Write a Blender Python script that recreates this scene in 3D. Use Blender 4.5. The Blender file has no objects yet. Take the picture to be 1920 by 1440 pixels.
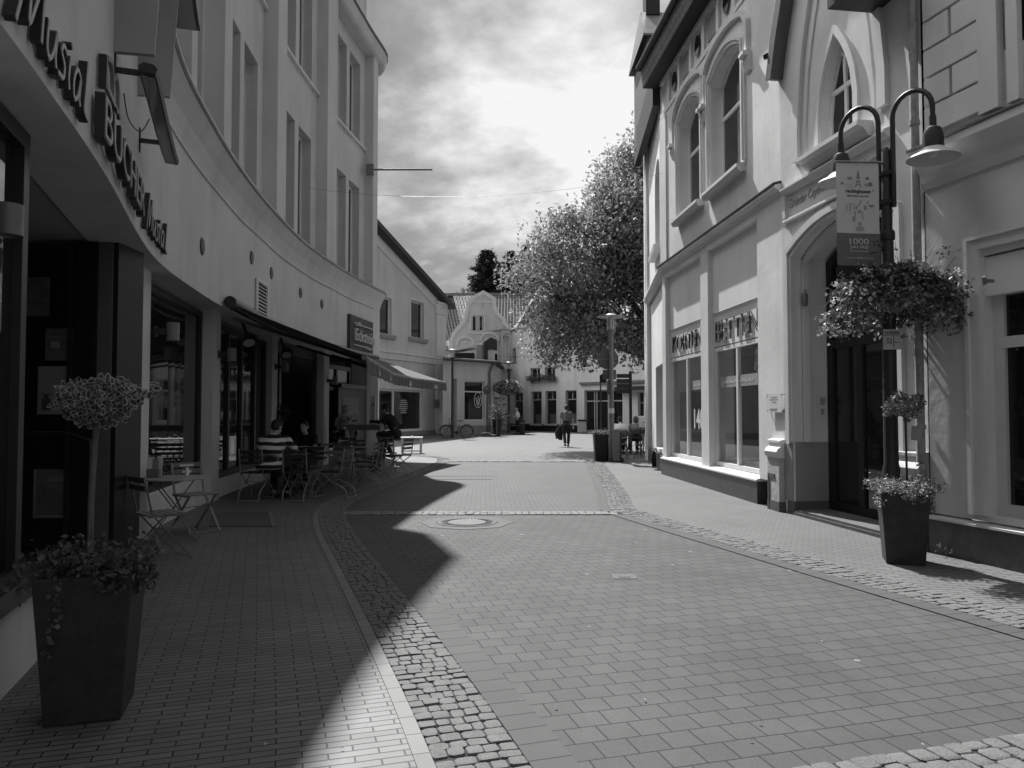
import bpy, bmesh, math, random, bisect
import numpy as np
from mathutils import Vector, Matrix
random.seed(11); np.random.seed(11)
R = math.radians
sc = bpy.context.scene
COL = sc.collection
# ------------------------------------------------------------------ camera
FPX = 1400.0; TH = math.atan(50/1400); CT, ST = math.cos(TH), math.sin(TH); EYE = 1.5
cam = bpy.data.cameras.new('camera'); cam.sensor_width = 36; cam.lens = 36*FPX/1920
cam.clip_start = .05; cam.clip_end = 3000
co = bpy.data.objects.new('camera', cam); COL.objects.link(co)
co.location = (0, 0, EYE); co.rotation_euler = (R(90)+TH, 0, 0); sc.camera = co
# ------------------------------------------------------------------ light
SUN_EL, SUN_AZ = R(52), R(-18)            # azimuth from +Y, negative = left of the view
sd = Vector((math.sin(SUN_AZ)*math.cos(SUN_EL), math.cos(SUN_AZ)*math.cos(SUN_EL), math.sin(SUN_EL)))
sl = bpy.data.lights.new('sun', 'SUN'); sl.energy = 4.7; sl.angle = R(.53); sl.color = (1, .995, .985)
so = bpy.data.objects.new('sun', sl); COL.objects.link(so); so.location = (0, 0, 40)
so.rotation_euler = (-sd).to_track_quat('-Z', 'Y').to_euler()
w = bpy.data.worlds.new('World'); sc.world = w; w.use_nodes = True
nt = w.node_tree; nt.nodes.clear()
def nn(t, **k):
    n = nt.nodes.new(t)
    for a, b in k.items(): setattr(n, a, b)
    return n
def lk(a, b): nt.links.new(a, b)
def mth(op, a=None, b=None, clamp=False):
    n = nn('ShaderNodeMath', operation=op, use_clamp=clamp)
    for i, x in enumerate((a, b)):
        if x is None: continue
        if isinstance(x, (int, float)): n.inputs[i].default_value = x
        else: lk(x, n.inputs[i])
    return n.outputs[0]
sky = nn('ShaderNodeTexSky', sky_type='NISHITA', sun_disc=False, sun_elevation=SUN_EL, sun_rotation=SUN_AZ)
bw = nn('ShaderNodeRGBToBW'); lk(sky.outputs[0], bw.inputs[0])
tc = nn('ShaderNodeTexCoord'); sep = nn('ShaderNodeSeparateXYZ'); lk(tc.outputs['Generated'], sep.inputs[0])
zz = mth('MAXIMUM', sep.outputs[2], 0.0); den = mth('ADD', zz, .34)
cmb = nn('ShaderNodeCombineXYZ')
lk(mth('DIVIDE', sep.outputs[0], den), cmb.inputs[0]); lk(mth('DIVIDE', sep.outputs[1], den), cmb.inputs[1])
n1 = nn('ShaderNodeTexNoise'); n1.inputs['Scale'].default_value = 1.9; n1.inputs['Detail'].default_value = 9
n1.inputs['Roughness'].default_value = .57; n1.inputs['Distortion'].default_value = .12
mp = nn('ShaderNodeMapping'); mp.inputs['Location'].default_value = (3.1, 1.7, .4); mp.inputs['Rotation'].default_value = (0, 0, R(28)); mp.inputs['Scale'].default_value = (1.5, 1.75, 1)
lk(cmb.outputs[0], mp.inputs[0]); lk(mp.outputs[0], n1.inputs['Vector'])
def dotv(v):
    n = nn('ShaderNodeVectorMath', operation='DOT_PRODUCT'); lk(tc.outputs['Generated'], n.inputs[0]); n.inputs[1].default_value = Vector(v).normalized()
    return n.outputs['Value']
def mrange(x, a, b, c, d):
    n = nn('ShaderNodeMapRange', interpolation_type='SMOOTHSTEP'); lk(x, n.inputs[0])
    for i, q in enumerate((a, b, c, d)): n.inputs[i+1].default_value = q
    return n.outputs[0]
# the bank of cloud is thin and bright ahead towards the sun, heavier up to the left, and dimmed behind to hold back fill light
bright = mrange(dotv((.05, 1, .30)), .935, .996, .04, .36)
heavy = mrange(dotv((-.13, 1, .38)), .965, .998, 0, .24)
heavy2 = mrange(dotv((.02, 1, .13)), .985, 1.0, 0, .16)
cl = mth('SUBTRACT', mth('SUBTRACT', mth('ADD', n1.outputs[0], bright), heavy), heavy2)
cr = nn('ShaderNodeValToRGB'); lk(mth('SUBTRACT', mth('MULTIPLY', mth('SUBTRACT', cl, .5), 1.25), -.455), cr.inputs[0])
e = cr.color_ramp.elements
e[0].position = .34; e[0].color = (.50,)*3+(1,)
e[1].position = .72; e[1].color = (1.5,)*3+(1,)
for p, v in ((.44, .60), (.52, .78), (.60, 1.05)):
    q = e.new(p); q.color = (v,)*3+(1,)
rear = mrange(sep.outputs[1], -.4, .8, .30, .43)
west_fill = mrange(dotv((-.66, .12, .74)), .80, .97, 1.0, 10.5)  # bright patch of unseen western sky, added to lift the right-hand walls
cloud = mth('MULTIPLY', mth('MULTIPLY', mth('MULTIPLY', cr.outputs[0], rear), west_fill), 8.6)
cover = mrange(n1.outputs[0], .18, .34, .15, 1.0)
mix = nn('ShaderNodeMix', data_type='FLOAT'); lk(cover, mix.inputs[0]); lk(bw.outputs[0], mix.inputs[2]); lk(cloud, mix.inputs[3])
bg = nn('ShaderNodeBackground'); bg.inputs[1].default_value = .1; lk(mix.outputs[0], bg.inputs[0])
wo = nn('ShaderNodeOutputWorld'); lk(bg.outputs[0], wo.inputs[0])
vs = sc.view_settings; vs.view_transform = 'Standard'; vs.look = 'None'; vs.exposure = .74; vs.gamma = 1
sc.render.engine = 'CYCLES'; sc.cycles.max_bounces = 6; sc.cycles.diffuse_bounces = 3; sc.cycles.glossy_bounces = 3
sc.cycles.transparent_max_bounces = 10; sc.cycles.caustics_reflective = False; sc.cycles.caustics_refractive = False
# ------------------------------------------------------------------ materials (all greys: the photograph is black and white)
MATS = {}
def mat(name, v, rough=.75, var=.12, scale=3.0, bump=0.0, bscale=60, spec=.4, metal=0.0, streak=0.0, trans=0.0, fine=0.0):
    if name in MATS: return MATS[name]
    m = bpy.data.materials.new(name); m.use_nodes = True; t = m.node_tree; N = t.nodes; L = t.links
    b = N['Principled BSDF']; b.inputs['Roughness'].default_value = rough; b.inputs['Metallic'].default_value = metal
    b.inputs['Specular IOR Level'].default_value = spec
    co_ = N.new('ShaderNodeTexCoord')
    no = N.new('ShaderNodeTexNoise'); no.inputs['Scale'].default_value = scale; no.inputs['Detail'].default_value = 6; no.inputs['Roughness'].default_value = .6
    L.new(co_.outputs['Object'], no.inputs['Vector'])
    r = N.new('ShaderNodeMapRange'); L.new(no.outputs[0], r.inputs[0])
    r.inputs[1].default_value = .3; r.inputs[2].default_value = .7; r.inputs[3].default_value = v*(1-var); r.inputs[4].default_value = v*(1+var)
    out = r.outputs[0]
    if streak:
        mp_ = N.new('ShaderNodeMapping'); mp_.inputs['Scale'].default_value = (1.7, 1.7, .22); L.new(co_.outputs['Object'], mp_.inputs[0])
        n2 = N.new('ShaderNodeTexNoise'); n2.inputs['Scale'].default_value = 1.6; n2.inputs['Detail'].default_value = 5; L.new(mp_.outputs[0], n2.inputs['Vector'])
        r2 = N.new('ShaderNodeMapRange'); L.new(n2.outputs[0], r2.inputs[0]); r2.inputs[1].default_value = .45; r2.inputs[2].default_value = .75
        r2.inputs[3].default_value = 1; r2.inputs[4].default_value = 1-streak
        mu = N.new('ShaderNodeMath'); mu.operation = 'MULTIPLY'; L.new(out, mu.inputs[0]); L.new(r2.outputs[0], mu.inputs[1]); out = mu.outputs[0]
    if fine:
        n3 = N.new('ShaderNodeTexNoise'); n3.inputs['Scale'].default_value = 180; n3.inputs['Detail'].default_value = 3; L.new(co_.outputs['Object'], n3.inputs['Vector'])
        r3 = N.new('ShaderNodeMapRange'); L.new(n3.outputs[0], r3.inputs[0]); r3.inputs[1].default_value = .3; r3.inputs[2].default_value = .7
        r3.inputs[3].default_value = 1-fine; r3.inputs[4].default_value = 1+fine
        mu = N.new('ShaderNodeMath'); mu.operation = 'MULTIPLY'; L.new(out, mu.inputs[0]); L.new(r3.outputs[0], mu.inputs[1]); out = mu.outputs[0]
    L.new(out, b.inputs['Base Color'])
    if bump:
        n4 = N.new('ShaderNodeTexNoise'); n4.inputs['Scale'].default_value = bscale; n4.inputs['Detail'].default_value = 5; L.new(co_.outputs['Object'], n4.inputs['Vector'])
        bu = N.new('ShaderNodeBump'); bu.inputs['Strength'].default_value = bump; bu.inputs['Distance'].default_value = .01
        L.new(n4.outputs[0], bu.inputs['Height']); L.new(bu.outputs[0], b.inputs['Normal'])
    if trans:
        tr = N.new('ShaderNodeBsdfTranslucent'); tr.inputs[0].default_value = (v*2.2,)*3+(1,)
        ms = N.new('ShaderNodeMixShader'); ms.inputs[0].default_value = trans
        L.new(b.outputs[0], ms.inputs[1]); L.new(tr.outputs[0], ms.inputs[2]); L.new(ms.outputs[0], N['Material Output'].inputs[0])
    MATS[name] = m; return m
def brick_mat(name, v, bw_, bh, mort, mv, rough=.8, var=.12, offset=.5, rot=0.0, uv=True, loc=(0, 0), bump=.5, spots=0.0, spec=.3, mott=.12):
    m = bpy.data.materials.new(name); m.use_nodes = True; t = m.node_tree; N = t.nodes; L = t.links
    b = N['Principled BSDF']; b.inputs['Roughness'].default_value = rough; b.inputs['Specular IOR Level'].default_value = spec
    if uv: src = N.new('ShaderNodeTexCoord').outputs['UV']
    else: src = N.new('ShaderNodeNewGeometry').outputs['Position']
    mp_ = N.new('ShaderNodeMapping'); mp_.inputs['Rotation'].default_value = (0, 0, rot); mp_.inputs['Location'].default_value = (loc[0], loc[1], 0)
    L.new(src, mp_.inputs[0])
    nw = N.new('ShaderNodeTexNoise'); nw.inputs['Scale'].default_value = 2.2; L.new(mp_.outputs[0], nw.inputs['Vector'])   # courses are never ruler straight
    vm = N.new('ShaderNodeVectorMath'); vm.operation = 'MULTIPLY_ADD'; L.new(nw.outputs['Color'], vm.inputs[0]); vm.inputs[1].default_value = (.014, .014, 0); L.new(mp_.outputs[0], vm.inputs[2])
    br = N.new('ShaderNodeTexBrick'); br.offset = offset; br.inputs['Scale'].default_value = 1; br.inputs['Brick Width'].default_value = bw_; br.inputs['Row Height'].default_value = bh
    br.inputs['Mortar Size'].default_value = mort; br.inputs['Mortar Smooth'].default_value = .25; br.inputs['Bias'].default_value = 0
    br.inputs['Color1'].default_value = (v*(1-var),)*3+(1,); br.inputs['Color2'].default_value = (v*(1+var),)*3+(1,); br.inputs['Mortar'].default_value = (mv,)*3+(1,)
    L.new(vm.outputs[0], br.inputs['Vector'])
    no = N.new('ShaderNodeTexNoise'); no.inputs['Scale'].default_value = .9; no.inputs['Detail'].default_value = 7; no.inputs['Roughness'].default_value = .65; L.new(mp_.outputs[0], no.inputs['Vector'])
    r = N.new('ShaderNodeMapRange'); L.new(no.outputs[0], r.inputs[0]); r.inputs[1].default_value = .3; r.inputs[2].default_value = .7; r.inputs[3].default_value = 1-mott; r.inputs[4].default_value = 1+mott
    nf = N.new('ShaderNodeTexNoise'); nf.inputs['Scale'].default_value = 190; nf.inputs['Detail'].default_value = 2; L.new(mp_.outputs[0], nf.inputs['Vector'])
    rf = N.new('ShaderNodeMapRange'); L.new(nf.outputs[0], rf.inputs[0]); rf.inputs[1].default_value = .3; rf.inputs[2].default_value = .7; rf.inputs[3].default_value = .82; rf.inputs[4].default_value = 1.18
    mu = N.new('ShaderNodeMath'); mu.operation = 'MULTIPLY'; L.new(r.outputs[0], mu.inputs[0]); L.new(rf.outputs[0], mu.inputs[1])
    mx = N.new('ShaderNodeVectorMath'); mx.operation = 'SCALE'; L.new(br.outputs['Color'], mx.inputs[0]); L.new(mu.outputs[0], mx.inputs['Scale'])
    out = mx.outputs[0]
    if spots:     # trodden chewing gum and pale flecks
        vo = N.new('ShaderNodeTexVoronoi'); vo.inputs['Scale'].default_value = 2.6; vo.inputs['Randomness'].default_value = 1; L.new(mp_.outputs[0], vo.inputs['Vector'])
        rs = N.new('ShaderNodeMapRange'); L.new(vo.outputs['Distance'], rs.inputs[0]); rs.inputs[1].default_value = .040; rs.inputs[2].default_value = .065; rs.inputs[3].default_value = spots; rs.inputs[4].default_value = 0
        ad = N.new('ShaderNodeMix'); ad.data_type = 'RGBA'; L.new(rs.outputs[0], ad.inputs[0]); L.new(out, ad.inputs[6]); ad.inputs[7].default_value = (.34, .34, .34, 1); out = ad.outputs[2]
    L.new(out, b.inputs['Base Color'])
    if bump:
        bu = N.new('ShaderNodeBump'); bu.inputs['Strength'].default_value = bump; bu.inputs['Distance'].default_value = .006; bu.invert = True
        ah = N.new('ShaderNodeMath'); ah.operation = 'MULTIPLY_ADD'; L.new(nf.outputs[0], ah.inputs[0]); ah.inputs[1].default_value = .25; L.new(br.outputs['Fac'], ah.inputs[2])
        L.new(ah.outputs[0], bu.inputs['Height']); L.new(bu.outputs[0], b.inputs['Normal'])
    return m
def glass_mat(name, tint=.9, refl=1.0):
    m = bpy.data.materials.new(name); m.use_nodes = True; t = m.node_tree; N = t.nodes; L = t.links; N.remove(N['Principled BSDF'])
    tr = N.new('ShaderNodeBsdfTransparent'); tr.inputs[0].default_value = (tint,)*3+(1,)
    gl = N.new('ShaderNodeBsdfGlossy'); gl.inputs['Roughness'].default_value = .015; gl.inputs[0].default_value = (refl,)*3+(1,)
    lw = N.new('ShaderNodeLayerWeight'); pw = N.new('ShaderNodeMath'); pw.operation = 'POWER'; L.new(lw.outputs['Facing'], pw.inputs[0]); pw.inputs[1].default_value = 5
    fr = N.new('ShaderNodeMath'); fr.operation = 'MULTIPLY_ADD'; L.new(pw.outputs[0], fr.inputs[0]); fr.inputs[1].default_value = .93; fr.inputs[2].default_value = .07
    no = N.new('ShaderNodeTexNoise'); no.inputs['Scale'].default_value = 1.3; bu = N.new('ShaderNodeBump'); bu.inputs['Strength'].default_value = .02; L.new(no.outputs[0], bu.inputs['Height'])
    L.new(bu.outputs[0], gl.inputs['Normal'])
    ms = N.new('ShaderNodeMixShader'); L.new(fr.outputs[0], ms.inputs[0]); L.new(tr.outputs[0], ms.inputs[1]); L.new(gl.outputs[0], ms.inputs[2])
    L.new(ms.outputs[0], N['Material Output'].inputs[0]); return m
PL = mat('plaster_pale', .60, .9, .08, .7, .12, 90, .2, streak=.13)
PLR = mat('plaster_rough', .68, .9, .10, 1.2, .32, 9, .2, streak=.12)
PLT = mat('plaster_trim', .66, .85, .06, 2, .08, 60, .25, streak=.08)
PLF = mat('plaster_far', .60, .9, .08, .5, .05, 60, .2, streak=.14)
PLG = mat('plaster_grey', .27, .85, .08, 1.5, .1, 50)
SOF_SHADE = mat('soffit_and_shade_grey', .34, .85, .06, 2)  # paint of the soffits; on the balcony it stands in for shade
STONE = mat('sandstone', .42, .9, .22, 5, .6, 22, .2, fine=.15)
PLINTH = mat('polished_plinth', .05, .4, .35, 7, .04, 30, .5, fine=.2)
DSTONE = mat('dark_stone', .10, .7, .25, 6, .2, 30)
WHITE = mat('white_paint', .74, .4, .04, 3)
METAL = mat('dark_metal', .022, .45, .25, 6, spec=.5)
IRON = mat('grey_metal', .16, .45, .15, 5, spec=.5)
ZINC = mat('zinc', .22, .45, .2, 4, metal=.3)
CHROME = mat('chrome', .6, .15, .05, 3, metal=1)
BLACK = mat('black_paint', .012, .5, .2, 5)
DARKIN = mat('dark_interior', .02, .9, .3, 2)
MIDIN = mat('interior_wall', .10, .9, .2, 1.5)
DGLASS = mat('dark_glass', .012, .03, .3, 1.0, spec=.6)
GLASS = glass_mat('shop_glass'); LGLASS = glass_mat('lantern_glass', .85)
PLS = mat('plaster_smooth', .72, .9, .07, .9, .15, 70, .2, streak=.08)
PAPER = mat('paper', .62, .6, .08, 8)
GREYP = mat('grey_print', .22, .6, .1, 8)
INK = mat('ink', .06, .6, .1, 8)
FAB = mat('awning_cloth', .10, .9, .12, 4, .1, 200)
FABD = mat('dark_cloth', .018, .95, .25, 6, .2, 120)
FABW = mat('white_cloth', .66, .9, .08, 6, .15, 60)
FABG = mat('grey_cloth', .20, .9, .12, 6, .15, 60)
SKIN = mat('skin', .34, .6, .08, 12)
HAIRD = mat('dark_hair', .02, .6, .3, 40, .4, 160)
HAIRG = mat('light_hair', .28, .6, .3, 40, .4, 160)
TILE = None
LEAFD = mat('leaf_dark', .055, .45, .55, 9, spec=.4, trans=.25)
LEAFM = mat('leaf_mid', .12, .45, .5, 9, spec=.4, trans=.25)
LEAFT = mat('leaf_tree', .135, .5, .45, 1.3, spec=.3, trans=.35)
LEAFC = mat('needle', .03, .6, .5, 3)
LEAFP = mat('leaf_pale', .36, .5, .15, 20, trans=.15)
PETAL = mat('petal', .62, .6, .15, 20, trans=.2)
BARK = mat('bark', .05, .9, .35, 9, .8, 20)
WOODW = mat('white_wood', .6, .6, .1, 8)
WOODG = mat('grey_wood', .09, .7, .25, 8)
STEM = mat('stem', .10, .8, .3, 14, .5, 50)
# ------------------------------------------------------------------ mesh helpers
OFF = {}
class MB:
    def __init__(s): s.v = []; s.f = []; s.m = []; s.uv = None; s.T = None; s.mi = 0
    def V(s, p):
        p = Vector(p)
        if s.T is not None: p = s.T @ p
        s.v.append(p); return len(s.v)-1
    def F(s, ids): s.f.append(tuple(ids)); s.m.append(s.mi)
    def poly(s, pts): s.F([s.V(p) for p in pts])
    def box(s, x0, x1, y0, y1, z0, z1):
        i = [s.V(p) for p in ((x0, y0, z0), (x1, y0, z0), (x1, y1, z0), (x0, y1, z0), (x0, y0, z1), (x1, y0, z1), (x1, y1, z1), (x0, y1, z1))]
        for q in ((3, 2, 1, 0), (4, 5, 6, 7), (0, 1, 5, 4), (1, 2, 6, 5), (2, 3, 7, 6), (3, 0, 4, 7)): s.F([i[k] for k in q])
    def beam(s, a, b, wx, wy, up=(0, 0, 1)):      # a bar of rectangular section between two points
        a, b = Vector(a), Vector(b); d = (b-a).normalized(); u = Vector(up)
        if abs(d.dot(u)) > .97: u = Vector((0, 1, 0))
        x = d.cross(u).normalized()*wx/2; y = x.cross(d).normalized()*wy/2
        i = [s.V(p) for p in (a-x-y, a+x-y, a+x+y, a-x+y, b-x-y, b+x-y, b+x+y, b-x+y)]
        for q in ((0, 1, 2, 3), (7, 6, 5, 4), (4, 5, 1, 0), (5, 6, 2, 1), (6, 7, 3, 2), (7, 4, 0, 3)): s.F([i[k] for k in q])
    def tube(s, pts, r, n=8, caps=True):
        pts = [Vector(p) for p in pts]; k = len(pts); rr = r if isinstance(r, (list, tuple)) else [r]*k
        rings = []; ref = None
        for i in range(k):
            d = (pts[min(k-1, i+1)]-pts[max(0, i-1)])
            if d.length < 1e-9: d = Vector((0, 0, 1))
            d.normalize()
            if ref is None: ref = Vector((0, 0, 1)) if abs(d.z) < .9 else Vector((1, 0, 0))
            x = ref-d*ref.dot(d)
            if x.length < 1e-6: x = d.orthogonal()
            x.normalize(); ref = x; y = d.cross(x)
            rings.append([s.V(pts[i]+(x*math.cos(2*math.pi*j/n)+y*math.sin(2*math.pi*j/n))*rr[i]) for j in range(n)])
        for a, b in zip(rings, rings[1:]):
            for j in range(n): s.F((a[j], a[(j+1) % n], b[(j+1) % n], b[j]))
        if caps: s.F(rings[0][::-1]); s.F(rings[-1])
    def lathe(s, prof, n=24, c=(0, 0, 0)):
        c = Vector(c); rings = []
        for r, z in prof:
            rings.append([s.V(c+Vector((max(r, 1e-4)*math.cos(2*math.pi*j/n), max(r, 1e-4)*math.sin(2*math.pi*j/n), z))) for j in range(n)])
        for a, b in zip(rings, rings[1:]):
            for j in range(n): s.F((a[j], a[(j+1) % n], b[(j+1) % n], b[j]))
        s.F(rings[0][::-1]); s.F(rings[-1])
    def ball(s, c, r, n=12, m=8):
        if isinstance(r, (int, float)): r = (r, r, r)
        c = Vector(c); rings = []
        for i in range(1, m):
            a = math.pi*i/m
            rings.append([s.V(c+Vector((r[0]*math.sin(a)*math.cos(2*math.pi*j/n), r[1]*math.sin(a)*math.sin(2*math.pi*j/n), -r[2]*math.cos(a)))) for j in range(n)])
        b0 = s.V(c-Vector((0, 0, r[2]))); t0 = s.V(c+Vector((0, 0, r[2])))
        for j in range(n): s.F((b0, rings[0][(j+1) % n], rings[0][j])); s.F((t0, rings[-1][j], rings[-1][(j+1) % n]))
        for a, b in zip(rings, rings[1:]):
            for j in range(n): s.F((a[j], a[(j+1) % n], b[(j+1) % n], b[j]))
    def capsule(s, a, b, ra, rb, n=10):
        a, b = Vector(a), Vector(b); d = (b-a)
        if d.length < 1e-6: s.ball(a, ra, n, 6); return
        d.normalize(); P = []; Q = []
        for k in range(1, 5):
            t = math.pi/2*(1-k/4); P.append(a-d*ra*math.sin(t)); Q.append(max(ra*math.cos(t), .0015))
        for k in range(0, 4):
            t = math.pi/2*k/4; P.append(b+d*rb*math.sin(t)); Q.append(max(rb*math.cos(t), .0015))
        s.tube(P, Q, n)
    def loft(s, secs, n=16):     # secs: (centre, rx, ry, xaxis, yaxis)
        rings = []
        for c, rx, ry, xa, ya in secs:
            c, xa, ya = Vector(c), Vector(xa), Vector(ya)
            rings.append([s.V(c+xa*rx*math.cos(2*math.pi*j/n)+ya*ry*math.sin(2*math.pi*j/n)) for j in range(n)])
        for a, b in zip(rings, rings[1:]):
            for j in range(n): s.F((a[j], a[(j+1) % n], b[(j+1) % n], b[j]))
        s.F(rings[0][::-1]); s.F(rings[-1])
    def extr(s, pts, d):         # polygon pushed along vector d
        d = Vector(d); a = [s.V(p) for p in pts]; b = [s.V(Vector(p)+d) for p in pts]; n = len(a)
        s.F(a[::-1]); s.F(b)
        for j in range(n): s.F((a[j], a[(j+1) % n], b[(j+1) % n], b[j]))
    # wall coordinates
    def wbox(s, W, s0, s1, d0, d1, z0, z1):
        S = W.cuts(s0, s1); n = len(S)
        i = [[s.V(W.pt(q, d, z)) for (d, z) in ((d0, z0), (d1, z0), (d1, z1), (d0, z1))] for q in S]
        s.F(i[0]); s.F(i[-1][::-1])
        for a, b in zip(i, i[1:]):
            for k in range(4): s.F((a[k], b[k], b[(k+1) % 4], a[(k+1) % 4]))
    def wprof(s, W, s0, s1, prof):    # prof: closed (d,z) outline swept along the wall
        S = W.cuts(s0, s1); n = len(prof)
        i = [[s.V(W.pt(q, d, z)) for (d, z) in prof] for q in S]
        s.F(i[0]); s.F(i[-1][::-1])
        for a, b in zip(i, i[1:]):
            for k in range(n): s.F((a[k], b[k], b[(k+1) % n], a[(k+1) % n]))
    def wpath(s, W, pts, wd, d0, d1):  # a flat band following (s,z) points on the wall
        pts = [Vector(p) for p in pts]; k = len(pts); sec = []
        for i in range(k):
            t = (pts[min(k-1, i+1)]-pts[max(0, i-1)]).normalized(); nrm = Vector((-t.y, t.x))*wd/2
            a, b = pts[i]+nrm, pts[i]-nrm
            sec.append([s.V(W.pt(a.x, d0, a.y)), s.V(W.pt(a.x, d1, a.y)), s.V(W.pt(b.x, d1, b.y)), s.V(W.pt(b.x, d0, b.y))])
        s.F(sec[0]); s.F(sec[-1][::-1])
        for a, b in zip(sec, sec[1:]):
            for q in range(4): s.F((a[q], b[q], b[(q+1) % 4], a[(q+1) % 4]))
    def build(s, name, mats, parent=None, smooth=False, bevel=0.0, label=None):
        if not isinstance(mats, (list, tuple)): mats = [mats]
        off = Vector((0, 0, 0))
        if parent is not None: off = OFF.get(parent.name, Vector((0, 0, 0)))
        me = bpy.data.meshes.new(name); me.from_pydata([tuple(p-off) for p in s.v], [], s.f); me.update()
        for q in mats: me.materials.append(q)
        if len(mats) > 1: me.polygons.foreach_set('material_index', s.m)
        if s.uv is not None:
            u = me.uv_layers.new(name='UVMap'); flat = []
            for p in me.polygons:
                for vi in p.vertices: flat += s.uv[vi]
            u.data.foreach_set('uv', flat)
        bm = bmesh.new(); bm.from_mesh(me); bmesh.ops.recalc_face_normals(bm, faces=bm.faces)
        bm.to_mesh(me); bm.free()
        if smooth: me.shade_smooth()
        o = bpy.data.objects.new(name, me); COL.objects.link(o)
        if smooth: me.set_sharp_from_angle(angle=R(38))
        if parent is not None: o.parent = parent; OFF[o.name] = off
        if bevel:
            md = o.modifiers.new('bevel', 'BEVEL'); md.width = bevel; md.segments = 2; md.limit_method = 'ANGLE'; md.angle_limit = R(40)
        if label: o['label'] = label
        return o
def build_each(m, name, mats, parent=None, *ar, **k):
    """every separate piece of the mesh becomes a part of its own"""
    par = list(range(len(m.v)))
    def fi(a):
        while par[a] != a: par[a] = par[par[a]]; a = par[a]
        return a
    for f in m.f:
        for v in f[1:]: par[fi(v)] = fi(f[0])
    groups = {}
    for f, mi in zip(m.f, m.m): groups.setdefault(fi(f[0]), []).append((f, mi))
    for g in groups.values():
        q = MB(); mp_ = {}
        for f, mi in g:
            q.mi = mi; ids = []
            for v in f:
                if v not in mp_: q.v.append(m.v[v]); mp_[v] = len(q.v)-1
                ids.append(mp_[v])
            q.F(ids)
        q.build(name, mats, parent, *ar, **k)
def thing(name, label, cat, loc=(0, 0, 0), rotz=0.0, group=None):
    o = bpy.data.objects.new(name, None); COL.objects.link(o); o.location = loc; o.rotation_euler = (0, 0, rotz)
    o.empty_display_size = .2; o['label'] = label; o['category'] = cat
    if group: o['group'] = group
    OFF[o.name] = Vector(loc); return o
def proto(name, label, cat, group=None): return thing(name, label, cat, (0, 0, 0), 0, group)
def tag(o, label, cat, group=None, kind=None):
    if label: o['label'] = label
    if cat: o['category'] = cat
    if group: o['group'] = group
    if kind: o['kind'] = kind
    return o
def struct(o): o['kind'] = 'structure'; return o
def dup(o, loc=None, rotz=None, label=None, parent=None):
    c = o.copy(); COL.objects.link(c)
    if parent is not None: c.parent = parent
    if loc is not None: c.location = loc
    if rotz is not None: c.rotation_euler = (0, 0, rotz)
    if label: c['label'] = label
    for ch in [q for q in o.children]: dup(ch, parent=c)
    return c
# ------------------------------------------------------------------ rays of the photograph and walls
def ray(px, py):
    dx = (px-960)/FPX; u = (720-py)/FPX
    return Vector((dx, CT-u*ST, ST+u*CT))
def gnd(px, py, z=0.0):
    r = ray(px, py); t = (z-EYE)/r.z; return Vector((r.x*t, r.y*t, z))
def atY(px, py, Y):
    r = ray(px, py); t = Y/r.y; return Vector((r.x*t, Y, EYE+r.z*t))
class Wall:
    def __init__(w, pts, side):
        w.p = [Vector(p) for p in pts]; w.L = [0]; w.curved = len(pts) > 2
        for a, b in zip(w.p, w.p[1:]): w.L.append(w.L[-1]+(b-a).length)
        n = len(pts); w.N = []
        for i in range(n):
            t = (w.p[min(n-1, i+1)]-w.p[max(0, i-1)]).normalized(); w.N.append(Vector((t.y*side, -t.x*side)))
    def pt(w, s, d, z):
        i = min(max(bisect.bisect_right(w.L, s)-1, 0), len(w.p)-2)
        t = (s-w.L[i])/(w.L[i+1]-w.L[i]); a = w.p[i].lerp(w.p[i+1], t)
        nn_ = w.N[i].lerp(w.N[i+1], min(max(t, 0), 1)); return Vector((a.x+nn_.x*d, a.y+nn_.y*d, z))
    def cuts(w, s0, s1):
        if not w.curved: return [s0, s1]
        k = max(1, int(math.ceil(abs(s1-s0)/.35))); return [s0+(s1-s0)*i/k for i in range(k+1)]
    def sY(w, y):
        lo, hi = 0, w.L[-1]
        for _ in range(40):
            m = (lo+hi)/2
            if w.pt(m, 0, 0).y < y: lo = m
            else: hi = m
        return lo
    def hit(w, px, py, d=0.0, lo=None):
        r = ray(px, py); prev = None; n = 1500; a0 = w.L[0] if lo is None else lo
        for i in range(n+1):
            s = a0+(w.L[-1]-a0)*i/n; p = w.pt(s, d, 0)
            if p.y < .1: prev = None; continue
            v = p.x*r.y-p.y*r.x
            if prev is not None and prev*v <= 0:
                return s, EYE+r.z*p.y/r.y
            prev = v
        p = w.pt(0, d, 0); q = w.pt(1, d, 0)-p          # straight: extend beyond the ends
        t = (p.x*r.y-p.y*r.x)/(q.y*r.x-q.x*r.y); y = p.y+q.y*t
        return t, EYE+r.z*y/r.y
    def hs(w, px, d=0.0, lo=None): return w.hit(px, 700, d, lo)[0]
    def hz(w, px, py, d=0.0): return w.hit(px, py, d)[1]
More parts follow.
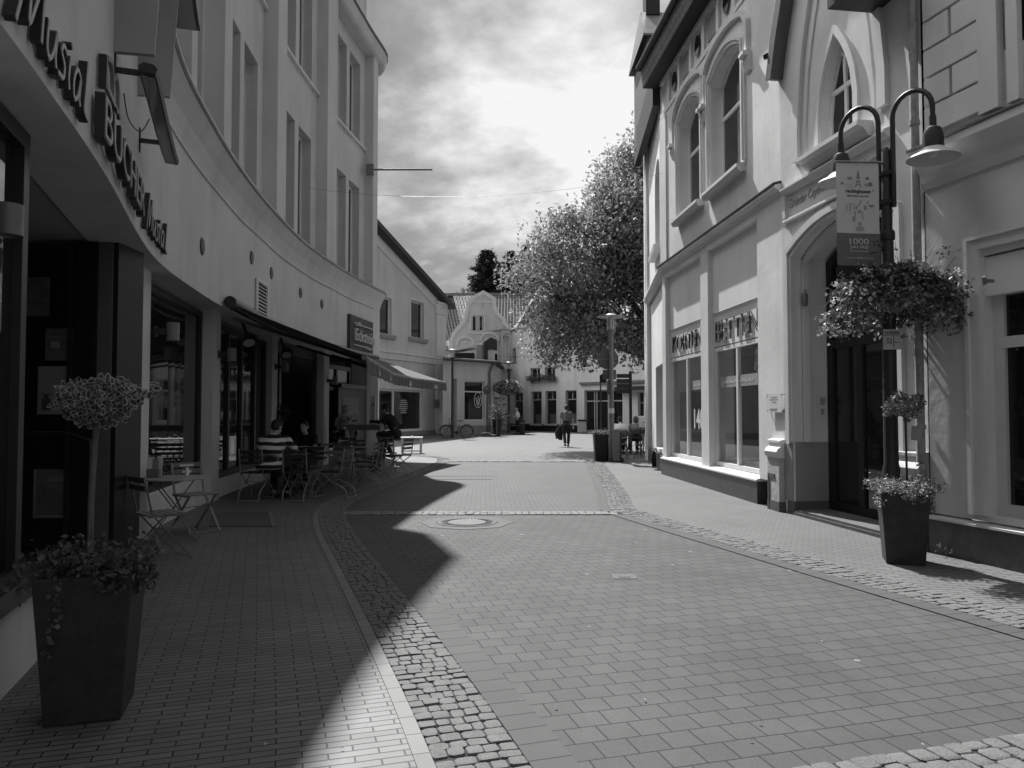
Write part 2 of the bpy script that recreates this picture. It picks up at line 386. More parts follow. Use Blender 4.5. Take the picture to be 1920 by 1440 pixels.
class Hole:
    def __init__(h, s0, s1, z0, z1, depth=.2, arch=None, rise=0.0):
        h.s0, h.s1, h.z0, h.z1, h.depth, h.arch, h.rise = s0, s1, z0, z1, depth, arch, rise
    def top(h, s):
        if not h.arch: return h.z1
        t = min(max((s-h.s0)/(h.s1-h.s0), 0), 1)*2-1
        if h.arch == 'seg': k = 1-t*t if h.rise < .4 else math.sqrt(max(0, 1-t*t))
        elif h.arch == 'point': k = (1-abs(t)**1.0)*.42+math.sqrt(max(0, 1-t*t))*.58 if abs(t) > 0 else 1.0
        else: k = math.sqrt(max(0, 1-t*t))
        return h.z1-h.rise+h.rise*k
    def outline(h, n=14):      # (s,z) counter-clockwise from bottom left
        P = [(h.s0, h.z0), (h.s1, h.z0)]
        if not h.arch: return P+[(h.s1, h.z1), (h.s0, h.z1)]
        for i in range(n+1): s = h.s1+(h.s0-h.s1)*i/n; P.append((s, h.top(s)))
        return P
def wall_holes(mb, W, s0, s1, z0, z1, d, holes, top=None):
    S = set(round(q, 4) for q in W.cuts(s0, s1))
    for h in holes:
        S |= {round(h.s0, 4), round(h.s1, 4)}
        if h.arch: S |= {round(h.s0+(h.s1-h.s0)*i/14, 4) for i in range(15)}
    S = sorted(q for q in S if s0-1e-3 <= q <= s1+1e-3)
    for a, b in zip(S, S[1:]):
        if b-a < 1e-4: continue
        mid = (a+b)/2; hs = sorted([h for h in holes if h.s0 < mid < h.s1], key=lambda h: h.z0)
        za = zb = z0
        ta, tb = (z1, z1) if top is None else (top(a), top(b))
        for h in hs:
            if h.z0-za > 1e-4: mb.poly([W.pt(a, d, za), W.pt(b, d, zb), W.pt(b, d, h.z0), W.pt(a, d, h.z0)])
            D = d-h.depth; pa, pb = h.top(a), h.top(b)
            if h.z0 > z0+1e-4: mb.poly([W.pt(a, d, h.z0), W.pt(b, d, h.z0), W.pt(b, D, h.z0), W.pt(a, D, h.z0)])
            mb.poly([W.pt(a, d, pa), W.pt(b, d, pb), W.pt(b, D, pb), W.pt(a, D, pa)])
            za, zb = pa, pb
        mb.poly([W.pt(a, d, za), W.pt(b, d, zb), W.pt(b, d, tb), W.pt(a, d, ta)])
    for h in holes:
        D = d-h.depth
        for q in (h.s0, h.s1):
            zt = h.top(q); mb.poly([W.pt(q, d, h.z0), W.pt(q, D, h.z0), W.pt(q, D, zt), W.pt(q, d, zt)])
def window(W, h, d, parent, frame=WHITE, glass=None, fw=.06, ft=.05, mull=(), trans=(), name='window', gd=None, inset=0.0):
    """frame following the opening, mullions at fractions of s, transoms at heights; the pane is a sub-part"""
    glass = glass or DGLASS; m = MB(); O = h.outline(); D = d-h.depth
    c = Vector(((h.s0+h.s1)/2, (h.z0+h.z1)/2))
    n = len(O); inn = []
    for i in range(n):
        a, b, e_ = Vector(O[i-1]), Vector(O[i]), Vector(O[(i+1) % n])
        t1 = (b-a).normalized() if (b-a).length > 1e-6 else Vector((1, 0)); t2 = (e_-b).normalized() if (e_-b).length > 1e-6 else t1
        n1_, n2_ = Vector((-t1.y, t1.x)), Vector((-t2.y, t2.x)); k = (n1_+n2_)
        k = k/max(.35, k.length_squared/2) if k.length > 1e-6 else n1_
        q = b+k*fw; inn.append(q)
    for i in range(n):
        j = (i+1) % n; A, B, C, E_ = O[i], O[j], inn[j], inn[i]
        for (dd) in (D, D+ft): m.poly([W.pt(A[0], dd, A[1]), W.pt(B[0], dd, B[1]), W.pt(C[0], dd, C[1]), W.pt(E_[0], dd, E_[1])])
        m.poly([W.pt(E_[0], D, E_[1]), W.pt(C[0], D, C[1]), W.pt(C[0], D+ft, C[1]), W.pt(E_[0], D+ft, E_[1])])
    for f in mull:
        f, z0_, z1_ = f if isinstance(f, tuple) else (f, h.z0, None)
        q = h.s0+(h.s1-h.s0)*f; zt = (h.top(q) if z1_ is None else z1_)
        m.wbox(W, q-fw*.45, q+fw*.45, D-.002, D+ft-.003, z0_+.01, zt-.01)
    for z in trans:
        m.wbox(W, h.s0+.01, h.s1-.01, D-.004, D+ft+.006, z-fw*.45, z+fw*.45)
    o = m.build(name, frame, parent)
    g = MB(); P = h.outline(); dd = D+ft*.4 if gd is None else D+gd
    if W.curved and not h.arch:
        S = W.cuts(h.s0, h.s1)
        for a, b in zip(S, S[1:]): g.poly([W.pt(a, dd, h.z0), W.pt(b, dd, h.z0), W.pt(b, dd, h.z1), W.pt(a, dd, h.z1)])
    else: g.poly([W.pt(a, dd, b) for a, b in P])
    g.build('pane', glass, o)
    return o
def text_mesh(s, size, depth, shear=0.0, outline=False, bold=0.0, space=1.0):
    cu = bpy.data.curves.new('t', 'FONT'); cu.body = s; cu.size = size; cu.extrude = depth/2; cu.shear = shear; cu.offset = bold; cu.space_character = space; cu.resolution_u = 4
    if outline: cu.fill_mode = 'NONE'; cu.bevel_depth = .004; cu.bevel_resolution = 0
    o = bpy.data.objects.new('t', cu); COL.objects.link(o)
    dg = bpy.context.evaluated_depsgraph_get(); me = bpy.data.meshes.new_from_object(o.evaluated_get(dg))
    V = [v.co.copy() for v in me.vertices]; Fc = [tuple(p.vertices) for p in me.polygons]
    bpy.data.objects.remove(o); bpy.data.curves.remove(cu); bpy.data.meshes.remove(me)
    return V, Fc
def text_on(s, size, depth, fn, name, m, parent, width=None, height=None, **k):
    """fn(x, y, z) -> world point, x along the writing, y up, z out of the surface"""
    V, Fc = text_mesh(s, size, depth, **k)
    x0 = min(v.x for v in V); x1 = max(v.x for v in V); y0 = min(v.y for v in V); y1 = max(v.y for v in V)
    kx = width/(x1-x0) if width else 1; ky = height/(y1-y0) if height else 1
    b = MB()
    for v in V: b.V(fn((v.x-x0)*kx, (v.y-(y0 if height else 0))*ky, v.z+depth/2))
    for f in Fc: b.F(f)
    return b.build(name, m, parent)
def smooth_path(P, n=6):
    P = [Vector(p) for p in P]; Q = [P[0]]+P+[P[-1]]; out = []
    for i in range(1, len(Q)-2):
        for j in range(n):
            t = j/n; a, b, c, d = Q[i-1:i+3]
            out.append(.5*(2*b+(c-a)*t+(2*a-5*b+4*c-d)*t*t+(3*b-a-3*c+d)*t**3))
    out.append(P[-1]); return out
def leaf_mesh(name, m, C, A, Nn, L, Wd, parent=None, fold=.25, mats2=None):
    """many single leaves: centres C, axis A, normals Nn, lengths L, widths Wd (numpy)"""
    n = len(C); A = A/np.linalg.norm(A, axis=1)[:, None]; B = np.cross(Nn, A); B /= (np.linalg.norm(B, axis=1)[:, None]+1e-9); Nn = np.cross(A, B)
    L = L[:, None]; Wd = Wd[:, None]
    v = np.empty((n, 4, 3)); v[:, 0] = C-A*L/2; v[:, 2] = C+A*L/2
    v[:, 1] = C+B*Wd/2+Nn*Wd*fold-A*L*.05; v[:, 3] = C-B*Wd/2+Nn*Wd*fold-A*L*.05
    off = np.array(OFF.get(parent.name, Vector((0, 0, 0))) if parent is not None else (0, 0, 0))
    me = bpy.data.meshes.new(name); me.vertices.add(n*4); me.vertices.foreach_set('co', (v.reshape(-1, 3)-off).ravel())
    i = np.arange(n)[:, None]*4; tri = np.concatenate([i+np.array([[0, 1, 2]]), i+np.array([[0, 2, 3]])], 1).ravel()
    me.loops.add(n*6); me.loops.foreach_set('vertex_index', tri); me.polygons.add(n*2); me.polygons.foreach_set('loop_start', np.arange(n*2)*3)
    me.update(calc_edges=True); me.validate()
    mm = m if isinstance(m, (list, tuple)) else [m]
    for q in mm: me.materials.append(q)
    if len(mm) > 1:
        k = np.random.randint(0, len(mm), n); me.polygons.foreach_set('material_index', np.repeat(k, 2))
    o = bpy.data.objects.new(name, me); COL.objects.link(o)
    if parent is not None: o.parent = parent; OFF[o.name] = Vector(off)
    return o
def rnd_dirs(n, up=0.0):
    d = np.random.normal(size=(n, 3)); d[:, 2] += up; return d/np.linalg.norm(d, axis=1)[:, None]
# ================================================================== GROUND
def sheet(name, pts, z, m, kind='structure'):
    b = MB(); b.poly([(p[0], p[1], z) for p in pts]); o = b.build(name, m); o['kind'] = kind; return o
def offset_line(L, d):       # to the left of travel for positive d
    out = []; n = len(L)
    for i in range(n):
        t = (L[min(n-1, i+1)]-L[max(0, i-1)]).normalized(); out.append(L[i]+Vector((-t.y, t.x, 0))*d)
    return out
def ribbon(name, line, d0, d1, z, m, steps=1, v0=0.0):
    """strip beside a line with UV in metres: u across, v along"""
    b = MB(); b.uv = []; n = len(line); acc = [0]
    for p, q in zip(line, line[1:]): acc.append(acc[-1]+(q-p).length)
    cols = []
    for k in range(steps+1):
        d = d0+(d1-d0)*k/steps; L = offset_line(line, d); col = []
        for i, p in enumerate(L):
            col.append(b.V((p.x, p.y, z))); b.uv.append((d, acc[i]+v0))
        cols.append(col)
    for a, c in zip(cols, cols[1:]):
        for i in range(n-1): b.F((a[i], a[i+1], c[i+1], c[i]))
    # uv is stored per vertex: build() reads it back per loop
    o = b.build(name, m); o['kind'] = 'structure'; return o
SLAB = brick_mat('slab_paving', .074, .16, .16, .0045, .016, rough=.75, var=.09, rot=R(-15.7), uv=False, spots=.5, bump=.35, mott=.20)
SLAB2 = brick_mat('slab_paving_straight', .088, .16, .16, .006, .025, rough=.7, var=.05, rot=R(-2), uv=False, spots=.6, bump=.35)
SLABV = brick_mat('slab_border', .076, 4.0, .16, .0045, .016, rough=.75, var=.05, offset=0, uv=True, spots=.5, bump=.35, loc=(1.9, 0))
CLINK = brick_mat('clinker_paving', .155, .215, .057, .0042, .012, rough=.55, var=.12, uv=True, bump=.6, spec=.4, mott=.2)
CLINKR = brick_mat('clinker_paving_right', .15, .215, .057, .006, .025, rough=.6, var=.07, uv=True, bump=.6, loc=(.07, .02))  # clinker of the right sidewalk, close to the left one, with wider joints
KERB = brick_mat('kerb_stone', .18, 4.0, .20, .004, .06, rough=.6, var=.06, offset=0, uv=True, bump=.4)
PLAZA = brick_mat('plaza_paving', .112, .2, .1, .005, .08, rough=.7, var=.08, rot=R(8), uv=False, bump=.3)
MORTAR = mat('mortar', .035, .95, .3, 9, .4, 60)
COBB = mat('granite_setts', .14, .8, .16, 11, .5, 70, .3, fine=.38)
COBW = mat('pale_granite_setts', .19, .8, .16, 11, .5, 70, .3, fine=.3)
EARTH = mat('earth', .10, .95, .2, .4)
sheet('ground', [(-500, -200), (500, -200), (500, 900), (-500, 900)], -.004, EARTH)
sheet('plaza', [(-14, 21.6), (12, 21.6), (14, 66), (-16, 66)], .0, PLAZA)
sheet('road_straight', [(-4, 10.6), (2.6, 10.6), (3, 22.3), (-3.5, 22.3)], .004, SLAB2)
sheet('road', [(-3.4, 11.0), (1.7, 11.0), (6.5, -3), (6.5, -5), (-2.5, -5), (.2, 1.5)], .008, SLAB)
KL = smooth_path([(1.6, -3, 0), (.62, 0, 0), (-.306, 3.13, 0), (-.80, 4.68, 0), (-1.55, 6.9, 0), (-2.31, 9.13, 0), (-2.80, 10.9, 0), (-2.93, 12.2, 0), (-2.78, 14.4, 0), (-2.52, 17.4, 0), (-2.32, 19.9, 0), (-2.22, 22.0, 0), (-2.45, 23.5, 0), (-3.2, 24.5, 0), (-4.6, 25.1, 0)], 8)
KR = smooth_path([(6.0, -3, 0), (4.75, 1.1, 0), (3.48, 5.07, 0), (2.78, 7.14, 0), (1.62, 10.75, 0), (1.50, 11.6, 0), (1.68, 13.5, 0), (1.93, 17.0, 0), (2.17, 20.4, 0), (2.25, 21.6, 0)], 8)
ribbon('sidewalk_paving', KL[:89], .0, 5.2, .012, CLINK, 10)
b = MB(); b.uv = []; P = [KL[88]]+KL[89:]+[Vector((-8.2, 26, 0)), KL[88]+Vector((-5.2, .2, 0))]; ids = []
for p in P: ids.append(b.V((p.x, p.y, .012))); b.uv.append((p.x, p.y))
b.F(ids); struct(b.build('terrace_paving', CLINK))
ribbon('kerb_edging', KL, .0, .075, .018, KERB)
ribbon('slab_edging', KL[:48], -.58, -.385, .016, SLABV)
ribbon('slab_edging', KR[:33], .0, .19, .016, SLABV)
ribbon('slab_edging', KR[34:], .0, .16, .012, SLABV)
def setts(name, line, width, across, size, z=.0, seed=1, back=.0, mt=None):
    """rounded granite setts laid in courses along a line"""
    rnd = random.Random(seed); b = MB(); acc = [0]
    for p, q in zip(line, line[1:]): acc.append(acc[-1]+(q-p).length)
    L0 = offset_line(line, 0); total = acc[-1]; s = 0
    def at(u, d):
        i = min(max(bisect.bisect_right(acc, u)-1, 0), len(line)-2); t = (u-acc[i])/(acc[i+1]-acc[i])
        p = line[i].lerp(line[i+1], t); ia = max(0, i-1); ib = min(len(line)-1, i+2)
        t_ = (line[ib]-line[ia]).normalized(); return p+Vector((-t_.y, t_.x, 0))*d
    while s < total-size:
        cs = size*rnd.uniform(.86, 1.16); n = across+rnd.choice((0, 0, 0, 1, -1)) if across > 3 else across
        ws = [rnd.uniform(.8, 1.25) for _ in range(n)]; tw = sum(ws); d = 0; sk = rnd.uniform(-.012, .012)
        for wd_ in ws:
            wd = wd_/tw*width; g = .0015; u0, u1 = s+g+rnd.uniform(0, .004), s+cs-g-rnd.uniform(0, .004); a0, a1 = d+g, d+wd-g-rnd.uniform(0, .004)
            off = sk*(d/width-.5)*2+rnd.uniform(-.005, .005); h = rnd.uniform(.010, .017)
            cr_ = min(a1-a0, u1-u0)*rnd.uniform(.10, .20); P = []
            for (ua, aa, k) in ((u0, a0, 0), (u0, a1, 1), (u1, a1, 2), (u1, a0, 3)):
                sx = (1, 1, -1, -1)[k]; sy = (1, -1, -1, 1)[k]
                p1, p2 = ((ua+sx*cr_, aa), (ua, aa+sy*cr_)); P += ([p1, p2] if k in (0, 2) else [p2, p1])
            P = [P[1], P[2], P[3], P[4], P[5], P[6], P[7], P[0]]
            j = [(rnd.uniform(-.003, .003), rnd.uniform(-.003, .003)) for _ in P]
            cu, ca = (u0+u1)/2, (a0+a1)/2; tilt = (rnd.uniform(-.03, .03), rnd.uniform(-.03, .03))
            rings = []
            for sc_, hz in ((1, z-.004), (1, z+h*.62), (.92, z+h*.92), (.55, z+h)):
                ring = []
                for (u, a), (ju, ja) in zip(P, j):
                    uu, aa = cu+(u+ju-cu)*sc_, ca+(a+ja-ca)*sc_; q = at(min(max(uu+off, 0), total), -aa-back)
                    ring.append(b.V((q.x, q.y, hz+((uu-cu)*tilt[0]+(aa-ca)*tilt[1] if sc_ < 1.1 and hz > z else 0))))
                rings.append(ring)
            for r1, r2 in zip(rings, rings[1:]):
                for q in range(8): b.F((r1[q], r1[(q+1) % 8], r2[(q+1) % 8], r2[q]))
            b.F(rings[-1]); d += wd
        s += cs
    o = b.build(name, mt or COBB, smooth=True); o['kind'] = 'stuff'; o['label'] = None; del o['label']; return o
def mortar(name, line, d0, d1, z): return ribbon(name, line, d0, d1, z, MORTAR)
mortar('gutter_bed', KL, -.385, .0, .009); mortar('gutter_bed', KR, -.40, .0, .009)
tag(setts('cobblestone_gutter', KL[8:], .385, 5, .080, .006, 1), 'grey granite cobblestone gutter curving past the cafe terrace', None)
tag(setts('cobblestone_gutter', KR[8:], .40, 5, .082, .006, 2), 'sunlit granite cobblestone gutter in front of the white shops', None)
b = MB(); b.uv = []; P = offset_line(KR, -.38); P = [p for p in P]+[Vector((3.0, 22.5, 0)), Vector((7.5, 22.5, 0)), Vector((8.5, -4, 0))]; ids = []
for p in P: ids.append(b.V((p.x, p.y, .0115))); b.uv.append((p.x*.985+p.y*.174, p.y*.985-p.x*.174))
b.F(ids); struct(b.build('sidewalk_paving', CLINKR))
# cross bands of setts
CB1 = [Vector((-2.46, 10.72, 0)), Vector((1.62, 10.72, 0))]
mortar('gutter_bed', CB1, .005, .325, .010); tag(setts('cobblestone_band', CB1, .315, 2, .105, .010, 3, -.32, COBW), 'pale cobblestone band crossing the street behind the manhole cover', None)
CB2 = [Vector((-2.2, 21.9, 0)), Vector((2.2, 21.75, 0))]
mortar('gutter_bed', CB2, .005, .325, .010); tag(setts('cobblestone_band', CB2, .315, 1, .11, .010, 4, -.32, COBW), 'far cobblestone band crossing the street beyond the cafe', None)
rd = Vector((.963, .27, 0)); st = Vector((1.078, 3.13, 0))-rd*.75
CB3 = [st, st+rd*4.6]
mortar('gutter_bed', CB3, -.62, .0, .012); tag(setts('cobblestone_band', CB3, .5, 5, .10, .010, 5), 'rough cobblestone band at the bottom edge of the paving', None)
# manhole cover
mh = thing('manhole_cover', 'round iron and concrete manhole cover set in the street paving', 'manhole', (-.60, 10.02, .009))
b = MB(); b.lathe([(.62, 0), (.62, .004), (.42, .004), (.42, 0)], 8, (-.60, 10.02, .009)); b.build('surround', mat('concrete_ring', .095, .8, .1, 6, fine=.2), mh)
b = MB(); b.lathe([(.405, .003), (.40, .010), (.35, .010), (.345, .004)], 40, (-.60, 10.02, .009)); b.build('rim', mat('worn_iron', .10, .4, .2, 8, metal=.2), mh, True)
b = MB(); b.lathe([(.335, .004), (.33, .011), (.30, .011), (.29, .005)], 40, (-.60, 10.02, .009))
for k in range(36):
    a = k*math.pi/18; c, s_ = math.cos(a), math.sin(a)
    b.beam((-.60+c*.265, 10.02+s_*.265, .0175), (-.60+c*.325, 10.02+s_*.325, .0175), .02, .012)
b.build('grip_ring', MATS['worn_iron'], mh)
b = MB(); b.lathe([(.25, .004), (.25, .010), (.10, .011), (.02, .009)], 32, (-.60, 10.02, .009)); b.build('infill', mat('pale_concrete', .14, .75, .1, 6, fine=.15), mh, True)
vp = gnd(1168, 1083)
b = MB(); b.box(vp.x-.10, vp.x+.12, vp.y-.10, vp.y+.10, .0, .013); b.box(vp.x-.04, vp.x+.06, vp.y-.05, vp.y+.04, .0, .017)
tag(b.build('valve_cover', mat('valve_iron', .09, .7, .2, 20)), 'small square iron valve cover in the slab paving', 'valve cover')
b = MB(); q0 = gnd(795, 899); q1 = gnd(922, 902); b.box(q0.x, q1.x, q0.y-.06, q0.y+.06, .004, .010); tag(b.build('drain_channel', METAL), 'narrow dark drainage slot across the street', 'drain')
# fallen leaves and litter
b = MB(); rr = random.Random(5)
for _ in range(20):
    px_, py_ = rr.uniform(150, 1850), rr.uniform(1000, 1420); p = gnd(px_, py_, .02); a = rr.uniform(0, 6.28); l = rr.uniform(.006, .014)
    c, s_ = math.cos(a)*l, math.sin(a)*l
    b.poly([(p.x-c, p.y-s_, .021), (p.x+s_*.5, p.y-c*.5, .026), (p.x+c, p.y+s_, .022), (p.x-s_*.5, p.y+c*.5, .021)])
o = b.build('leaf_litter', mat('dry_leaf', .3, .8, .4, 30)); o['kind'] = 'stuff'; o['label'] = 'scattered dry leaf flecks lying on the paving'
# ================================================================== LEFT: THE CURVED WHITE BUILDING
LW = Wall(smooth_path([(-2.6, -7, 0), (-1.9, -2, 0), (-1.72, 0.4, 0), (-1.85, 1.9, 0), (-2.18, 3.12, 0), (-2.41, 3.86, 0), (-2.85, 5.19, 0), (-3.83, 7.92, 0), (-4.33, 10.2, 0), (-4.66, 12.3, 0), (-4.9, 14.6, 0), (-5.06, 17.2, 0), (-5.02, 19.2, 0), (-4.9, 21.2, 0), (-4.67, 23.4, 0), (-4.47, 24.9, 0), (-4.55, 25.5, 0), (-4.95, 26.0, 0), (-5.8, 26.3, 0), (-8, 26.4, 0)], 8), 1)
lh = LW.hit; SE = LW.L[-1]; S0 = 3.0            # S0: the wall is built from just behind the camera
B1 = thing('curved_building', 'pale curved shop and cafe building with tall white pilasters along the left side', 'building', (-6, 14, 0))
m = MB(); m.wbox(LW, S0, SE, -.5, 0, 3.15, 4.92)
m.wprof(LW, S0, SE, [(-.4, 4.92), (0.0, 4.921), (.015, 5.0), (.06, 5.16), (.15, 5.33), (.19, 5.40), (-.4, 5.40)])
m.build('fascia_wall', PL, B1)
m = MB(); m.wprof(LW, S0, SE, [(-.35, 5.403), (.20, 5.403), (.225, 5.425), (.225, 5.47), (-.35, 5.53)]); m.build('ledge_flashing', ZINC, B1)
m = MB(); m.wbox(LW, S0, SE, -1.6, -.503, 3.17, 3.35); m.build('soffit', SOF_SHADE, B1)
# hairline cable clipped along the cove
m = MB(); m.tube([LW.pt(S0+(lh(700, 570)[0]-S0)*i/60, .012, 4.83+.01*math.sin(i)) for i in range(61)], .007, 5); m.build('cable', IRON, B1)
# ---- upper storeys: pilasters, slots, panels with windows
PXP = [(350, 361), (413, 427), (515, 532), (610, 628), (697, 705)]
pil = [(LW.hs(a), LW.hs(b)) for a, b in PXP]
step = 3.0
z_ = pil[0]
while z_[0]-2.9 > S0: z_ = (z_[0]-2.9, z_[1]-2.9); pil.insert(0, z_)
ZT = 13.2
m = MB()
for a, c in pil: m.wbox(LW, a, c, -.75, .0, 5.45, ZT)
a = pil[-1][1]; m.wbox(LW, a+.28, SE, -.75, -.12, 5.45, ZT)     # smooth corner beyond the last pilaster
build_each(m, 'pilaster', PL, B1)
m = MB(); m.wbox(LW, S0, SE, -1.0, -.62, 5.40, ZT); m.build('back_wall', PL, B1)
pan = MB(); sills = MB(); WN = []
for (a0, a1), (b0, b1) in zip(pil, pil[1:]):
    p0 = a1+(b0-a1)*.20; p1 = b0
    wl = p1-p0; h = []
    x0 = p0+.10; x1 = x0+wl*.34; x2 = x1+wl*.10; x3 = min(x2+wl*.36, p1-.06)
    for (q0, q1) in ((x0, x1), (x2, x3)):
        h.append(Hole(q0, q1, 5.56, 8.65, .30)); h.append(Hole(q0, q1, 10.1, 12.7, .30))
    wall_holes(pan, LW, p0, p1, 5.45, ZT, -.3, h)
    pan.poly([LW.pt(p0, -.3, 5.45), LW.pt(p0, -.7, 5.45), LW.pt(p0, -.7, ZT), LW.pt(p0, -.3, ZT)])
    sills.wbox(LW, p0+.02, p1-.004, -.34, -.22, 10.02, 10.10)
    WN += h
pan.build('panel_wall', PL, B1); build_each(sills, 'window_sill', PLT, B1)
for h in WN:
    if LW.pt(h.s0, 0, 0).y > 8: window(LW, h, -.3, B1, WHITE, DGLASS, fw=.07)
m = MB(); m.wprof(LW, S0, SE, [(-.9, ZT), (.02, ZT+.002), (.10, ZT+.05), (.14, ZT+.14), (.18, ZT+.30), (.20, ZT+.36), (-.9, ZT+.36)]); m.build('cornice', PL, B1)
m = MB(); m.wprof(LW, S0, SE, [(-.9, ZT+.363), (.21, ZT+.363), (.23, ZT+.39), (.23, ZT+.46), (-.9, ZT+.50)]); m.build('gutter', METAL, B1)
SU = LW.sY(15.3); m = MB(); m.wbox(LW, SU, SE-2.0, -1.6, -.55, ZT+.45, 16.0)
for k in range(40):
    s_ = SU+k*.9
    if s_ < SE-2.1: m.wbox(LW, s_, s_+.02, -.56, -.535, ZT+.5, 16.0)
m.build('attic_wall', PL, B1)
# taller block over the nearer half: its corner throws the pointed shadow on the street
m = MB(); cx = LW.sY(21.0); P = [LW.pt(SU+(cx-SU)*i/24, .04-.2*(1-i/24), 0) for i in range(25)]
P += [Vector((-6.2, 22.3, 0)), Vector((-9, 22.6, 0)), Vector((-9, 15.5, 0))]
m.extr([(p.x, p.y, 16.003) for p in P], (0, 0, 1.95)); m.build('upper_storey', PL, B1)
m = MB(); P = [LW.pt(S0+(SE-S0)*i/40, -.95, 0) for i in range(41)]+[Vector((-14, 26, 0)), Vector((-14, -6, 0))]
m.poly([(p.x, p.y, ZT+.3) for p in P]); P = [LW.pt(SU+(SE-2-SU)*i/40, -.6, 0) for i in range(41)]+[Vector((-9, 25, 0)), Vector((-9, 15.3, 0))]; m.poly([(p.x, p.y, 15.98) for p in P]); m.build('roof', mat('roof_felt', .08, .9), B1)
m = MB(); P = [LW.pt(S0, -1, 0), LW.pt(S0, -5, 0)]; m.extr([(P[0].x, P[0].y, 0), (P[1].x, P[1].y, 0), (P[1].x, P[1].y, 16), (P[0].x, P[0].y, 16)], (0, -.2, 0)); m.build('end_wall', PL, B1)
# ---- ground floor
GD = -.22
piers = [(-14, 4), (220, 280), (388, 413), (500, 520), (603, 617)]
pr = []
m = MB()
for a, c in piers:
    sa = LW.hs(max(a, -14), GD-.25, 6); sb = LW.hs(c, GD, 6)
    if a < 0: sa, sb = LW.sY(3.0), LW.sY(3.62)
    if sb-sa < .4: sa = sb-.45
    pr.append((sa, sb)); m.wbox(LW, sa, sb, -.52, GD, 0, 3.15)
build_each(m, 'pier', PL, B1)
sC = LW.hs(700, -.1); m = MB(); m.wbox(LW, sC+.3, SE, -1.0, -.02, 0, 3.15); m.build('corner_pier', PL, B1)
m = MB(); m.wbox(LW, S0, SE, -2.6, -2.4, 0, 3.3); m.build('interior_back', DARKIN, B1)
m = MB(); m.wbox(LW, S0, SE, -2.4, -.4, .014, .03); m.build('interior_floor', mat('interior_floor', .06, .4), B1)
def lower_wall(s0, s1, z, d=-.30):
    q = MB(); q.wbox(LW, s0, s1, -.9, d, 0, z); q.build('low_wall', PLR, B1)
# shop window between the first two piers
lower_wall(pr[1][1], pr[2][0], .46); h = Hole(pr[1][1]+.01, pr[2][0]-.01, .46, 3.10, .0); window(LW, h, -.46, B1, METAL, DGLASS, fw=.08, ft=.07)
# cafe doors
lower_wall(pr[2][1], pr[3][0], .33); h = Hole(pr[2][1]+.01, pr[3][0]-.01, .33, 3.0, .0); window(LW, h, -.42, B1, METAL, DGLASS, fw=.11, ft=.08, mull=(.28, .52, .78), trans=())
# open folding doors
m = MB()
q0, q1 = pr[3][1], pr[4][0]
m.wbox(LW, q0, q1, -.55, -.42, 2.86, 3.15); m.wbox(LW, q0+.02, q0+.10, -.52, -.42, 0, 2.86); m.wbox(LW, q0+.85, q0+1.0, -.60, -.42, 0, 2.86)
m.wbox(LW, q1-.14, q1-.02, -.52, -.42, 0, 2.86); m.build('folding_door', METAL, B1)
m = MB(); m.wbox(LW, q0+.10, q0+.84, -.5, -.49, .2, 2.8); m.build('pane', DGLASS, B1)
m = MB(); m.wbox(LW, q0+1.02, q0+1.9, -1.3, -1.25, .9, 2.75); m.build('interior_panel', mat('interior_panel', .16, .6), B1)
# glazed corner entrance
q0, q1 = pr[4][1], sC+.3
h = Hole(q0+.02, q0+(q1-q0)*.62, .02, 2.85, 0); window(LW, h, -.5, B1, METAL, DGLASS, fw=.12, ft=.08, mull=(.5,), trans=(2.15,))
m = MB(); m.wbox(LW, q0+(q1-q0)*.62, q1, -.6, -.4, 0, 3.15); m.build('entrance_wall', mat('grey_wall', .05, .8), B1)
# bookshop entrance: glazed porch set back from the street, its inner glazing faces down the street
q0, q1 = pr[0][1], pr[1][0]; yb = 7.28
FB = Wall([(-6.6, yb, 0), (-4.27, yb, 0)], 1); h = Hole(.2, FB.L[-1], .10, 3.14, 0)
window(FB, h, 0, B1, METAL, DGLASS, fw=.05, ft=.05, mull=(.55,))
m = MB(); m.box(-4.262, -4.05, yb-.05, yb+.6, 0, 3.15); m.build('door_recess', BLACK, B1)
m = MB(); m.box(-4.045, -3.91, yb-.02, yb+.5, 0, 3.15); m.build('entrance_reveal', mat('dark_reveal', .12, .8), B1)
m = MB(); m.box(-3.906, -3.86, yb+.0, yb+.5, 0, 3.15); m.build('reveal_joint', BLACK, B1)
sE = LW.hs(30, -.30); h = Hole(q0, sE, .50, 3.12, 0); window(LW, h, -.34, B1, METAL, DGLASS, fw=.10, ft=.08)
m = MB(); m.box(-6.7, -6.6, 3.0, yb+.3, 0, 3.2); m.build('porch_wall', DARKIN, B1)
m = MB(); P = [LW.pt(sE, -.30, 0), Vector((-3.86, yb, 0)), Vector((-6.6, yb, 0)), Vector((-6.6, 4.6, 0))]; m.extr([(p.x, p.y, .016) for p in P], (0, 0, .03)); m.build('porch_floor', mat('porch_concrete', .16, .8, .15, 3), B1)
m = MB(); P = [(-3.4, 3.2), (-3.95, yb+.4), (-6.7, yb+.4), (-6.7, 3.0)]; m.extr([(a, c, 3.36) for a, c in P], (0, 0, .1)); m.build('porch_ceiling', SOF_SHADE, B1)
m = MB(); m.beam((-4.6, 5.2, .05), (-4.2, 7.1, .05), .03, .012); m.build('floor_strip', ZINC, B1)
m = MB(); m.wbox(LW, q0-.6, sE+.15, -.34, -.20, 0, .46); m.wbox(LW, q1-.30, q1, -.42, -.24, 0, .26); build_each(m, 'low_wall', PLR, B1)
m = MB(); m.wbox(LW, q0-.62, sE+.17, -.36, -.16, .462, .50); m.build('coping', DSTONE, B1)
rl = thing('handrail', 'dark bent tube handrail at the bookshop entrance behind the topiary planter', 'handrail', LW.pt(q0+1.2, -.4, 0))
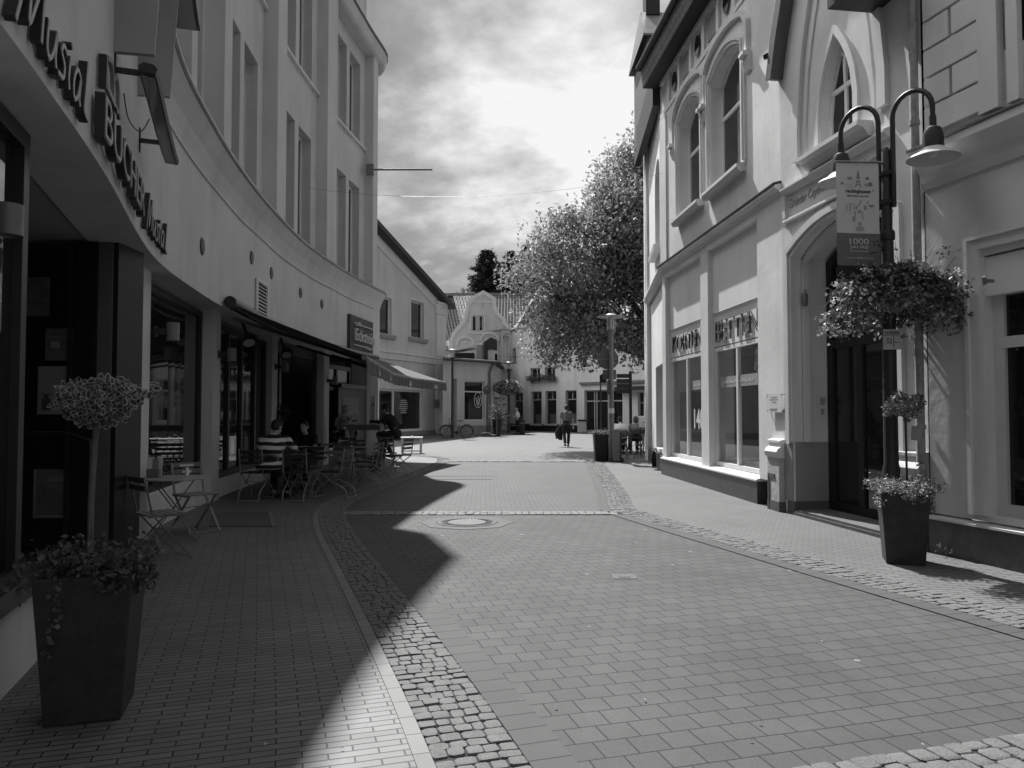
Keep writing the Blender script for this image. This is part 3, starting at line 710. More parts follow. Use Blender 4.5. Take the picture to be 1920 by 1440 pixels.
pts = [atY(36, 814, 5.6), atY(112, 812, 5.6), atY(126, 814, 5.5), atY(171, 829, 5.3)]
m = MB(); m.tube(pts, .016, 10); m.build('rail', METAL, rl, True)
m = MB(); e_ = pts[-1]; m.tube([e_+Vector((0, 0, -.01)), Vector((e_.x, e_.y, .24))], .018, 8); m.tube([Vector((pts[0].x, pts[0].y, 1.31)), Vector((pts[0].x, pts[0].y, .24))], .018, 8); build_each(m, 'post', METAL, rl, True)
# posters hanging behind/against the bookshop glass
def poster(px0, py0, px1, py1, m_, label, lines=(), shp=None):
    A_, C_ = atY(px0, py0, yb-.03), atY(px1, py1, yb-.03); W_, H_ = C_.x-A_.x, A_.z-C_.z
    o = MB(); o.box(A_.x, C_.x, yb-.034, yb-.026, C_.z, A_.z); o = o.build('poster', m_); tag(o, label, 'poster', 'posters in the bookshop window')
    q = MB()
    for (a, c, e1, e2) in lines: q.box(A_.x+W_*a, A_.x+W_*c, yb-.037, yb-.034, C_.z+H_*e1, C_.z+H_*e2)
    if lines: q.build('print', INK if shp is None else shp, o)
    return o
P2 = mat('dim_paper', .22, .6, .1, 8); P1 = mat('grey_poster', .10, .6, .3, 6)
poster(40, 520, 92, 593, P1, 'plain grey poster high behind the bookshop glass', ((.1, .9, .3, .34),))
poster(86, 616, 138, 676, P1, 'small dim landscape poster behind the bookshop glass', ((.1, .9, .72, .74), (.2, .5, .4, .6), (.75, .85, .3, .55)), P2)
poster(72, 687, 142, 777, P2, 'pale poster with a dark figure in a hat behind the bookshop glass', ((.12, .34, .08, .34), (.18, .28, .34, .42), (.13, .33, .40, .425)))
o = poster(63, 880, 138, 972, P1, 'framed poster with script lettering low behind the bookshop glass', ((.05, .95, .03, .06), (.04, .07, .0, 1), (.95, .98, .0, 1)), P2)
A_ = atY(63, 880, yb-.03); text_on('Lüpertz', .1, .002, lambda x, y, zz: Vector((A_.x+.10+x, yb-.038-zz, A_.z-.13+y)), 'print', P2, o, width=.24, height=.07, shear=.3)
# script and block letters on the fascia
def wall_fn(W, s, z, d, k=1): return lambda x, y, zz: W.pt(s+k*x, d+zz, z+y)
SG = mat('sign_face', .34, .5, .05, 5)
def channel_letters(name, label, s, width, z, height, txt, shear, depth=.06, space=1.0):
    t = thing(name, label, 'shop lettering', LW.pt(s, 0, z), 0, 'raised letters on the bookshop fascia')
    text_on(txt, .4, depth, wall_fn(LW, s, z, .02), 'letter_body', METAL, t, width=width, height=height, shear=shear, space=space, bold=.004)
    text_on(txt, .4, .006, wall_fn(LW, s+.012, z+.012, .02+depth), 'letter_face', SG, t, width=width-.024, height=height-.024, shear=shear, space=space, bold=-.006)
    return t
def script(name, label, s, width, z, height):
    """joined handwriting: Musial, drawn as raised strokes"""
    t = thing(name, label, 'shop lettering', LW.pt(s, 0, z), 0, 'raised letters on the bookshop fascia')
    ST_ = [[(0, -.12), (.02, .3), (.07, 1.05), (.09, .6), (.11, .08), (.16, .6), (.21, 1.0), (.225, .5), (.24, .05)], [(.29, .55), (.30, .15), (.34, .02), (.38, .2), (.40, .55), (.405, .2), (.43, .02)],
           [(.55, .5), (.50, .56), (.475, .42), (.53, .26), (.53, .06), (.46, .02)], [(.60, .55), (.60, .2), (.625, .02)], [(.60, .74), (.605, .80)],
           [(.77, .5), (.71, .56), (.675, .3), (.70, .03), (.75, .12), (.775, .5), (.775, .15), (.80, .02)], [(.86, .98), (.865, .4), (.87, .1), (.90, .02), (.95, .0)]]
    for nm, dd0, dd1, wd, mm in (('letter_body', .01, .055, .034, METAL), ('letter_face', .056, .06, .024, SG)):
        q = MB()
        for st_ in ST_:
            P = smooth_path([(x+.07*y, y) for x, y in st_], 5)
            P = [(s+v[0]*width, z+v[1]*height) for v in P]
            q.wpath(LW, P, wd, dd0, dd1)
        q.build(nm, mm, t)
    return t
script('script_lettering', 'large dark raised script reading Musial nearest the top left', 10.25, 1.34, 3.22, .34)
channel_letters('block_lettering', 'dark raised capitals reading BÜCHER on the white fascia', 11.86, 2.12, 3.24, .36, 'BÜCHER', 0)
script('script_lettering', 'small dark raised script reading Musial after the word BÜCHER', 14.40, 1.45, 3.28, .33)
t = thing('book_emblem', 'grey raised open book emblem above the B of BÜCHER', 'emblem', LW.pt(12.1, 0, 3.6))
m = MB(); m.wbox(LW, 12.00, 12.04, .01, .06, 3.62, 3.84); m.build('spine', METAL, t)
m = MB(); m.wpath(LW, smooth_path([(12.06, 3.84), (12.18, 3.87), (12.28, 3.80), (12.30, 3.62)], 5), .035, .035, .06); m.wpath(LW, smooth_path([(12.30, 3.80), (12.40, 3.86), (12.50, 3.80), (12.52, 3.64)], 5), .035, .035, .06); m.wpath(LW, [(12.06, 3.65), (12.52, 3.63)], .035, .035, .06); m.build('pages', IRON, t)
# balcony over the bookshop with slanted fins below
t = thing('balcony', 'white balcony with brackets and dark edge above the bookshop lettering', 'balcony', LW.pt(13.5, .3, 5.6))
sa, sb = 7.0, 15.05
m = MB(); m.wbox(LW, sa, sb, -.1, .42, 5.535, 5.70); m.wbox(LW, sa, sb, .22, .42, 5.70, 5.95); m.build('slab', SOF_SHADE, t)  # slab in a darker grey that imitates the shade of the overhang
m = MB(); m.wbox(LW, sa, sb, .421, .455, 5.54, 5.98); m.build('edge_trim', METAL, t)
for q, zf in ((8.4, 3.95), (9.8, 3.95), (11.2, 3.95), (12.6, 4.13), (14.02, 4.38)):
    m = MB(); m.wprof(LW, q, q+.05, [(.0, zf), (.27, zf+.02), (.34, 5.532), (.0, 5.532)]); m.build('bracket', SOF_SHADE, t)  # shade on the white fins is put into this grey
# floodlight on two arms
t = thing('floodlight', 'long dark floodlight box on two wall arms above the BÜCHER lettering', 'floodlight', LW.pt(13.6, .4, 4.2))
fd = .235; zc = 4.03
m = MB(); m.wprof(LW, 12.55, 14.75, [(fd-.065, zc-.035), (fd+.05, zc-.045), (fd+.065, zc-.01), (fd+.04, zc+.02), (fd-.03, zc+.03), (fd-.065, zc+.0)]); m.build('housing', METAL, t)
m = MB(); m.wprof(LW, 12.62, 14.68, [(fd-.052, zc-.038), (fd+.04, zc-.047), (fd+.04, zc-.051), (fd-.052, zc-.042)]); m.build('lens', mat('lamp_glass', .16, .12, .1, 3), t)
for q in (12.66, 14.2):
    m = MB(); m.wbox(LW, q-.018, q+.018, .01, fd-.05, zc-.03, zc+.005); m.wbox(LW, q-.03, q+.03, .004, .015, zc-.12, zc+.10); m.build('arm', METAL, t)
m = MB(); m.tube(smooth_path([LW.pt(13.0, .02, 3.98), LW.pt(13.05, .05, 3.80), LW.pt(13.2, .12, 3.76), LW.pt(13.5, fd-.08, 3.98)], 6), .005, 5); m.build('cable', METAL, t)
# ventilation openings
for i, (px_, py_, lab) in enumerate(((378, 462, 'round wall vent nearest the script lettering'), (471, 483, 'round wall vent left of the louvred grille'), (508, 512, 'round wall vent just right of the louvred grille'), (563, 549, 'round wall vent midway to the cafe sign'), (603, 570, 'round wall vent nearest the cafe sign'))):
    s_, z_ = lh(px_, py_); t = thing('round_vent', lab, 'vent', LW.pt(s_, 0, z_), 0, 'round vents in the fascia')
    m = MB(); P = [LW.pt(s_+.13*math.cos(a*math.pi/10), .004, z_+.13*math.sin(a*math.pi/10)) for a in range(20)]; Q = [LW.pt(s_+.11*math.cos(a*math.pi/10), .015, z_+.11*math.sin(a*math.pi/10)) for a in range(20)]
    for a in range(20): m.poly([P[a], P[(a+1) % 20], Q[(a+1) % 20], Q[a]])
    m.poly(Q); m.build('cowl', BLACK, t)
    m = MB()
    for k in range(-3, 4): l = math.sqrt(max(0, .11**2-(k*.032)**2)); m.wbox(LW, s_-l, s_+l, .014, .024, z_+k*.032-.008, z_+k*.032+.004)
    m.build('slats', IRON, t)
s0, z1 = lh(478, 520); s1, z0 = lh(498, 595); t = thing('louvre_grille', 'tall louvred ventilation grille above the awning', 'vent', LW.pt(s0, 0, z0)); z0, z1 = 3.36, 4.0
m = MB(); m.wbox(LW, s0, s1, .0, .012, z0, z1); m.build('backing', BLACK, t)
m = MB()
for k in range(9): z_ = z0+.03+k*(z1-z0-.06)/8.5; m.wprof(LW, s0+.05, s1-.05, [(.012, z_+.035), (.045, z_), (.05, z_+.004), (.016, z_+.042)])
m.build('louvres', WHITE, t)
m = MB(); m.wbox(LW, s0, s0+.05, .012, .055, z0, z1); m.wbox(LW, s1-.05, s1, .012, .055, z0, z1); m.wbox(LW, s0+.05, s1-.05, .012, .055, z1-.03, z1); m.build('frame', WHITE, t)
# cafe sign
s0, s1 = LW.hs(650), LW.hs(693); t = thing('cafe_sign', 'dark square cafe sign with raised pale lettering reading Eckstein', 'sign', LW.pt(s0, 0, 3.3))
m = MB(); m.wbox(LW, s0, s1, .0, .10, 3.31, 4.34); m.build('panel', mat('sign_panel', .05, .6, .15, 5), t)
ws = s1-s0; LP = mat('sign_letters', .52, .5, .06, 6)
text_on('Eckstein', .4, .07, wall_fn(LW, s0+.16*ws, 3.60, .10), 'lettering', LP, t, width=.82*ws, height=.36)
text_on('café', .2, .05, wall_fn(LW, s0+.16*ws, 4.06, .10), 'lettering', LP, t, width=.26*ws, height=.13)
text_on('bar', .2, .05, wall_fn(LW, s0+.70*ws, 3.41, .10), 'lettering', LP, t, width=.24*ws, height=.11)
m = MB(); m.wbox(LW, s0+.44*ws, s1-.01, .10, .14, 4.09, 4.12); m.wbox(LW, s0+.14*ws, s0+.68*ws, .10, .14, 3.45, 3.48); m.build('rule', LP, t)
# flagpole and span wire
p0 = atY(700, 318, 24.0); t = thing('flagpole', 'grey bare flagpole sticking out from the curved facade', 'flagpole', p0)
m = MB(); m.tube([p0, p0+Vector((1.9, .15, .05))], .032, 8); m.build('pole', IRON, t, True); m = MB(); m.box(p0.x-.22, p0.x+.02, p0.y-.10, p0.y+.10, p0.z-.16, p0.z+.16); m.build('bracket', IRON, t)
a = LW.pt(lh(577, 365, -.2)[0], -.2, 0); a.z = 7.2; c = Vector((3.55, 17.3, 7.05)); P = []
for i in range(25): k = i/24; q = a.lerp(c, k); q.z -= .62*4*k*(1-k)*.6; P.append(q)
m = MB(); m.tube(P, .004, 5); tag(m.build('span_wire', IRON), 'thin sagging wire strung across the street between the facades', 'wire')
# wall lamps on the piers
def wall_lamp(px_, py_, lab, d0=GD, r=.075):
    s_, z_ = lh(px_, py_, d0, 6); s_ -= .05; t = thing('wall_lamp', lab, 'wall lamp', LW.pt(s_, d0, z_), 0, 'cylinder lamps on the piers')
    m = MB(); m.wbox(LW, s_-.03, s_+.03, d0, d0+.14, z_-.035, z_+.035); m.wbox(LW, s_-.05, s_+.05, d0-.002, d0+.03, z_-.06, z_+.06); m.build('bracket', METAL, t)
    c = LW.pt(s_, d0+.14+r, 0); m = MB(); m.lathe([(r*.97, z_-.10), (r, z_-.11), (r, z_+.11), (r*.9, z_+.11), (r*.9, z_-.09)], 24, (c.x, c.y, 0)); m.build('shade', IRON, t, True)
    m = MB(); m.lathe([(r*.88, z_-.06), (r*.88, z_-.05)], 16, (c.x, c.y, 0)); m.build('lens', WHITE, t)
wall_lamp(290, 622, 'grey cylinder wall lamp beside the first big shop window'); wall_lamp(411, 665, 'cylinder wall lamp at the near end of the awning'); wall_lamp(517, 688, 'cylinder wall lamp under the awning at the folding doors'); wall_lamp(615, 714, 'cylinder wall lamp farthest along under the awning')
sl_ = pr[0][1]; t = thing('wall_lamp', 'large grey drum wall lamp at the left edge of the view', 'wall lamp', LW.pt(sl_, GD, 2.5), 0, 'cylinder lamps on the piers')
c = atY(16, 412, 3.93); m = MB(); m.lathe([(.066, c.z-.075), (.070, c.z-.085), (.070, c.z+.08), (.063, c.z+.08), (.063, c.z-.06)], 28, (c.x, c.y, 0)); m.build('shade', IRON, t, True)
m = MB(); m.beam((c.x-.32, c.y, c.z), (c.x-.05, c.y, c.z), .03, .03); m.build('bracket', METAL, t)
# low planting trough at the left edge
b_ = LW.pt(LW.sY(4.45), -.16, .5)
n_ = 160; C = np.array([[b_.x, b_.y, b_.z]])+np.random.normal(size=(n_, 3))*[.06, .30, .04]; 
o = leaf_mesh('ivy_plant', LEAFM, C, rnd_dirs(n_), rnd_dirs(n_, .8), np.random.uniform(.03, .06, n_), np.random.uniform(.025, .04, n_)); tag(o, 'trailing ivy on the low wall at the left edge', 'ivy')
# ================================================================== AWNING
AW = thing('cafe_awning', 'dark cafe awning with pale printed valance stretched over the terrace', 'awning', (-3.6, 17, 2.4))
fb = smooth_path([Vector((-2.33, 11.75, 2.36)), Vector((-2.66, 14.5, 2.36)), Vector((-2.77, 17.3, 2.36)), Vector((-2.60, 19.8, 2.36)), Vector((-2.04, 22.6, 2.36))], 1)
fbS = [fb[0]]
segs = [(Vector((-2.33, 11.75, 2.36)), Vector((-2.77, 17.4, 2.36))), (Vector((-2.77, 17.4, 2.36)), Vector((-2.57, 20.0, 2.36))), (Vector((-2.57, 20.0, 2.36)), Vector((-2.02, 22.6, 2.36)))]
wy = [11.9, 17.4, 20.2, 24.3]
m = MB(); sk = MB(); vl = MB(); ba = MB()
for k, (a, c) in enumerate(segs):
    N = 8
    wa = [LW.pt(LW.sY(wy[k]+(wy[k+1]-wy[k])*i/N), .16, 3.18) for i in range(N+1)]; fa = [a.lerp(c, i/N) for i in range(N+1)]
    for i in range(N):
        for dz in (0, -.018): m.poly([wa[i]+Vector((0, 0, dz)), wa[i+1]+Vector((0, 0, dz)), fa[i+1]+Vector((0, 0, dz)), fa[i]+Vector((0, 0, dz))])
    ba.tube([a+Vector((0, 0, -.02)), c+Vector((0, 0, -.02))], .045, 8)
    nr = Vector(((c-a).y, -(c-a).x, 0)).normalized(); M_ = 34; pv = None
    for i in range(M_+1):
        q = a.lerp(c, i/M_)+nr*(.035+.008*math.sin(i*1.3)); zb = 2.10+.008*math.sin(i*.9)
        cur = (q+Vector((0, 0, -.04)), Vector((q.x+nr.x*.012, q.y+nr.y*.012, zb)))
        if pv: vl.poly([pv[0], cur[0], cur[1], pv[1]]); vl.poly([pv[0]-nr*.006, cur[0]-nr*.006, cur[1]-nr*.006, pv[1]-nr*.006])
        pv = cur
m.build('canopy', FAB, AW); ba.build('front_bar', IRON, AW, True); vl.build('valance', FAB, AW)
m = MB(); m.tube([LW.pt(LW.sY(11.75+(12.6)*i/30), .12, 3.22) for i in range(31)], .10, 10); m.build('cassette', METAL, AW, True)
for k, ya in enumerate((12.1, 17.2, 20.2, 23.6)):
    a = LW.pt(LW.sY(ya), .1, 3.0); c = segs[min(k, 2)][0].lerp(segs[min(k, 2)][1], .03 if k < 3 else .95)+Vector((-.06, 0, -.03)); mid = a.lerp(c, .5)+Vector((.1, -.5 if k else .9, -.03))
    m = MB(); m.beam(a, mid, .05, .05); m.beam(mid, c, .04, .04); m.build('arm', METAL, AW)
for (k, f, w_) in ((0, .30, .30), (0, .72, .30), (1, .56, .32), (2, .52, .34)):      # pale printed emblem with three pegs on the valance
    a, c = segs[k]; nr = Vector(((c-a).y, -(c-a).x, 0)).normalized(); dr = (c-a).normalized(); o_ = a.lerp(c, f)+nr*.060
    m = MB()
    for (x0, x1, z0, z1) in ((0, 1, 2.13, 2.20), (.0, .12, 2.20, 2.27), (.44, .56, 2.20, 2.26), (.88, 1, 2.20, 2.25), (.22, .32, 2.21, 2.235), (.68, .78, 2.21, 2.235)):
        A_, B_ = o_+dr*x0*w_, o_+dr*x1*w_; m.extr([(A_.x, A_.y, z0), (B_.x, B_.y, z0), (B_.x, B_.y, z1), (A_.x, A_.y, z1)], nr*.004)
    m.build('emblem', mat('valance_print', .42, .8, .1, 9), AW)
for px_, py_, Y in ((482, 645, 13.6), (556, 676, 16.6)):
    q = LW.pt(LW.sY(Y), -.02, 2.84); t = thing('spotlight', 'black hooded spotlight under the awning, %s' % ('near end' if Y < 15 else 'above the folding doors'), 'spotlight', q, 0, 'spotlights under the awning')
    m = MB(); m.beam(q+Vector((-.1, 0, .28)), q, .05, .05); m.build('stem', METAL, t)
    m = MB(); m.loft([(q+Vector((.0, .06, .04)), .07, .07, (1, 0, 0), (0, .4, .9)), (q+Vector((.04, -.02, 0)), .11, .09, (1, 0, 0), (0, .4, .9)), (q+Vector((.10, -.20, -.12)), .14, .12, (1, 0, 0), (0, .5, .86))], 12); m.build('hood', METAL, t, True)
    m = MB(); m.loft([(q+Vector((.101, -.202, -.122)), .11, .09, (1, 0, 0), (0, .5, .86)), (q+Vector((.103, -.206, -.126)), .10, .08, (1, 0, 0), (0, .5, .86))], 12); m.build('lens', WHITE, t)
# ================================================================== RIGHT: CORNER SHOP (A), GOTHIC DOORWAY HOUSE (B), NEAREST HOUSE (C)
def ax(y): return 4.81-.071*y
WA = Wall([(ax(11.05), 11.05, 0), (ax(17.62), 17.62, 0)], -1)
WA2 = Wall([(ax(17.62)+.02, 17.62, 0), (4.12, 22.6, 0)], -1)
A = thing('corner_shop_building', 'white two storey corner shop building with arched upper windows on the right side', 'building', (6, 15, 0))
SA = WA.L[-1]
def sa(px, d=0): return WA.hs(px, d)
p0e = sa(1422); q1 = sa(1328.5); q0 = sa(1314.5); e1 = sa(1248.5)     # pier end, middle pilaster, end pilaster (far edges grow)
m = MB()
m.wbox(WA, 0, p0e, -.5, .0, .42, 4.60); m.wbox(WA, q1, q0, -.5, .0, .42, 4.60); m.wbox(WA, e1, SA, -.5, .0, .42, 4.60)
m.wbox(WA, 0, SA, -.5, .003, 4.60, 4.72)
build_each(m, 'pilaster', PLR, A)
m = MB()
for a, c in ((p0e, q1), (q0, e1)):
    m.wbox(WA, a, c, -.5, -.09, 3.36, 4.60)
    m.wprof(WA, a, c, [(-.35, 2.72), (-.12, 2.72), (-.12, 3.30), (-.10, 3.355), (-.35, 3.355)])
build_each(m, 'spandrel', PLS, A)
m = MB(); m.wprof(WA, -.01, SA+.02, [(-.3, 4.722), (.01, 4.722), (.04, 4.79), (.11, 4.83), (.11, 4.87), (-.3, 4.98)]); m.build('string_course', PLT, A)
m = MB(); m.wprof(WA, -.01, SA+.02, [(-.25, 4.982), (.115, 4.875), (.13, 4.885), (.13, 4.905), (-.25, 5.01)]); m.build('string_flashing', METAL, A)
m = MB(); m.wbox(WA, p0e-.02, SA, -.5, .05, 0, .37); m.build('plinth', PLINTH, A)
m = MB(); m.wprof(WA, p0e-.02, SA, [(-.3, .372), (.07, .372), (.07, .40), (-.1, .45), (-.3, .45)]); m.build('sill_course', PLT, A)
for a, c in ((p0e, q1), (q0, e1)):
    h = Hole(a+.015, c-.015, .46, 2.70, .0); window(WA, h, -.19, A, WHITE, GLASS, fw=.075, ft=.07, mull=(.52,))
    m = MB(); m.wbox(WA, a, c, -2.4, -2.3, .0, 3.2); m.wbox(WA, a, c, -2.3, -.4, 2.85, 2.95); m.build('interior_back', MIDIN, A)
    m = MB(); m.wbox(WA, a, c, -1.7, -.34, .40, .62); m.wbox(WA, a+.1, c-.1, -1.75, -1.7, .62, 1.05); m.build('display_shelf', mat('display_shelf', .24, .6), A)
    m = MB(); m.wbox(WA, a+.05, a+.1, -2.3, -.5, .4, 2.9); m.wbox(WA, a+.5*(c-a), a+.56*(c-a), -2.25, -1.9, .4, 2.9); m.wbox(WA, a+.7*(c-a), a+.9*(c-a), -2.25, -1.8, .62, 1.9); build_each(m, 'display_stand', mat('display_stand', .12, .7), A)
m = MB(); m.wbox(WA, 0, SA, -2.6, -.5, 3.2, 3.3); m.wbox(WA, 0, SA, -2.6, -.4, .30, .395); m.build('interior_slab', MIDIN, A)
# shop front stickers and posters
def wfnA(s, z, d): return lambda x, y, zz: WA.pt(s-x, d+zz, z+y)
t = thing('shop_lettering', 'dark open outline letters reading BETTEN over the nearer shop window', 'shop lettering', WA.pt(q1, 0, 3), 0, 'outline letters over the shop windows')
s0_ = sa(1343, -.1); s1_ = sa(1424, -.1)
text_on('BETTEN', .4, .012, wfnA(s0_, 2.80, -.105), 'letters', METAL, t, width=s0_-s1_, height=.39, outline=True)
t = thing('shop_lettering', 'dark open outline letters reading KORTEN over the farther shop window', 'shop lettering', WA.pt(e1, 0, 3), 0, 'outline letters over the shop windows')
s0_ = sa(1262, -.1); s1_ = sa(1316.5, -.1)
text_on('KORTEN', .4, .012, wfnA(s0_, 2.82, -.105), 'letters', METAL, t, width=s0_-s1_, height=.37, outline=True)
def sticker(px0, px1, z0, z1, m_, label, cat, d=-.145, txt=None, tm=None, tz=None, th=None):
    a = sa(px0, d); c = sa(px1, d); b_ = MB(); b_.wbox(WA, c, a, d-.004, d, z0, z1); o = b_.build(cat.replace(' ', '_'), m_); tag(o, label, cat)
    if txt: text_on(txt, .2, .004, wfnA(a-.06*(a-c), tz, d), 'print', tm, o, width=(a-c)*.86, height=th)
    return o
STK = mat('sticker_grey', .30, .5, .06, 5)
sticker(1350, 1421, 1.93, 2.13, STK, 'grey sale banner sticker with pale capitals across the nearer shop window', 'window sticker', txt='JUBILÄUMSVERKAUF', tm=PAPER, tz=1.985, th=.085)
sticker(1299, 1313.5, 1.94, 2.13, STK, 'grey sale banner sticker across the farther shop window', 'window sticker', txt='JUBILÄUM', tm=PAPER, tz=1.99, th=.085)
a_ = sa(1301, -.145); t = thing('window_number', 'large pale number 140 stuck on the farther shop window', 'window lettering', WA.pt(a_, -.14, 1.2))
text_on('140', .4, .004, wfnA(a_, 1.12, -.145), 'digits', PAPER, t, width=.62, height=.42, bold=.01)
t = thing('percent_poster', 'tilted pale percent poster hanging in the nearer shop window', 'poster', WA.pt(sa(1420, -.35), -.35, 2.2)); a_ = sa(1414, -.33)
m = MB(); m.extr([WA.pt(a_, -.33, 2.22), WA.pt(a_-.52, -.33, 2.02), WA.pt(a_-.52, -.33, 2.50), WA.pt(a_-.06, -.33, 2.58)], (0.006, 0, 0)); m.build('card', PAPER, t)
text_on('%', .4, .004, lambda x, y, zz: WA.pt(a_-.07-x, -.325+zz, 2.2+y-x*.1), 'print', STK, t, width=.32, height=.28)
# ---- upper floor
hw = []
for (pl, pr_) in ((1338, 1398), (1277.5, 1319.5)):
    c, a = sa(pl), sa(pr_); hw.append(Hole(a, c, 5.66, 7.98, .26, 'seg', .30))
m = MB(); wall_holes(m, WA, 0, SA, 4.95, 8.45, 0, hw)
m.wbox(WA, SA-.5, SA, .003, .035, 4.98, 8.40)
m.build('upper_wall', PLR, A)
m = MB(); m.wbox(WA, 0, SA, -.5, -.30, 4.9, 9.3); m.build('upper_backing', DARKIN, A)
for h, op in zip(hw, (True, False)):
    o = window(WA, h, 0, A, WHITE, DGLASS, fw=.07, ft=.06, trans=(7.02,))
    q = MB()      # moulded surround, hood and sill
    P = [(h.s0-.10, 5.70)]+[(h.s0-.10, 7.55)]+[(h.s0-.10+(h.s1-h.s0+.2)*i/14, h.top(h.s0+(h.s1-h.s0)*i/14)+.10) for i in range(15)]+[(h.s1+.10, 5.70)]
    q.wpath(WA, P, .16, .0, .045); q.wpath(WA, [(p[0], p[1]) for p in P], .05, .045, .075); q.build('window_surround', PLT, A)
    q = MB(); q.wprof(WA, h.s0-.13, h.s1+.13, [(-.2, 5.56), (.12, 5.52), (.17, 5.60), (.17, 5.655), (-.2, 5.70)]); q.build('window_sill', PLT, A)
    q = MB(); mid = (h.s0+h.s1)/2; hw_ = (h.s1-h.s0)/2+.34
    P = [(mid-hw_, 7.42), (mid-hw_, 7.95)]+[(mid-hw_+2*hw_*i/12, 7.97+.42*math.sqrt(max(0, 1-(i/6-1)**2))) for i in range(13)]+[(mid+hw_, 7.95), (mid+hw_, 7.42)]
    q.wpath(WA, P, .09, .003, .085)
    q.build('hood_mould', PLT, A)
    for sg in (-1, 1):
        q = MB(); q.wprof(WA, mid+sg*hw_-.10, mid+sg*hw_+.10, [(0, 7.10), (.04, 7.12), (.07, 7.22), (.10, 7.30), (.08, 7.34), (.16, 7.37), (.16, 7.43), (0, 7.43)]); q.build('corbel', PLT, A)
    if op:
        q = MB(); a, c = h.s0+.07, h.s1-.07
        for (x0, x1) in ((0, .06), (.94, 1)):
            q.extr([WA.pt(a+(c-a)*x0, -.22, 5.74), WA.pt(a+(c-a)*x1, -.22, 5.74), WA.pt(a+(c-a)*x1, -.38, 6.96), WA.pt(a+(c-a)*x0, -.38, 6.96)], (.04, 0, 0))
        q.build('tilted_sash', WHITE, o)
# frieze, eaves, gutter, roof
m = MB(); m.wbox(WA, 0, SA, -.4, .02, 8.45, 8.55); m.wbox(WA, 0, SA, -.4, -.04, 8.553, 9.25); m.wbox(WA, 0, SA, -.4, .02, 9.25, 9.35)
for k in range(8):
    s_ = .1+k*.82
    m.wbox(WA, s_, s_+.14, -.04, .018, 8.553, 9.25)
m.build('frieze', PLT, A)
for k in range(7):
    s_ = .1+k*.82+.48; m = MB()
    if k % 2 == 0: P = [WA.pt(s_+.15*math.cos(a*math.pi/9), .002, 8.90+.22*math.sin(a*math.pi/9)) for a in range(18)]; m.poly(P); m.build('attic_vent', DGLASS, A)
    else: m.wbox(WA, s_-.24, s_+.24, -.05, -.02, 8.66, 9.14); m.build('frieze_panel', PLG, A)
m = MB(); m.wbox(WA, -.05, SA+.35, -.5, .34, 9.352, 9.42); m.build('eaves_soffit', BLACK, A)
SLATE = brick_mat('slate', .07, .22, .16, .012, .18, rough=.55, var=.25, uv=True, bump=.4)
m = MB(); m.uv = []
ids = []
for (s_, z_) in ((-.05, 9.35), (SA+.35, 9.35), (SA+.35, 9.82), (-.05, 9.82)): ids.append(m.V(WA.pt(s_, .345+(z_-9.35)*.12, z_))); m.uv.append((s_, z_))
m.F(ids); m.build('slate_fascia', SLATE, A)
m = MB(); m.tube([WA.pt(-.05, .44, 9.86), WA.pt(SA+.4, .44, 9.86)], .075, 10); m.build('gutter', METAL, A, True)
m = MB(); a, c = WA.pt(-.05, .42, 9.85), WA.pt(SA+.4, .42, 9.85); r1, r2 = WA.pt(-.05, -4.5, 13.6), WA.pt(SA-2.0, -4.5, 13.6); back1, back2 = WA.pt(-.05, -9.5, 9.8), WA.pt(SA+.5, -9.5, 9.8)
m.poly([a, c, r2, r1]); m.poly([c, back2, r2]); m.poly([r1, r2, back2, back1]); m.build('roof', mat('roof_slate', .055, .6, .3, 5), A)
m = MB(); P = [WA.pt(0, -.45, 0), WA.pt(SA, -.45, 0), WA2.pt(WA2.L[-1], -.3, 0), Vector((11, 22.6, 0)), Vector((11.5, 11, 0))]
m.extr([(p.x, p.y, 4.99) for p in P], (0, 0, 4.4)); m.build('core', PLS, A)
m = MB(); m.wbox(WA, SA-.03, SA, -9.5, -2.7, 0, 4.98); m.wbox(WA, 0, .03, -9.5, -.6, 0, 9.4); m.build('cross_wall', PLS, A)
# second, receding facade beyond the corner
S2 = WA2.L[-1]; h1 = Hole(.55, 2.9, .5, 2.68, .25); h2 = Hole(.9, 2.3, 5.65, 8.0, .26, 'seg', .5)
m = MB(); wall_holes(m, WA2, 0, S2, .42, 4.6, -.06, [h1]); wall_holes(m, WA2, .0, S2, 4.95, 9.6, -.02, [h2]); m.wbox(WA2, S2-.5, S2, -.06, .06, 0, 9.6); m.build('receding_wall', PLR, A)
m = MB(); m.wprof(WA2, .0, S2+.1, [(-.3, 4.70), (.0, 4.70), (.04, 4.79), (.12, 4.83), (.12, 4.88), (-.3, 4.98)]); m.wprof(WA2, .7, 2.5, [(-.1, 5.50), (.14, 5.5), (.16, 5.62), (-.1, 5.66)]); m.build('string_course', PLT, A)
m = MB(); m.wbox(WA2, 0, S2, -.3, .0, 0, .40); m.build('plinth', PLINTH, A)
window(WA2, h1, -.06, A, WHITE, DGLASS, mull=(.5,)); window(WA2, h2, -.02, A, WHITE, DGLASS, trans=(7.0,))
m = MB(); p = WA2.pt(S2, .1, 0); m.extr([(p.x, p.y, 0), (11, p.y+.8, 0), (11, p.y+.8, 9.6), (p.x, p.y, 9.6)], (0, -.2, 0)); m.build('end_wall', PLS, A)
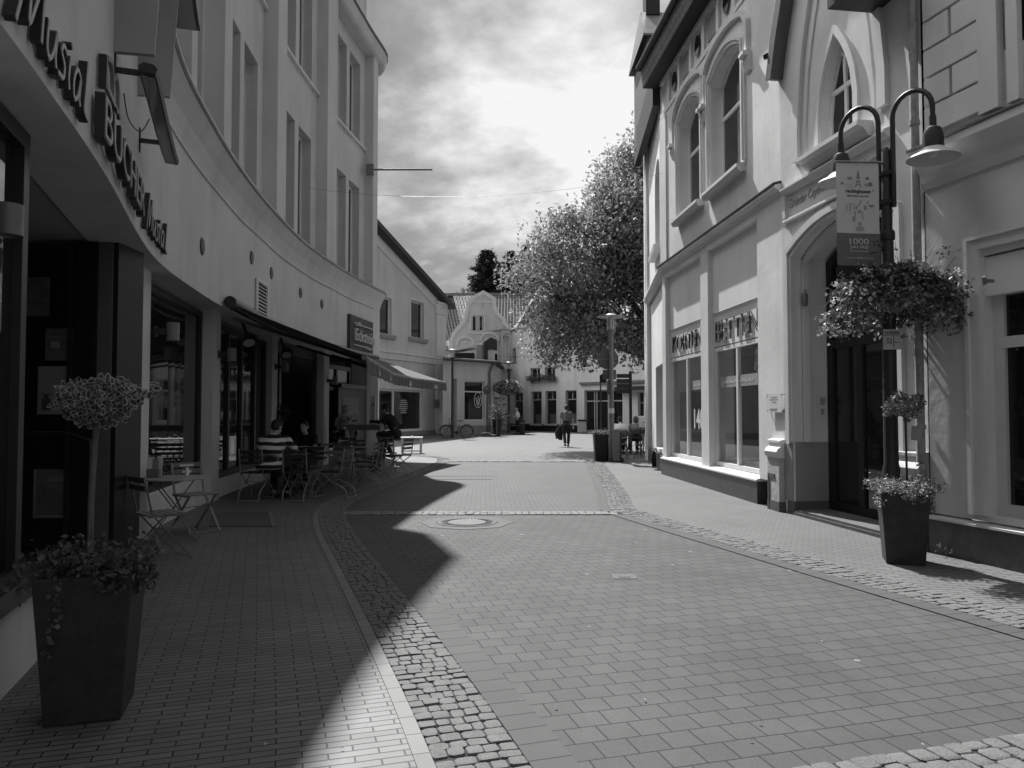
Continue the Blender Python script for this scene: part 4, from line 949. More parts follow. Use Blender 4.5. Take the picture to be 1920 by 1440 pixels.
# corner dormer with a hipped zinc roof
m = MB(); x0, x1, y0, y1 = 3.72, 5.2, 20.1, 22.4
m.box(x0, x1, y0, y1, 9.4, 11.75); m.build('dormer_wall', mat('dormer_slate', .12, .6, .2, 8), A)
m = MB(); m.extr([(x0-.15, y0-.12, 11.72), (x1, y0-.12, 11.72), (x1, y0+1.0, 12.9), (x0-.02, y0+1.0, 12.9)], (0, 0, .06)); m.extr([(x0-.15, y1+.1, 11.72), (x1, y1+.1, 11.72), (x1, y0+1.0, 12.9), (x0-.02, y0+1.0, 12.9)], (0, 0, .06)); m.poly([(x0-.15, y0-.12, 11.72), (x0-.15, y1+.1, 11.72), (x0-.02, y0+1, 12.9)]); m.build('dormer_roof', ZINC, A)
m = MB(); m.box(x0+.1, x0+.5, y0+.8, y0+1.3, 12.8, 13.5); m.build('finial', METAL, A)
m = MB(); m.beam((3.55, 18.1, 9.45), (3.85, 22.7, 9.45), .18, .9); m.build('side_eaves', METAL, A)
# security camera on the pier
p = WA.pt(.15, .05, 0); q = atY(1450, 103, p.y-.1); t = thing('security_camera', 'small black wall camera high on the white pier', 'camera', q)
m = MB(); m.beam(q+Vector((.18, 0, .02)), q+Vector((-.02, 0, 0)), .07, .16); m.beam(q+Vector((-.0, .0, 0)), q+Vector((-.14, -.05, -.05)), .08, .07); m.build('body', BLACK, t)
# brass plate on the pier
a_, c_ = sa(1437, .05), sa(1466, .05); t = thing('name_plate', 'square clear name plate standing off the white pier', 'plate', WA.pt(a_, .05, 1.6))
z0, z1 = WA.hz(1450, 773, .05), WA.hz(1450, 738, .05)
m = MB(); m.wbox(WA, c_, a_, .045, .053, z0, z1); m.build('plate', PAPER, t)
m = MB()
for (u, v, l) in ((.3, .78, .4), (.25, .66, .5), (.3, .16, .5), (.35, .08, .4), (.35, .52, .3)): m.wbox(WA, c_+(a_-c_)*u, c_+(a_-c_)*(u+l), .052, .055, z0+(z1-z0)*v, z0+(z1-z0)*(v+.04))
m.build('print', STK, t)
m = MB()
for (s_, z_) in ((c_+.02, z0+.02), (a_-.02, z0+.02), (c_+.02, z1-.02), (a_-.02, z1-.02)): m.wbox(WA, s_-.006, s_+.006, .0, .06, z_-.006, z_+.006)
m.build('stud', IRON, t)
# stone base of the pier
pb = sa(1437, .10)
m = MB(); m.wbox(WA, -.02, pb, -.1, .10, .16, .80); m.build('pier_base', STONE, A)
m = MB(); m.wprof(WA, -.03, pb+.02, [(0, .80), (.10, .80), (.13, .84), (.14, .89), (.115, .94), (.07, .965), (.07, 1.02), (.09, 1.03), (.09, 1.06), (0, 1.08)]); m.build('base_moulding', PLT, A)
m = MB(); m.wbox(WA, .32, .36, .10, .115, 0, .55); m.wbox(WA, .12, .36, .10, .112, .50, .56); m.build('old_conduit', DSTONE, A)
m = MB(); m.wbox(WA, -.03, pb, -.1, .11, .0, .16); build_each(m, 'base_skirting', DSTONE, A)

# ---------------- B
WB = Wall([(4.45, 7.99, 0), (4.02, 11.05, 0)], -1); SB = WB.L[-1]
Bq = thing('gothic_doorway_house', 'white house with a wide arched doorway and a pointed gothic window above', 'building', (6, 9.5, 0))
dn, df = WB.hs(1682), WB.hs(1487)
hd = Hole(dn, df, .06, 4.06, .62, 'seg', .34); ga, gb = WB.hs(1611), WB.hs(1546)
hg = Hole(ga, gb, 4.98, 6.42, .17, 'point', 1.0)
m = MB(); wall_holes(m, WB, 0, SB, 0, 10.5, 0, [hd, hg], top=lambda s: 10.5-abs(s-SB*.5)*1.2); m.build('front_wall', PLR, Bq)
o = window(WB, hg, 0, Bq, WHITE, DGLASS, fw=.06, ft=.05, mull=((.5, 4.98, 5.72),), trans=(5.74,))
q = MB(); mid = (ga+gb)/2; q.wpath(WB, [(mid, 5.75), (mid-.02, 6.1), (mid+.14, 6.32)], .035, -.15, -.11); q.wpath(WB, [(mid, 5.75), (mid+.02, 6.1), (mid-.14, 6.32)], .035, -.15, -.112); q.build('tracery', WHITE, o)
# moulded rings round the doorway and blind arch
def arch_path(h, g, n=16, zb=None): return [(h.s0-g, h.z0 if zb is None else zb), (h.s0-g, h.top(h.s0))]+[(h.s0-g+(h.s1-h.s0+2*g)*i/n, h.top(h.s0+(h.s1-h.s0)*i/n)+g) for i in range(n+1)]+[(h.s1+g, h.top(h.s1)), (h.s1+g, h.z0 if zb is None else zb)]
q = MB(); q.wpath(WB, arch_path(hd, .10, zb=1.05), .10, .0, .05); q.wpath(WB, arch_path(hd, .02, zb=1.05), .05, -.06, .02); q.wpath(WB, arch_path(hd, -.05, zb=1.05), .06, -.22, -.14); q.build('doorway_moulding', PLT, Bq)
q = MB(); P = [(-1, 0)]; cx = (ga+gb)/2; hb = Hole(cx-.98, cx+.98, 5.05, 8.4, .1, 'point', 2.9)
q.wpath(WB, arch_path(hb, 0), .16, .0, .06); hb2 = Hole(cx-.78, cx+.78, 5.05, 7.9, .1, 'point', 2.6); q.wpath(WB, arch_path(hb2, 0), .06, .0, .025); q.wpath(WB, arch_path(hg, .06), .10, .0, .04); q.build('blind_arch', PLT, Bq)
m = MB(); m.wbox(WB, dn-.03, dn, -.62, .10, 0, .02)
m.wprof(WB, ga-.35, gb+.30, [(0, 4.80), (.05, 4.80), (.12, 4.90), (.20, 4.93), (.20, 4.985), (-.15, 4.99), (-.15, 4.9)]); build_each(m, 'window_ledge', PLT, Bq)
# inscription panel
i0, i1 = WB.hs(1680), WB.hs(1477)
q = MB(); q.wprof(WB, i0, i1, [(0, 4.66), (.05, 4.665), (.10, 4.72), (.10, 4.745), (0, 4.79)]); q.wprof(WB, i0, i1, [(0, 4.25), (.06, 4.255), (.06, 4.28), (0, 4.32)]); q.wbox(WB, i1-.07, i1, .0, .05, 4.32, 4.66); q.build('inscription_frame', PLT, Bq)
text_on('Gründer Cayendorff unserer Industrie', .2, .004, lambda x, y, zz: WB.pt(i1-.12-x, .004+zz, 4.40+y), 'inscription', STK, Bq, width=i1-i0-.3, height=.17, shear=.25)
# door inside the arch
hD = Hole(dn+.02, df-.02, .06, 3.95, .0, 'seg', .3)
window(WB, hD, -.58, Bq, BLACK, DGLASS, fw=.14, ft=.06, mull=(.36, .66), trans=(2.45,), name='door')
m = MB(); m.wbox(WB, dn, df, -.7, .04, .0, .055); m.wbox(WB, dn+.1, df-.1, -.5, .02, .055, .09); m.build('door_step', DSTONE, Bq)
m = MB(); m.wbox(WB, df-.002, df+.0, -.6, -.02, .1, 1.05); m.build('reveal_dado', PLG, Bq)
m = MB(); P = [WB.pt(df-.006, -.02, .2), WB.pt(df-.006, -.60, .2), WB.pt(df-.006, -.60, 1.02), WB.pt(df-.006, -.02, 1.02)]; m.poly(P); m.build('reveal_dado', PLG, Bq)
m = MB(); m.wbox(WB, df-.012, df+.18, -.6, .012, .0, .20); m.wbox(WB, 0, dn-.0, -.2, .07, .0, .16); build_each(m, 'base_skirting', DSTONE, Bq)
m = MB(); m.wbox(WB, df+.02, SB, -.0, .015, .2, 1.02); m.build('dado', PLG, Bq)
m = MB(); m.wbox(WB, 0.02, dn-.02, 0, .06, .16, .78); m.wprof(WB, 0.0, dn-.01, [(0, .78), (.08, .78), (.13, .82), (.14, .88), (.10, .93), (.06, .945), (.06, 1.0), (.08, 1.01), (.08, 1.04), (0, 1.06)]); m.build('base_moulding', STONE, Bq, True)
t = thing('bell_panel', 'small pale doorbell panel in the shaded doorway reveal', 'bell panel', WB.pt(df, -.5, 1.5)); m = MB()
P = [WB.pt(df-.007, -.50, 1.40), WB.pt(df-.007, -.36, 1.40), WB.pt(df-.007, -.36, 1.72), WB.pt(df-.007, -.50, 1.72)]; m.extr(P, (0, -.02, 0)); m.build('plate', PAPER, t)
m = MB(); P = [WB.pt(df-.032, -.47, 1.58), WB.pt(df-.032, -.39, 1.58), WB.pt(df-.032, -.39, 1.69), WB.pt(df-.032, -.47, 1.69)]; m.poly(P); P = [WB.pt(df-.032, -.46, 1.44), WB.pt(df-.032, -.40, 1.44), WB.pt(df-.032, -.40, 1.53), WB.pt(df-.032, -.46, 1.53)]; m.poly(P); m.build('buttons', STK, t)
# lantern in the doorway reveal
t = thing('wall_lantern', 'small dark lantern hanging in the doorway reveal beside the banner', 'lantern', WB.pt(df-.1, -.2, 3.0)); q = WB.pt(df-.08, -.15, 3.0)
m = MB(); m.beam(q+Vector((0, .1, .25)), q+Vector((0, -.05, .22)), .02, .02); m.lathe([(.02, .2), (.05, .17), (.045, .02), (.02, 0)], 8, q); m.build('lantern', IRON, t)
# gable coping at the far side, projecting eave beam at the near side
m = MB(); a, c = (SB-.02, 6.45), (SB*.52, 10.3)
m.wpath(WB, [a, ((a[0]*.9+c[0]*.1), 6.95), c], .16, -.05, .20); m.build('gable_coping', mat('coping_dark', .11, .7, .2, 6), Bq)
m = MB(); e0, e1_ = WB.sY(8.0)-.02, WB.sY(8.75); m.wbox(WB, e0, e1_, -.2, .62, 6.24, 6.44); m.wprof(WB, e0, e1_, [(-.2, 6.44), (.66, 6.44), (-.2, 7.2)]); m.build('eaves_return', BLACK, Bq)
m = MB(); m.wpath(WB, [(e1_-.1, 6.5), (SB*.5, 10.3)], .16, -.05, .30); m.build('gable_coping', MATS['coping_dark'], Bq)
m = MB(); m.extr([WB.pt(0, -.8, 10.4), WB.pt(SB, -.8, 10.4), (11, 11.3, 10.4), (11, 8, 10.4)], (0, 0, .2)); m.build('roof', MATS['roof_slate'], Bq)
m = MB(); m.wbox(WB, 0, SB, -.9, -.70, 0, 10.4); m.build('inner_wall', DARKIN, Bq)
# downpipe
dp = WB.pt(.03, .07, 0); m = MB(); m.tube([(dp.x, dp.y, .95), (dp.x, dp.y, 6.2)], .045, 10); m.tube([(dp.x, dp.y, .0), (dp.x, dp.y, .93)], .052, 10)
for z_ in (1.3, 2.9, 4.6): m.lathe([(.055, z_), (.055, z_+.05)], 10, (dp.x, dp.y, 0))
tag(m.build('downpipe', mat('old_zinc', .30, .6, .3, 12, metal=.1), None, True), 'pale rain downpipe between the gothic house and the nearest house', 'downpipe')

# ---------------- C
cd = Vector((-.26, 1, 0)).normalized(); cp = Vector((4.45, 7.97, 0)); WC = Wall([cp-cd*12, cp], -1); SC = WC.L[-1]
C = thing('rusticated_house', 'pale house with incised stone blocks above a moulded cornice at the right edge', 'building', (7, 5, 0))
w1 = WC.hs(1846); hC = Hole(w1-2.3, w1-.02, .48, 3.02, .16); uw = Hole(WC.hs(1862)-1.3, WC.hs(1862), 4.95, 8.0, .2)
m = MB(); wall_holes(m, WC, 0, SC, .42, 4.0, 0, [hC]); wall_holes(m, WC, 0, SC, 4.0, 10.5, -.02, [uw]); m.build('front_wall', PLR, C)
m = MB(); m.wprof(WC, 0, SC, [(-.02, 3.86), (.03, 3.86), (.06, 3.93), (.06, 4.02), (.14, 4.12), (.22, 4.17), (.22, 4.25), (-.02, 4.33)]); m.build('cornice', PLT, C)
m = MB(); m.wprof(WC, 0, SC, [(-.01, 4.333), (.225, 4.255), (.24, 4.265), (.24, 4.28), (-.01, 4.36)]); m.build('flashing', ZINC, C)
m = MB(); sr = WC.hs(1855); r0 = 4.45
for k in range(17):
    z_ = r0+k*.31; cut = (SC-.04-(SC-.04-sr)*.5) if k % 2 else -9
    if cut > sr+.1: m.wbox(WC, sr, cut-.018, -.019, .03, z_, z_+.285); m.wbox(WC, cut+.018, SC-.04, -.019, .03, z_, z_+.285)
    else: m.wbox(WC, sr, SC-.04, -.019, .03, z_, z_+.285)
m.build('rustication', PLR, C, bevel=.008)
m = MB(); m.wbox(WC, sr-.22, sr-.0, -.02, .06, 4.4, 10); m.wbox(WC, sr-.42, sr-.30, -.02, .04, 4.4, 10); m.build('upper_surround', PLT, C)
window(WC, Hole(w1-2.3, w1-.02, .48, 3.02, .16), 0, C, mat('cream_paint', .58, .45, .05, 3), DGLASS, fw=.12, ft=.06, trans=(2.16,)); window(WC, uw, -.02, C, WHITE, DGLASS, mull=(.5,), trans=(7.0,))
q = MB(); q.wpath(WC, [(w1+.06, .48), (w1+.06, 3.14), (w1-2.3, 3.14)], .16, .0, .05); q.wpath(WC, [(w1+.12, .48), (w1+.12, 3.2), (w1-2.3, 3.2)], .05, .05, .08); q.wbox(WC, w1-2.3, w1-.02, -.155, -.02, 2.62, 3.0); q.build('window_surround', PLT, C)
m = MB(); m.wbox(WC, 0, SC-.01, -.3, .05, 0, .36); m.build('plinth', mat('granite_plinth', .10, .55, .25, 9, .25, 25, fine=.3), C)
m = MB(); m.wprof(WC, 0, SC-.005, [(-.2, .362), (.07, .362), (.07, .385), (-.1, .43), (-.2, .43)]); m.build('plinth_cap', mat('pale_cap', .66, .6), C)
m = MB(); m.wbox(WC, 0, SC, -.8, -.6, 0, 10.4); m.wbox(WC, 0, SC, -5, -.6, 10.3, 10.5); m.build('inner_wall', DARKIN, C)
q = WC.pt(w1-.18, .06, 2.74); t = thing('window_bracket', 'small metal hook over the window of the nearest house', 'hook', q)
m = MB(); m.beam(q, q+Vector((-.10, -.02, .0)), .03, .03); m.beam(q+Vector((-.08, 0, -.03)), q+Vector((-.10, -.02, .04)), .025, .05); m.build('hook', IRON, t)
# ================================================================== FAR BUILDINGS
TILE = bpy.data.materials.new('roof_tile'); TILE.use_nodes = True
def _tile():
    t = TILE.node_tree; N = t.nodes; L = t.links; b = N['Principled BSDF']; b.inputs['Roughness'].default_value = .55
    uv = N.new('ShaderNodeTexCoord'); sp = N.new('ShaderNodeSeparateXYZ'); L.new(uv.outputs['UV'], sp.inputs[0])
    def m_(op, a, c=None):
        n = N.new('ShaderNodeMath'); n.operation = op
        for i, x in enumerate((a, c)):
            if x is None: continue
            if isinstance(x, (int, float)): n.inputs[i].default_value = x
            else: L.new(x, n.inputs[i])
        return n.outputs[0]
    wv = m_('SINE', m_('MULTIPLY', sp.outputs[0], 2*math.pi/.24)); fr = m_('FRACT', m_('DIVIDE', sp.outputs[1], .34))
    h = m_('ADD', m_('MULTIPLY', wv, .5), m_('MULTIPLY', fr, -1.4))
    bu = N.new('ShaderNodeBump'); bu.inputs['Strength'].default_value = 1; bu.inputs['Distance'].default_value = .06; L.new(h, bu.inputs['Height']); L.new(bu.outputs[0], b.inputs['Normal'])
    no = N.new('ShaderNodeTexNoise'); no.inputs['Scale'].default_value = 3; L.new(uv.outputs['UV'], no.inputs['Vector'])
    gap = m_('GREATER_THAN', fr, .86)
    c = m_('MULTIPLY', m_('ADD', m_('MULTIPLY', no.outputs[0], .10), .05), m_('SUBTRACT', 1.0, m_('MULTIPLY', gap, .75)))
    L.new(c, b.inputs['Base Color'])
_tile()
def roof_plane(name, pts, parent, thick=.08):
    """pts: eave left, eave right, ridge right, ridge left; uv in metres"""
    P = [Vector(p) for p in pts]; u = (P[1]-P[0]).normalized(); n = u.cross(P[3]-P[0]).normalized(); v = n.cross(u)
    m = MB(); m.uv = []; ids = []
    for p in P: ids.append(m.V(p)); m.uv.append(((p-P[0]).dot(u), (p-P[0]).dot(v)))
    m.F(ids); return m.build(name, TILE, parent)
# ---------------- gable house on the left, its gable front running away to the right
GW = Wall([(-9.2, 38.2, 0), (-4.40, 49.0, 0)], 1); SG_ = GW.L[-1]
G = thing('gable_house', 'pale two storey gable house with big clothes shop window beyond the cafe', 'building', (-8, 46, 0))
gh = GW.hit
def gz(px, py): return GW.hz(px, py)
def ghole(x0, x1, y0, y1, dep=.22): a = GW.hs(x0); c = GW.hs(x1); return Hole(a, c, gz((x0+x1)/2, y1), gz((x0+x1)/2, y0), dep)
g1 = ghole(770, 794, 566, 634); g2 = ghole(714, 733, 558, 627); g2.s0 = g2.s1-1.45; gs = ghole(706, 794, 730, 809); gs.z0 = .28; gs.z1 = 2.75
zr0, zr1 = 8.45, 0
def gtop(s): return 8.30+(SG_-s)*.40
m = MB(); wall_holes(m, GW, 0, SG_, 0, 8.3, 0, [g1, g2, gs], top=gtop); m.build('front_wall', PLF, G)
for h in (g1, g2): window(GW, h, 0, G, WHITE, DGLASS, fw=.07, ft=.06); q = MB(); q.wprof(GW, h.s0-.3, h.s1+.3, [(0, h.z0-.26), (.14, h.z0-.24), (.18, h.z0-.08), (.18, h.z0-.01), (-.1, h.z0)]); q.build('window_sill', mat('sill_grey', .32, .8, .1, 5), G)
for h in (g1, g2): q = MB(); q.wpath(GW, [(h.s0-.12, h.z0), (h.s0-.12, h.z1+.12), (h.s1+.12, h.z1+.12), (h.s1+.12, h.z0)], .2, 0, .03); q.build('window_surround', PLT, G)
window(GW, gs, 0, G, WHITE, GLASS, fw=.12, ft=.08, mull=(.38,))
m = MB(); m.wbox(GW, gs.s0-.3, gs.s1+.2, -2.3, -2.2, 0, 3.2); m.wbox(GW, gs.s0-.3, gs.s1+.2, -2.2, -.1, 2.9, 3.0); m.wbox(GW, gs.s0-.3, gs.s1+.2, -2.2, -.2, .05, .3); m.wbox(GW, gs.s1+.2, gs.s1+.3, -2.3, -.1, 0, 3.2); m.build('interior_back', MIDIN, G)
m = MB(); m.wbox(GW, gs.s0, gs.s0+(gs.s1-gs.s0)*.8, -1.2, -1.1, 2.3, 2.75); m.build('interior_fascia', BLACK, G)
m = MB(); m.wprof(GW, 0, SG_-.02, [(0, 4.45), (.08, 4.47), (.08, 4.80), (.14, 4.84), (.14, 4.92), (0, 4.98)]); m.wbox(GW, SG_-1.25, SG_-.01, 0, .10, 0, 4.44); m.wbox(GW, SG_-1.25, SG_-.01, 0, .10, 4.99, 7.70); m.build('string_course', PLT, G)
m = MB(); m.wprof(GW, SG_-1.4, SG_+.1, [(0, 7.70), (.12, 7.72), (.14, 7.80), (.14, 8.35), (.24, 8.42), (.24, 8.52), (0, 8.6)]); m.build('capital', PLT, G)
m = MB(); m.wbox(GW, 0, SG_-1.3, 0, .05, 0, .26); build_each(m, 'plinth', PLG, G)
m = MB(); m.wpath(GW, [(SG_+.5, gtop(SG_+.5)+.22), (0, gtop(0)+.22)], .26, -.1, .50); m.build('verge_board', mat('dark_board', .05, .7, .2, 6), G)
m = MB(); m.wpath(GW, [(SG_-.9, gtop(SG_-.9)-.42), (0, gtop(0)-.42)], .5, 0, .06); m.build('verge_band', PLT, G)
bk = Vector((-.92, .41, 0))*9
a, c = GW.pt(SG_+.5, .45, gtop(SG_+.5)+.34), GW.pt(0, .45, gtop(0)+.34); roof_plane('roof', [c, a, a+bk, c+bk], G)
p = GW.pt(SG_, 0, 0); m = MB(); m.extr([(p.x, p.y, 0), (p.x+bk.x, p.y+bk.y, 0), (p.x+bk.x, p.y+bk.y, 8.2), (p.x, p.y, 8.2)], (-.1, -.2, 0)); m.build('side_wall', PLF, G)
q = atY(827, 560, 52); m = MB(); m.box(q.x-.45, q.x+.45, 51.5, 52.4, 8.0, q.z+.3); m.build('chimney', PLG, G)
s_, z_ = gh(816, 757); t = thing('letter_box', 'small dark box on the wall beside the clothes shop window', 'box', GW.pt(s_, .1, z_)); m = MB(); m.wbox(GW, s_-.22, s_+.22, .06, .22, z_-.28, z_+.28); m.build('body', IRON, t, bevel=.02); m = MB(); m.wbox(GW, s_-.15, s_+.15, .215, .23, z_-.1, z_+.12); m.build('flap', METAL, t)
# clothes hanging in the window
def garment(px_, d, kind):
    s_ = GW.hs(px_, d); c = GW.pt(s_, d, 0); ta = (GW.pt(s_+.1, d, 0)-GW.pt(s_, d, 0)).normalized(); na = Vector((-ta.y, ta.x, 0))
    def sec(z, rx, ry): return ((c.x, c.y, z), rx, ry, ta, na)
    t = thing('hanging_clothes', kind[0], 'clothes', (c.x, c.y, 0), 0, 'clothes in the shop window')
    m = MB(); m.loft([sec(1.32, .27, .13), sec(1.5, .28, .14), sec(1.85, .27, .14), sec(2.05, .28, .12), sec(2.16, .20, .09), sec(2.22, .08, .06)], 14); m.build('top', kind[1], t, True)
    for sg in (-1, 1):
        m = MB(); a = Vector((c.x, c.y, 2.08))+ta*sg*.24; m.capsule(a, a+ta*sg*.14+Vector((0, 0, -.42)), .085, .075); m.build('sleeve', kind[1], t, True)
    if kind[2]:
        m = MB()
        for sg in (-1, 1): a = Vector((c.x, c.y, 1.36))+ta*sg*.09; m.capsule(a, a-ta*sg*.05+Vector((0, 0, -.75)), .11, .07)
        m.build('trousers', kind[2], t, True)
    m = MB(); m.tube([(c.x, c.y, 2.2), (c.x, c.y, 2.9)], .01, 5); m.build('hanger', METAL, t)
STR = bpy.data.materials.new('striped_cloth'); STR.use_nodes = True
def stripes(M_, period, lo, hi, duty=.5, rough=.9):
    t = M_.node_tree; N = t.nodes; L = t.links; b = N['Principled BSDF']; b.inputs['Roughness'].default_value = rough
    co_ = N.new('ShaderNodeTexCoord'); no = N.new('ShaderNodeTexNoise'); no.inputs['Scale'].default_value = 3; L.new(co_.outputs['Object'], no.inputs['Vector'])
    sp = N.new('ShaderNodeSeparateXYZ'); L.new(co_.outputs['Object'], sp.inputs[0])
    a = N.new('ShaderNodeMath'); a.operation = 'MULTIPLY_ADD'; L.new(no.outputs[0], a.inputs[0]); a.inputs[1].default_value = period*.5; L.new(sp.outputs[2], a.inputs[2])
    d = N.new('ShaderNodeMath'); d.operation = 'DIVIDE'; L.new(a.outputs[0], d.inputs[0]); d.inputs[1].default_value = period
    f = N.new('ShaderNodeMath'); f.operation = 'FRACT'; L.new(d.outputs[0], f.inputs[0]); g = N.new('ShaderNodeMath'); g.operation = 'LESS_THAN'; L.new(f.outputs[0], g.inputs[0]); g.inputs[1].default_value = duty
    r = N.new('ShaderNodeMapRange'); L.new(g.outputs[0], r.inputs[0]); r.inputs[3].default_value = lo; r.inputs[4].default_value = hi; L.new(r.outputs[0], b.inputs['Base Color'])
stripes(STR, .125, .02, .72)
garment(757, -.55, ('striped top and dark trousers hanging in the clothes shop window', STR, FABD)); garment(741, -.75, ('dark top hanging deeper in the clothes shop window', FABD, None))
# ---------------- flat roofed annex
AN = Wall([(-4.28, 46.2, 0), (-1.25, 49.35, 0)], 1); SN = AN.L[-1]
N_ = thing('flat_roofed_shop', 'low flat roofed corner shop with one display window between the gable houses', 'building', (-3, 50, 0))
hn = Hole(AN.hs(871), AN.hs(909), .85, 3.42, .18); hn2 = Hole(AN.hs(847), AN.hs(857), .1, 3.5, .5)
m = MB(); wall_holes(m, AN, 0, SN, 0, 4.62, 0, [hn, hn2]); m.build('front_wall', PLF, N_)
window(AN, hn, 0, N_, WHITE, DGLASS, fw=.08, trans=(2.72,)); window(AN, hn2, 0, N_, IRON, DGLASS, fw=.08)
e = AN.pt(SN, 0, 0); e2 = Vector((-.75, 57.5, 0)); m = MB(); m.extr([(e.x, e.y, 0), (e2.x, e2.y, 0), (e2.x, e2.y, 4.62), (e.x, e.y, 4.62)], (-.25, .0, 0)); m.build('side_wall', PLF, N_)
m = MB(); m.extr([(AN.pt(-.3, .35, 0).x, AN.pt(-.3, .35, 0).y, 4.64), (AN.pt(SN+.3, .35, 0).x, AN.pt(SN+.3, .35, 0).y, 4.64), (e2.x+.2, e2.y, 4.64), (-4.6, 57, 4.64)], (0, 0, .16)); build_each(m, 'roof', mat('flat_roof', .10, .7, .2, 3), N_)
m = MB(); m.tube([AN.pt(-.3, .40, 4.72), AN.pt(SN+.3, .40, 4.72)], .07, 8); a = AN.pt(SN-.35, .12, 0); m.tube([(a.x+.3, a.y+.2, 4.66), (a.x+.1, a.y, 4.4), (a.x-.05, a.y-.05, 4.0), (a.x-.05, a.y-.05, .1)], .075, 8); m.build('downpipe', IRON, N_, True)
m = MB(); m.wbox(AN, 0, SN, 0, .04, 0, .55); build_each(m, 'plinth', PLG, N_)
# roof clutter on the annex
q = atY(850, 660, 50.5); m = MB(); m.extr([(-4.7, 50.3, 5.42), (-2.5, 50.6, 5.80), (-2.5, 52.5, 5.80), (-4.7, 52.5, 5.42)], (0, 0, .10)); m.build('canopy', mat('pale_metal', .55, .5), N_); m = MB(); m.box(-4.0, -2.6, 50.9, 52.4, 4.8, 5.45); m.build('plant_room', BLACK, N_)
m = MB(); x = atY(899, 650, 50.2).x; m.box(x-.22, x+.22, 50.3, 51.0, 5.05, 6.0); m.box(x-.35, x+.4, 50.2, 51.0, 4.8, 5.04); m.build('air_conditioner', mat('ac_unit', .3, .6), N_, bevel=.03)
ck = atY(926, 650, 50.6).x; m = MB(); m.box(ck-.40, ck+.05, 50.3, 51.0, 4.8, 5.62); m.build('chimney', PLF, N_); m = MB(); m.box(ck-.70, ck+.22, 50.2, 51.1, 5.62, 6.1); m.extr([(ck-.70, 50.2, 6.1), (ck-.2, 50.2, 6.45), (ck+.22, 50.2, 6.25), (ck+.22, 50.2, 6.1)], (0, .9, 0)); m.box(ck-.70, ck-.42, 50.2, 51.1, 4.8, 5.62); m.build('chimney_cowl', mat('brick_dark', .04, .8, .3, 6), N_)
# window display and emblem
s_ = AN.hs(898); t = thing('shop_emblem', 'round pale emblem with a leaf sign on the low shop window', 'emblem', AN.pt(s_, .0, 2.2)); zc = AN.hz(898, 750); m = MB()
m.wpath(AN, [(s_+.33*math.cos(a*math.pi/12), zc+.50*math.sin(a*math.pi/12)) for a in range(25)], .05, -.10, -.09); m.wpath(AN, smooth_path([(s_-.18, zc+.15), (s_-.05, zc-.28), (s_+.06, zc-.3), (s_+.2, zc+.2)], 5), .07, -.10, -.09); m.wpath(AN, [(s_, zc-.25), (s_+.02, zc+.3)], .05, -.102, -.092); m.build('ring', PAPER, t)
# ---------------- curly baroque gable house
BG = thing('baroque_gable_house', 'white house with a curly baroque gable and dark tiled roof behind the low shop', 'building', (-2.5, 58, 0))
KW = Wall([(-5.35, 56.6, 0), (-.15, 57.2, 0)], 1); SK = KW.L[-1]
def kp(px, py): return KW.hit(px, py)
out = [(845, 672), (845, 640), (851, 625), (862, 612), (871, 600), (876, 580), (877, 570), (888, 558), (906, 548), (925, 560), (927, 574), (930, 585), (938, 594), (945, 600), (945, 606), (951, 612), (955, 622), (956, 640), (955, 672)]
OP = [kp(*p) for p in out]; s_lo = OP[0][0]; s_hi = OP[-1][0]
m = MB(); front = [(s_lo, 0)]+OP+[(s_hi, 0)]
m.extr([KW.pt(a, 0, b) for a, b in front], KW.pt(0, -.45, 0)-KW.pt(0, 0, 0)); m.build('gable_wall', PLF, BG)
m = MB(); m.wpath(KW, OP, .30, -.40, .10); m.wpath(KW, [(a*.93+(s_lo+s_hi)/2*.07, b-.22) for a, b in OP], .07, .0, .07); m.build('gable_coping', PLT, BG)
def kwin(px0, px1, py0, py1, rise, arch='round'):
    a, c = kp(px0, 640)[0], kp(px1, 640)[0]; z1, z0 = KW.hz((px0+px1)/2, py0), KW.hz((px0+px1)/2, py1); return Hole(a, c, z0, z1, 0.0, arch, rise)
for px0, px1 in ((884.5, 893), (897.5, 905.5)):
    h = kwin(px0, px1, 592, 621, .18); window(KW, h, .045, BG, PLT, DGLASS, fw=.05, ft=.08); q = MB(); q.wpath(KW, arch_path(h, .10), .12, .0, .14); q.build('window_surround', PLT, BG)
q = MB(); a, c = kp(880, 623)[0], kp(909, 623)[0]; z_ = KW.hz(894, 623); q.wbox(KW, a, c, 0, .16, z_-.12, z_+.05); a, c = kp(886, 563)[0], kp(924, 563)[0]; z_ = KW.hz(905, 566); q.wbox(KW, a, c, 0, .12, z_-.06, z_+.08)
for (x0, x1, y) in ((857, 889, 632), (900, 935, 624)):
    a, c = kp(x0, y)[0], kp(x1, y)[0]; z1 = KW.hz((x0+x1)/2, y); q.wpath(KW, [(a+(c-a)*i/14, z1-.62+.62*math.sqrt(max(0, 1-(i/7-1)**2))) for i in range(15)], .16, 0, .15)
z_ = KW.hz(870, 690); q.wbox(KW, s_lo, s_hi+.1, 0, .14, z_-.12, z_+.10); z_ = KW.hz(870, 737)
build_each(q, 'gable_moulding', PLT, BG)
a, z_ = kp(905, 574); q = MB(); q.wpath(KW, [(a+.16*math.cos(i*math.pi/8), z_+.16*math.sin(i*math.pi/8)) for i in range(17)], .08, 0, .1); q.build('roundel', PLT, BG)
for (x0, x1, y0, y1) in ((925, 934, 640, 655), (925, 934, 662, 688), (925, 931, 715, 745), (932, 939, 705, 752), (862, 886, 640, 668)):
    h = kwin(x0, x1, y0, y1, 0, None); window(KW, h, .02, BG, WHITE, DGLASS if x0 > 900 else PLF, fw=.06, ft=.05)
yb = 61.5; z_e, z_r = 7.3, 10.9
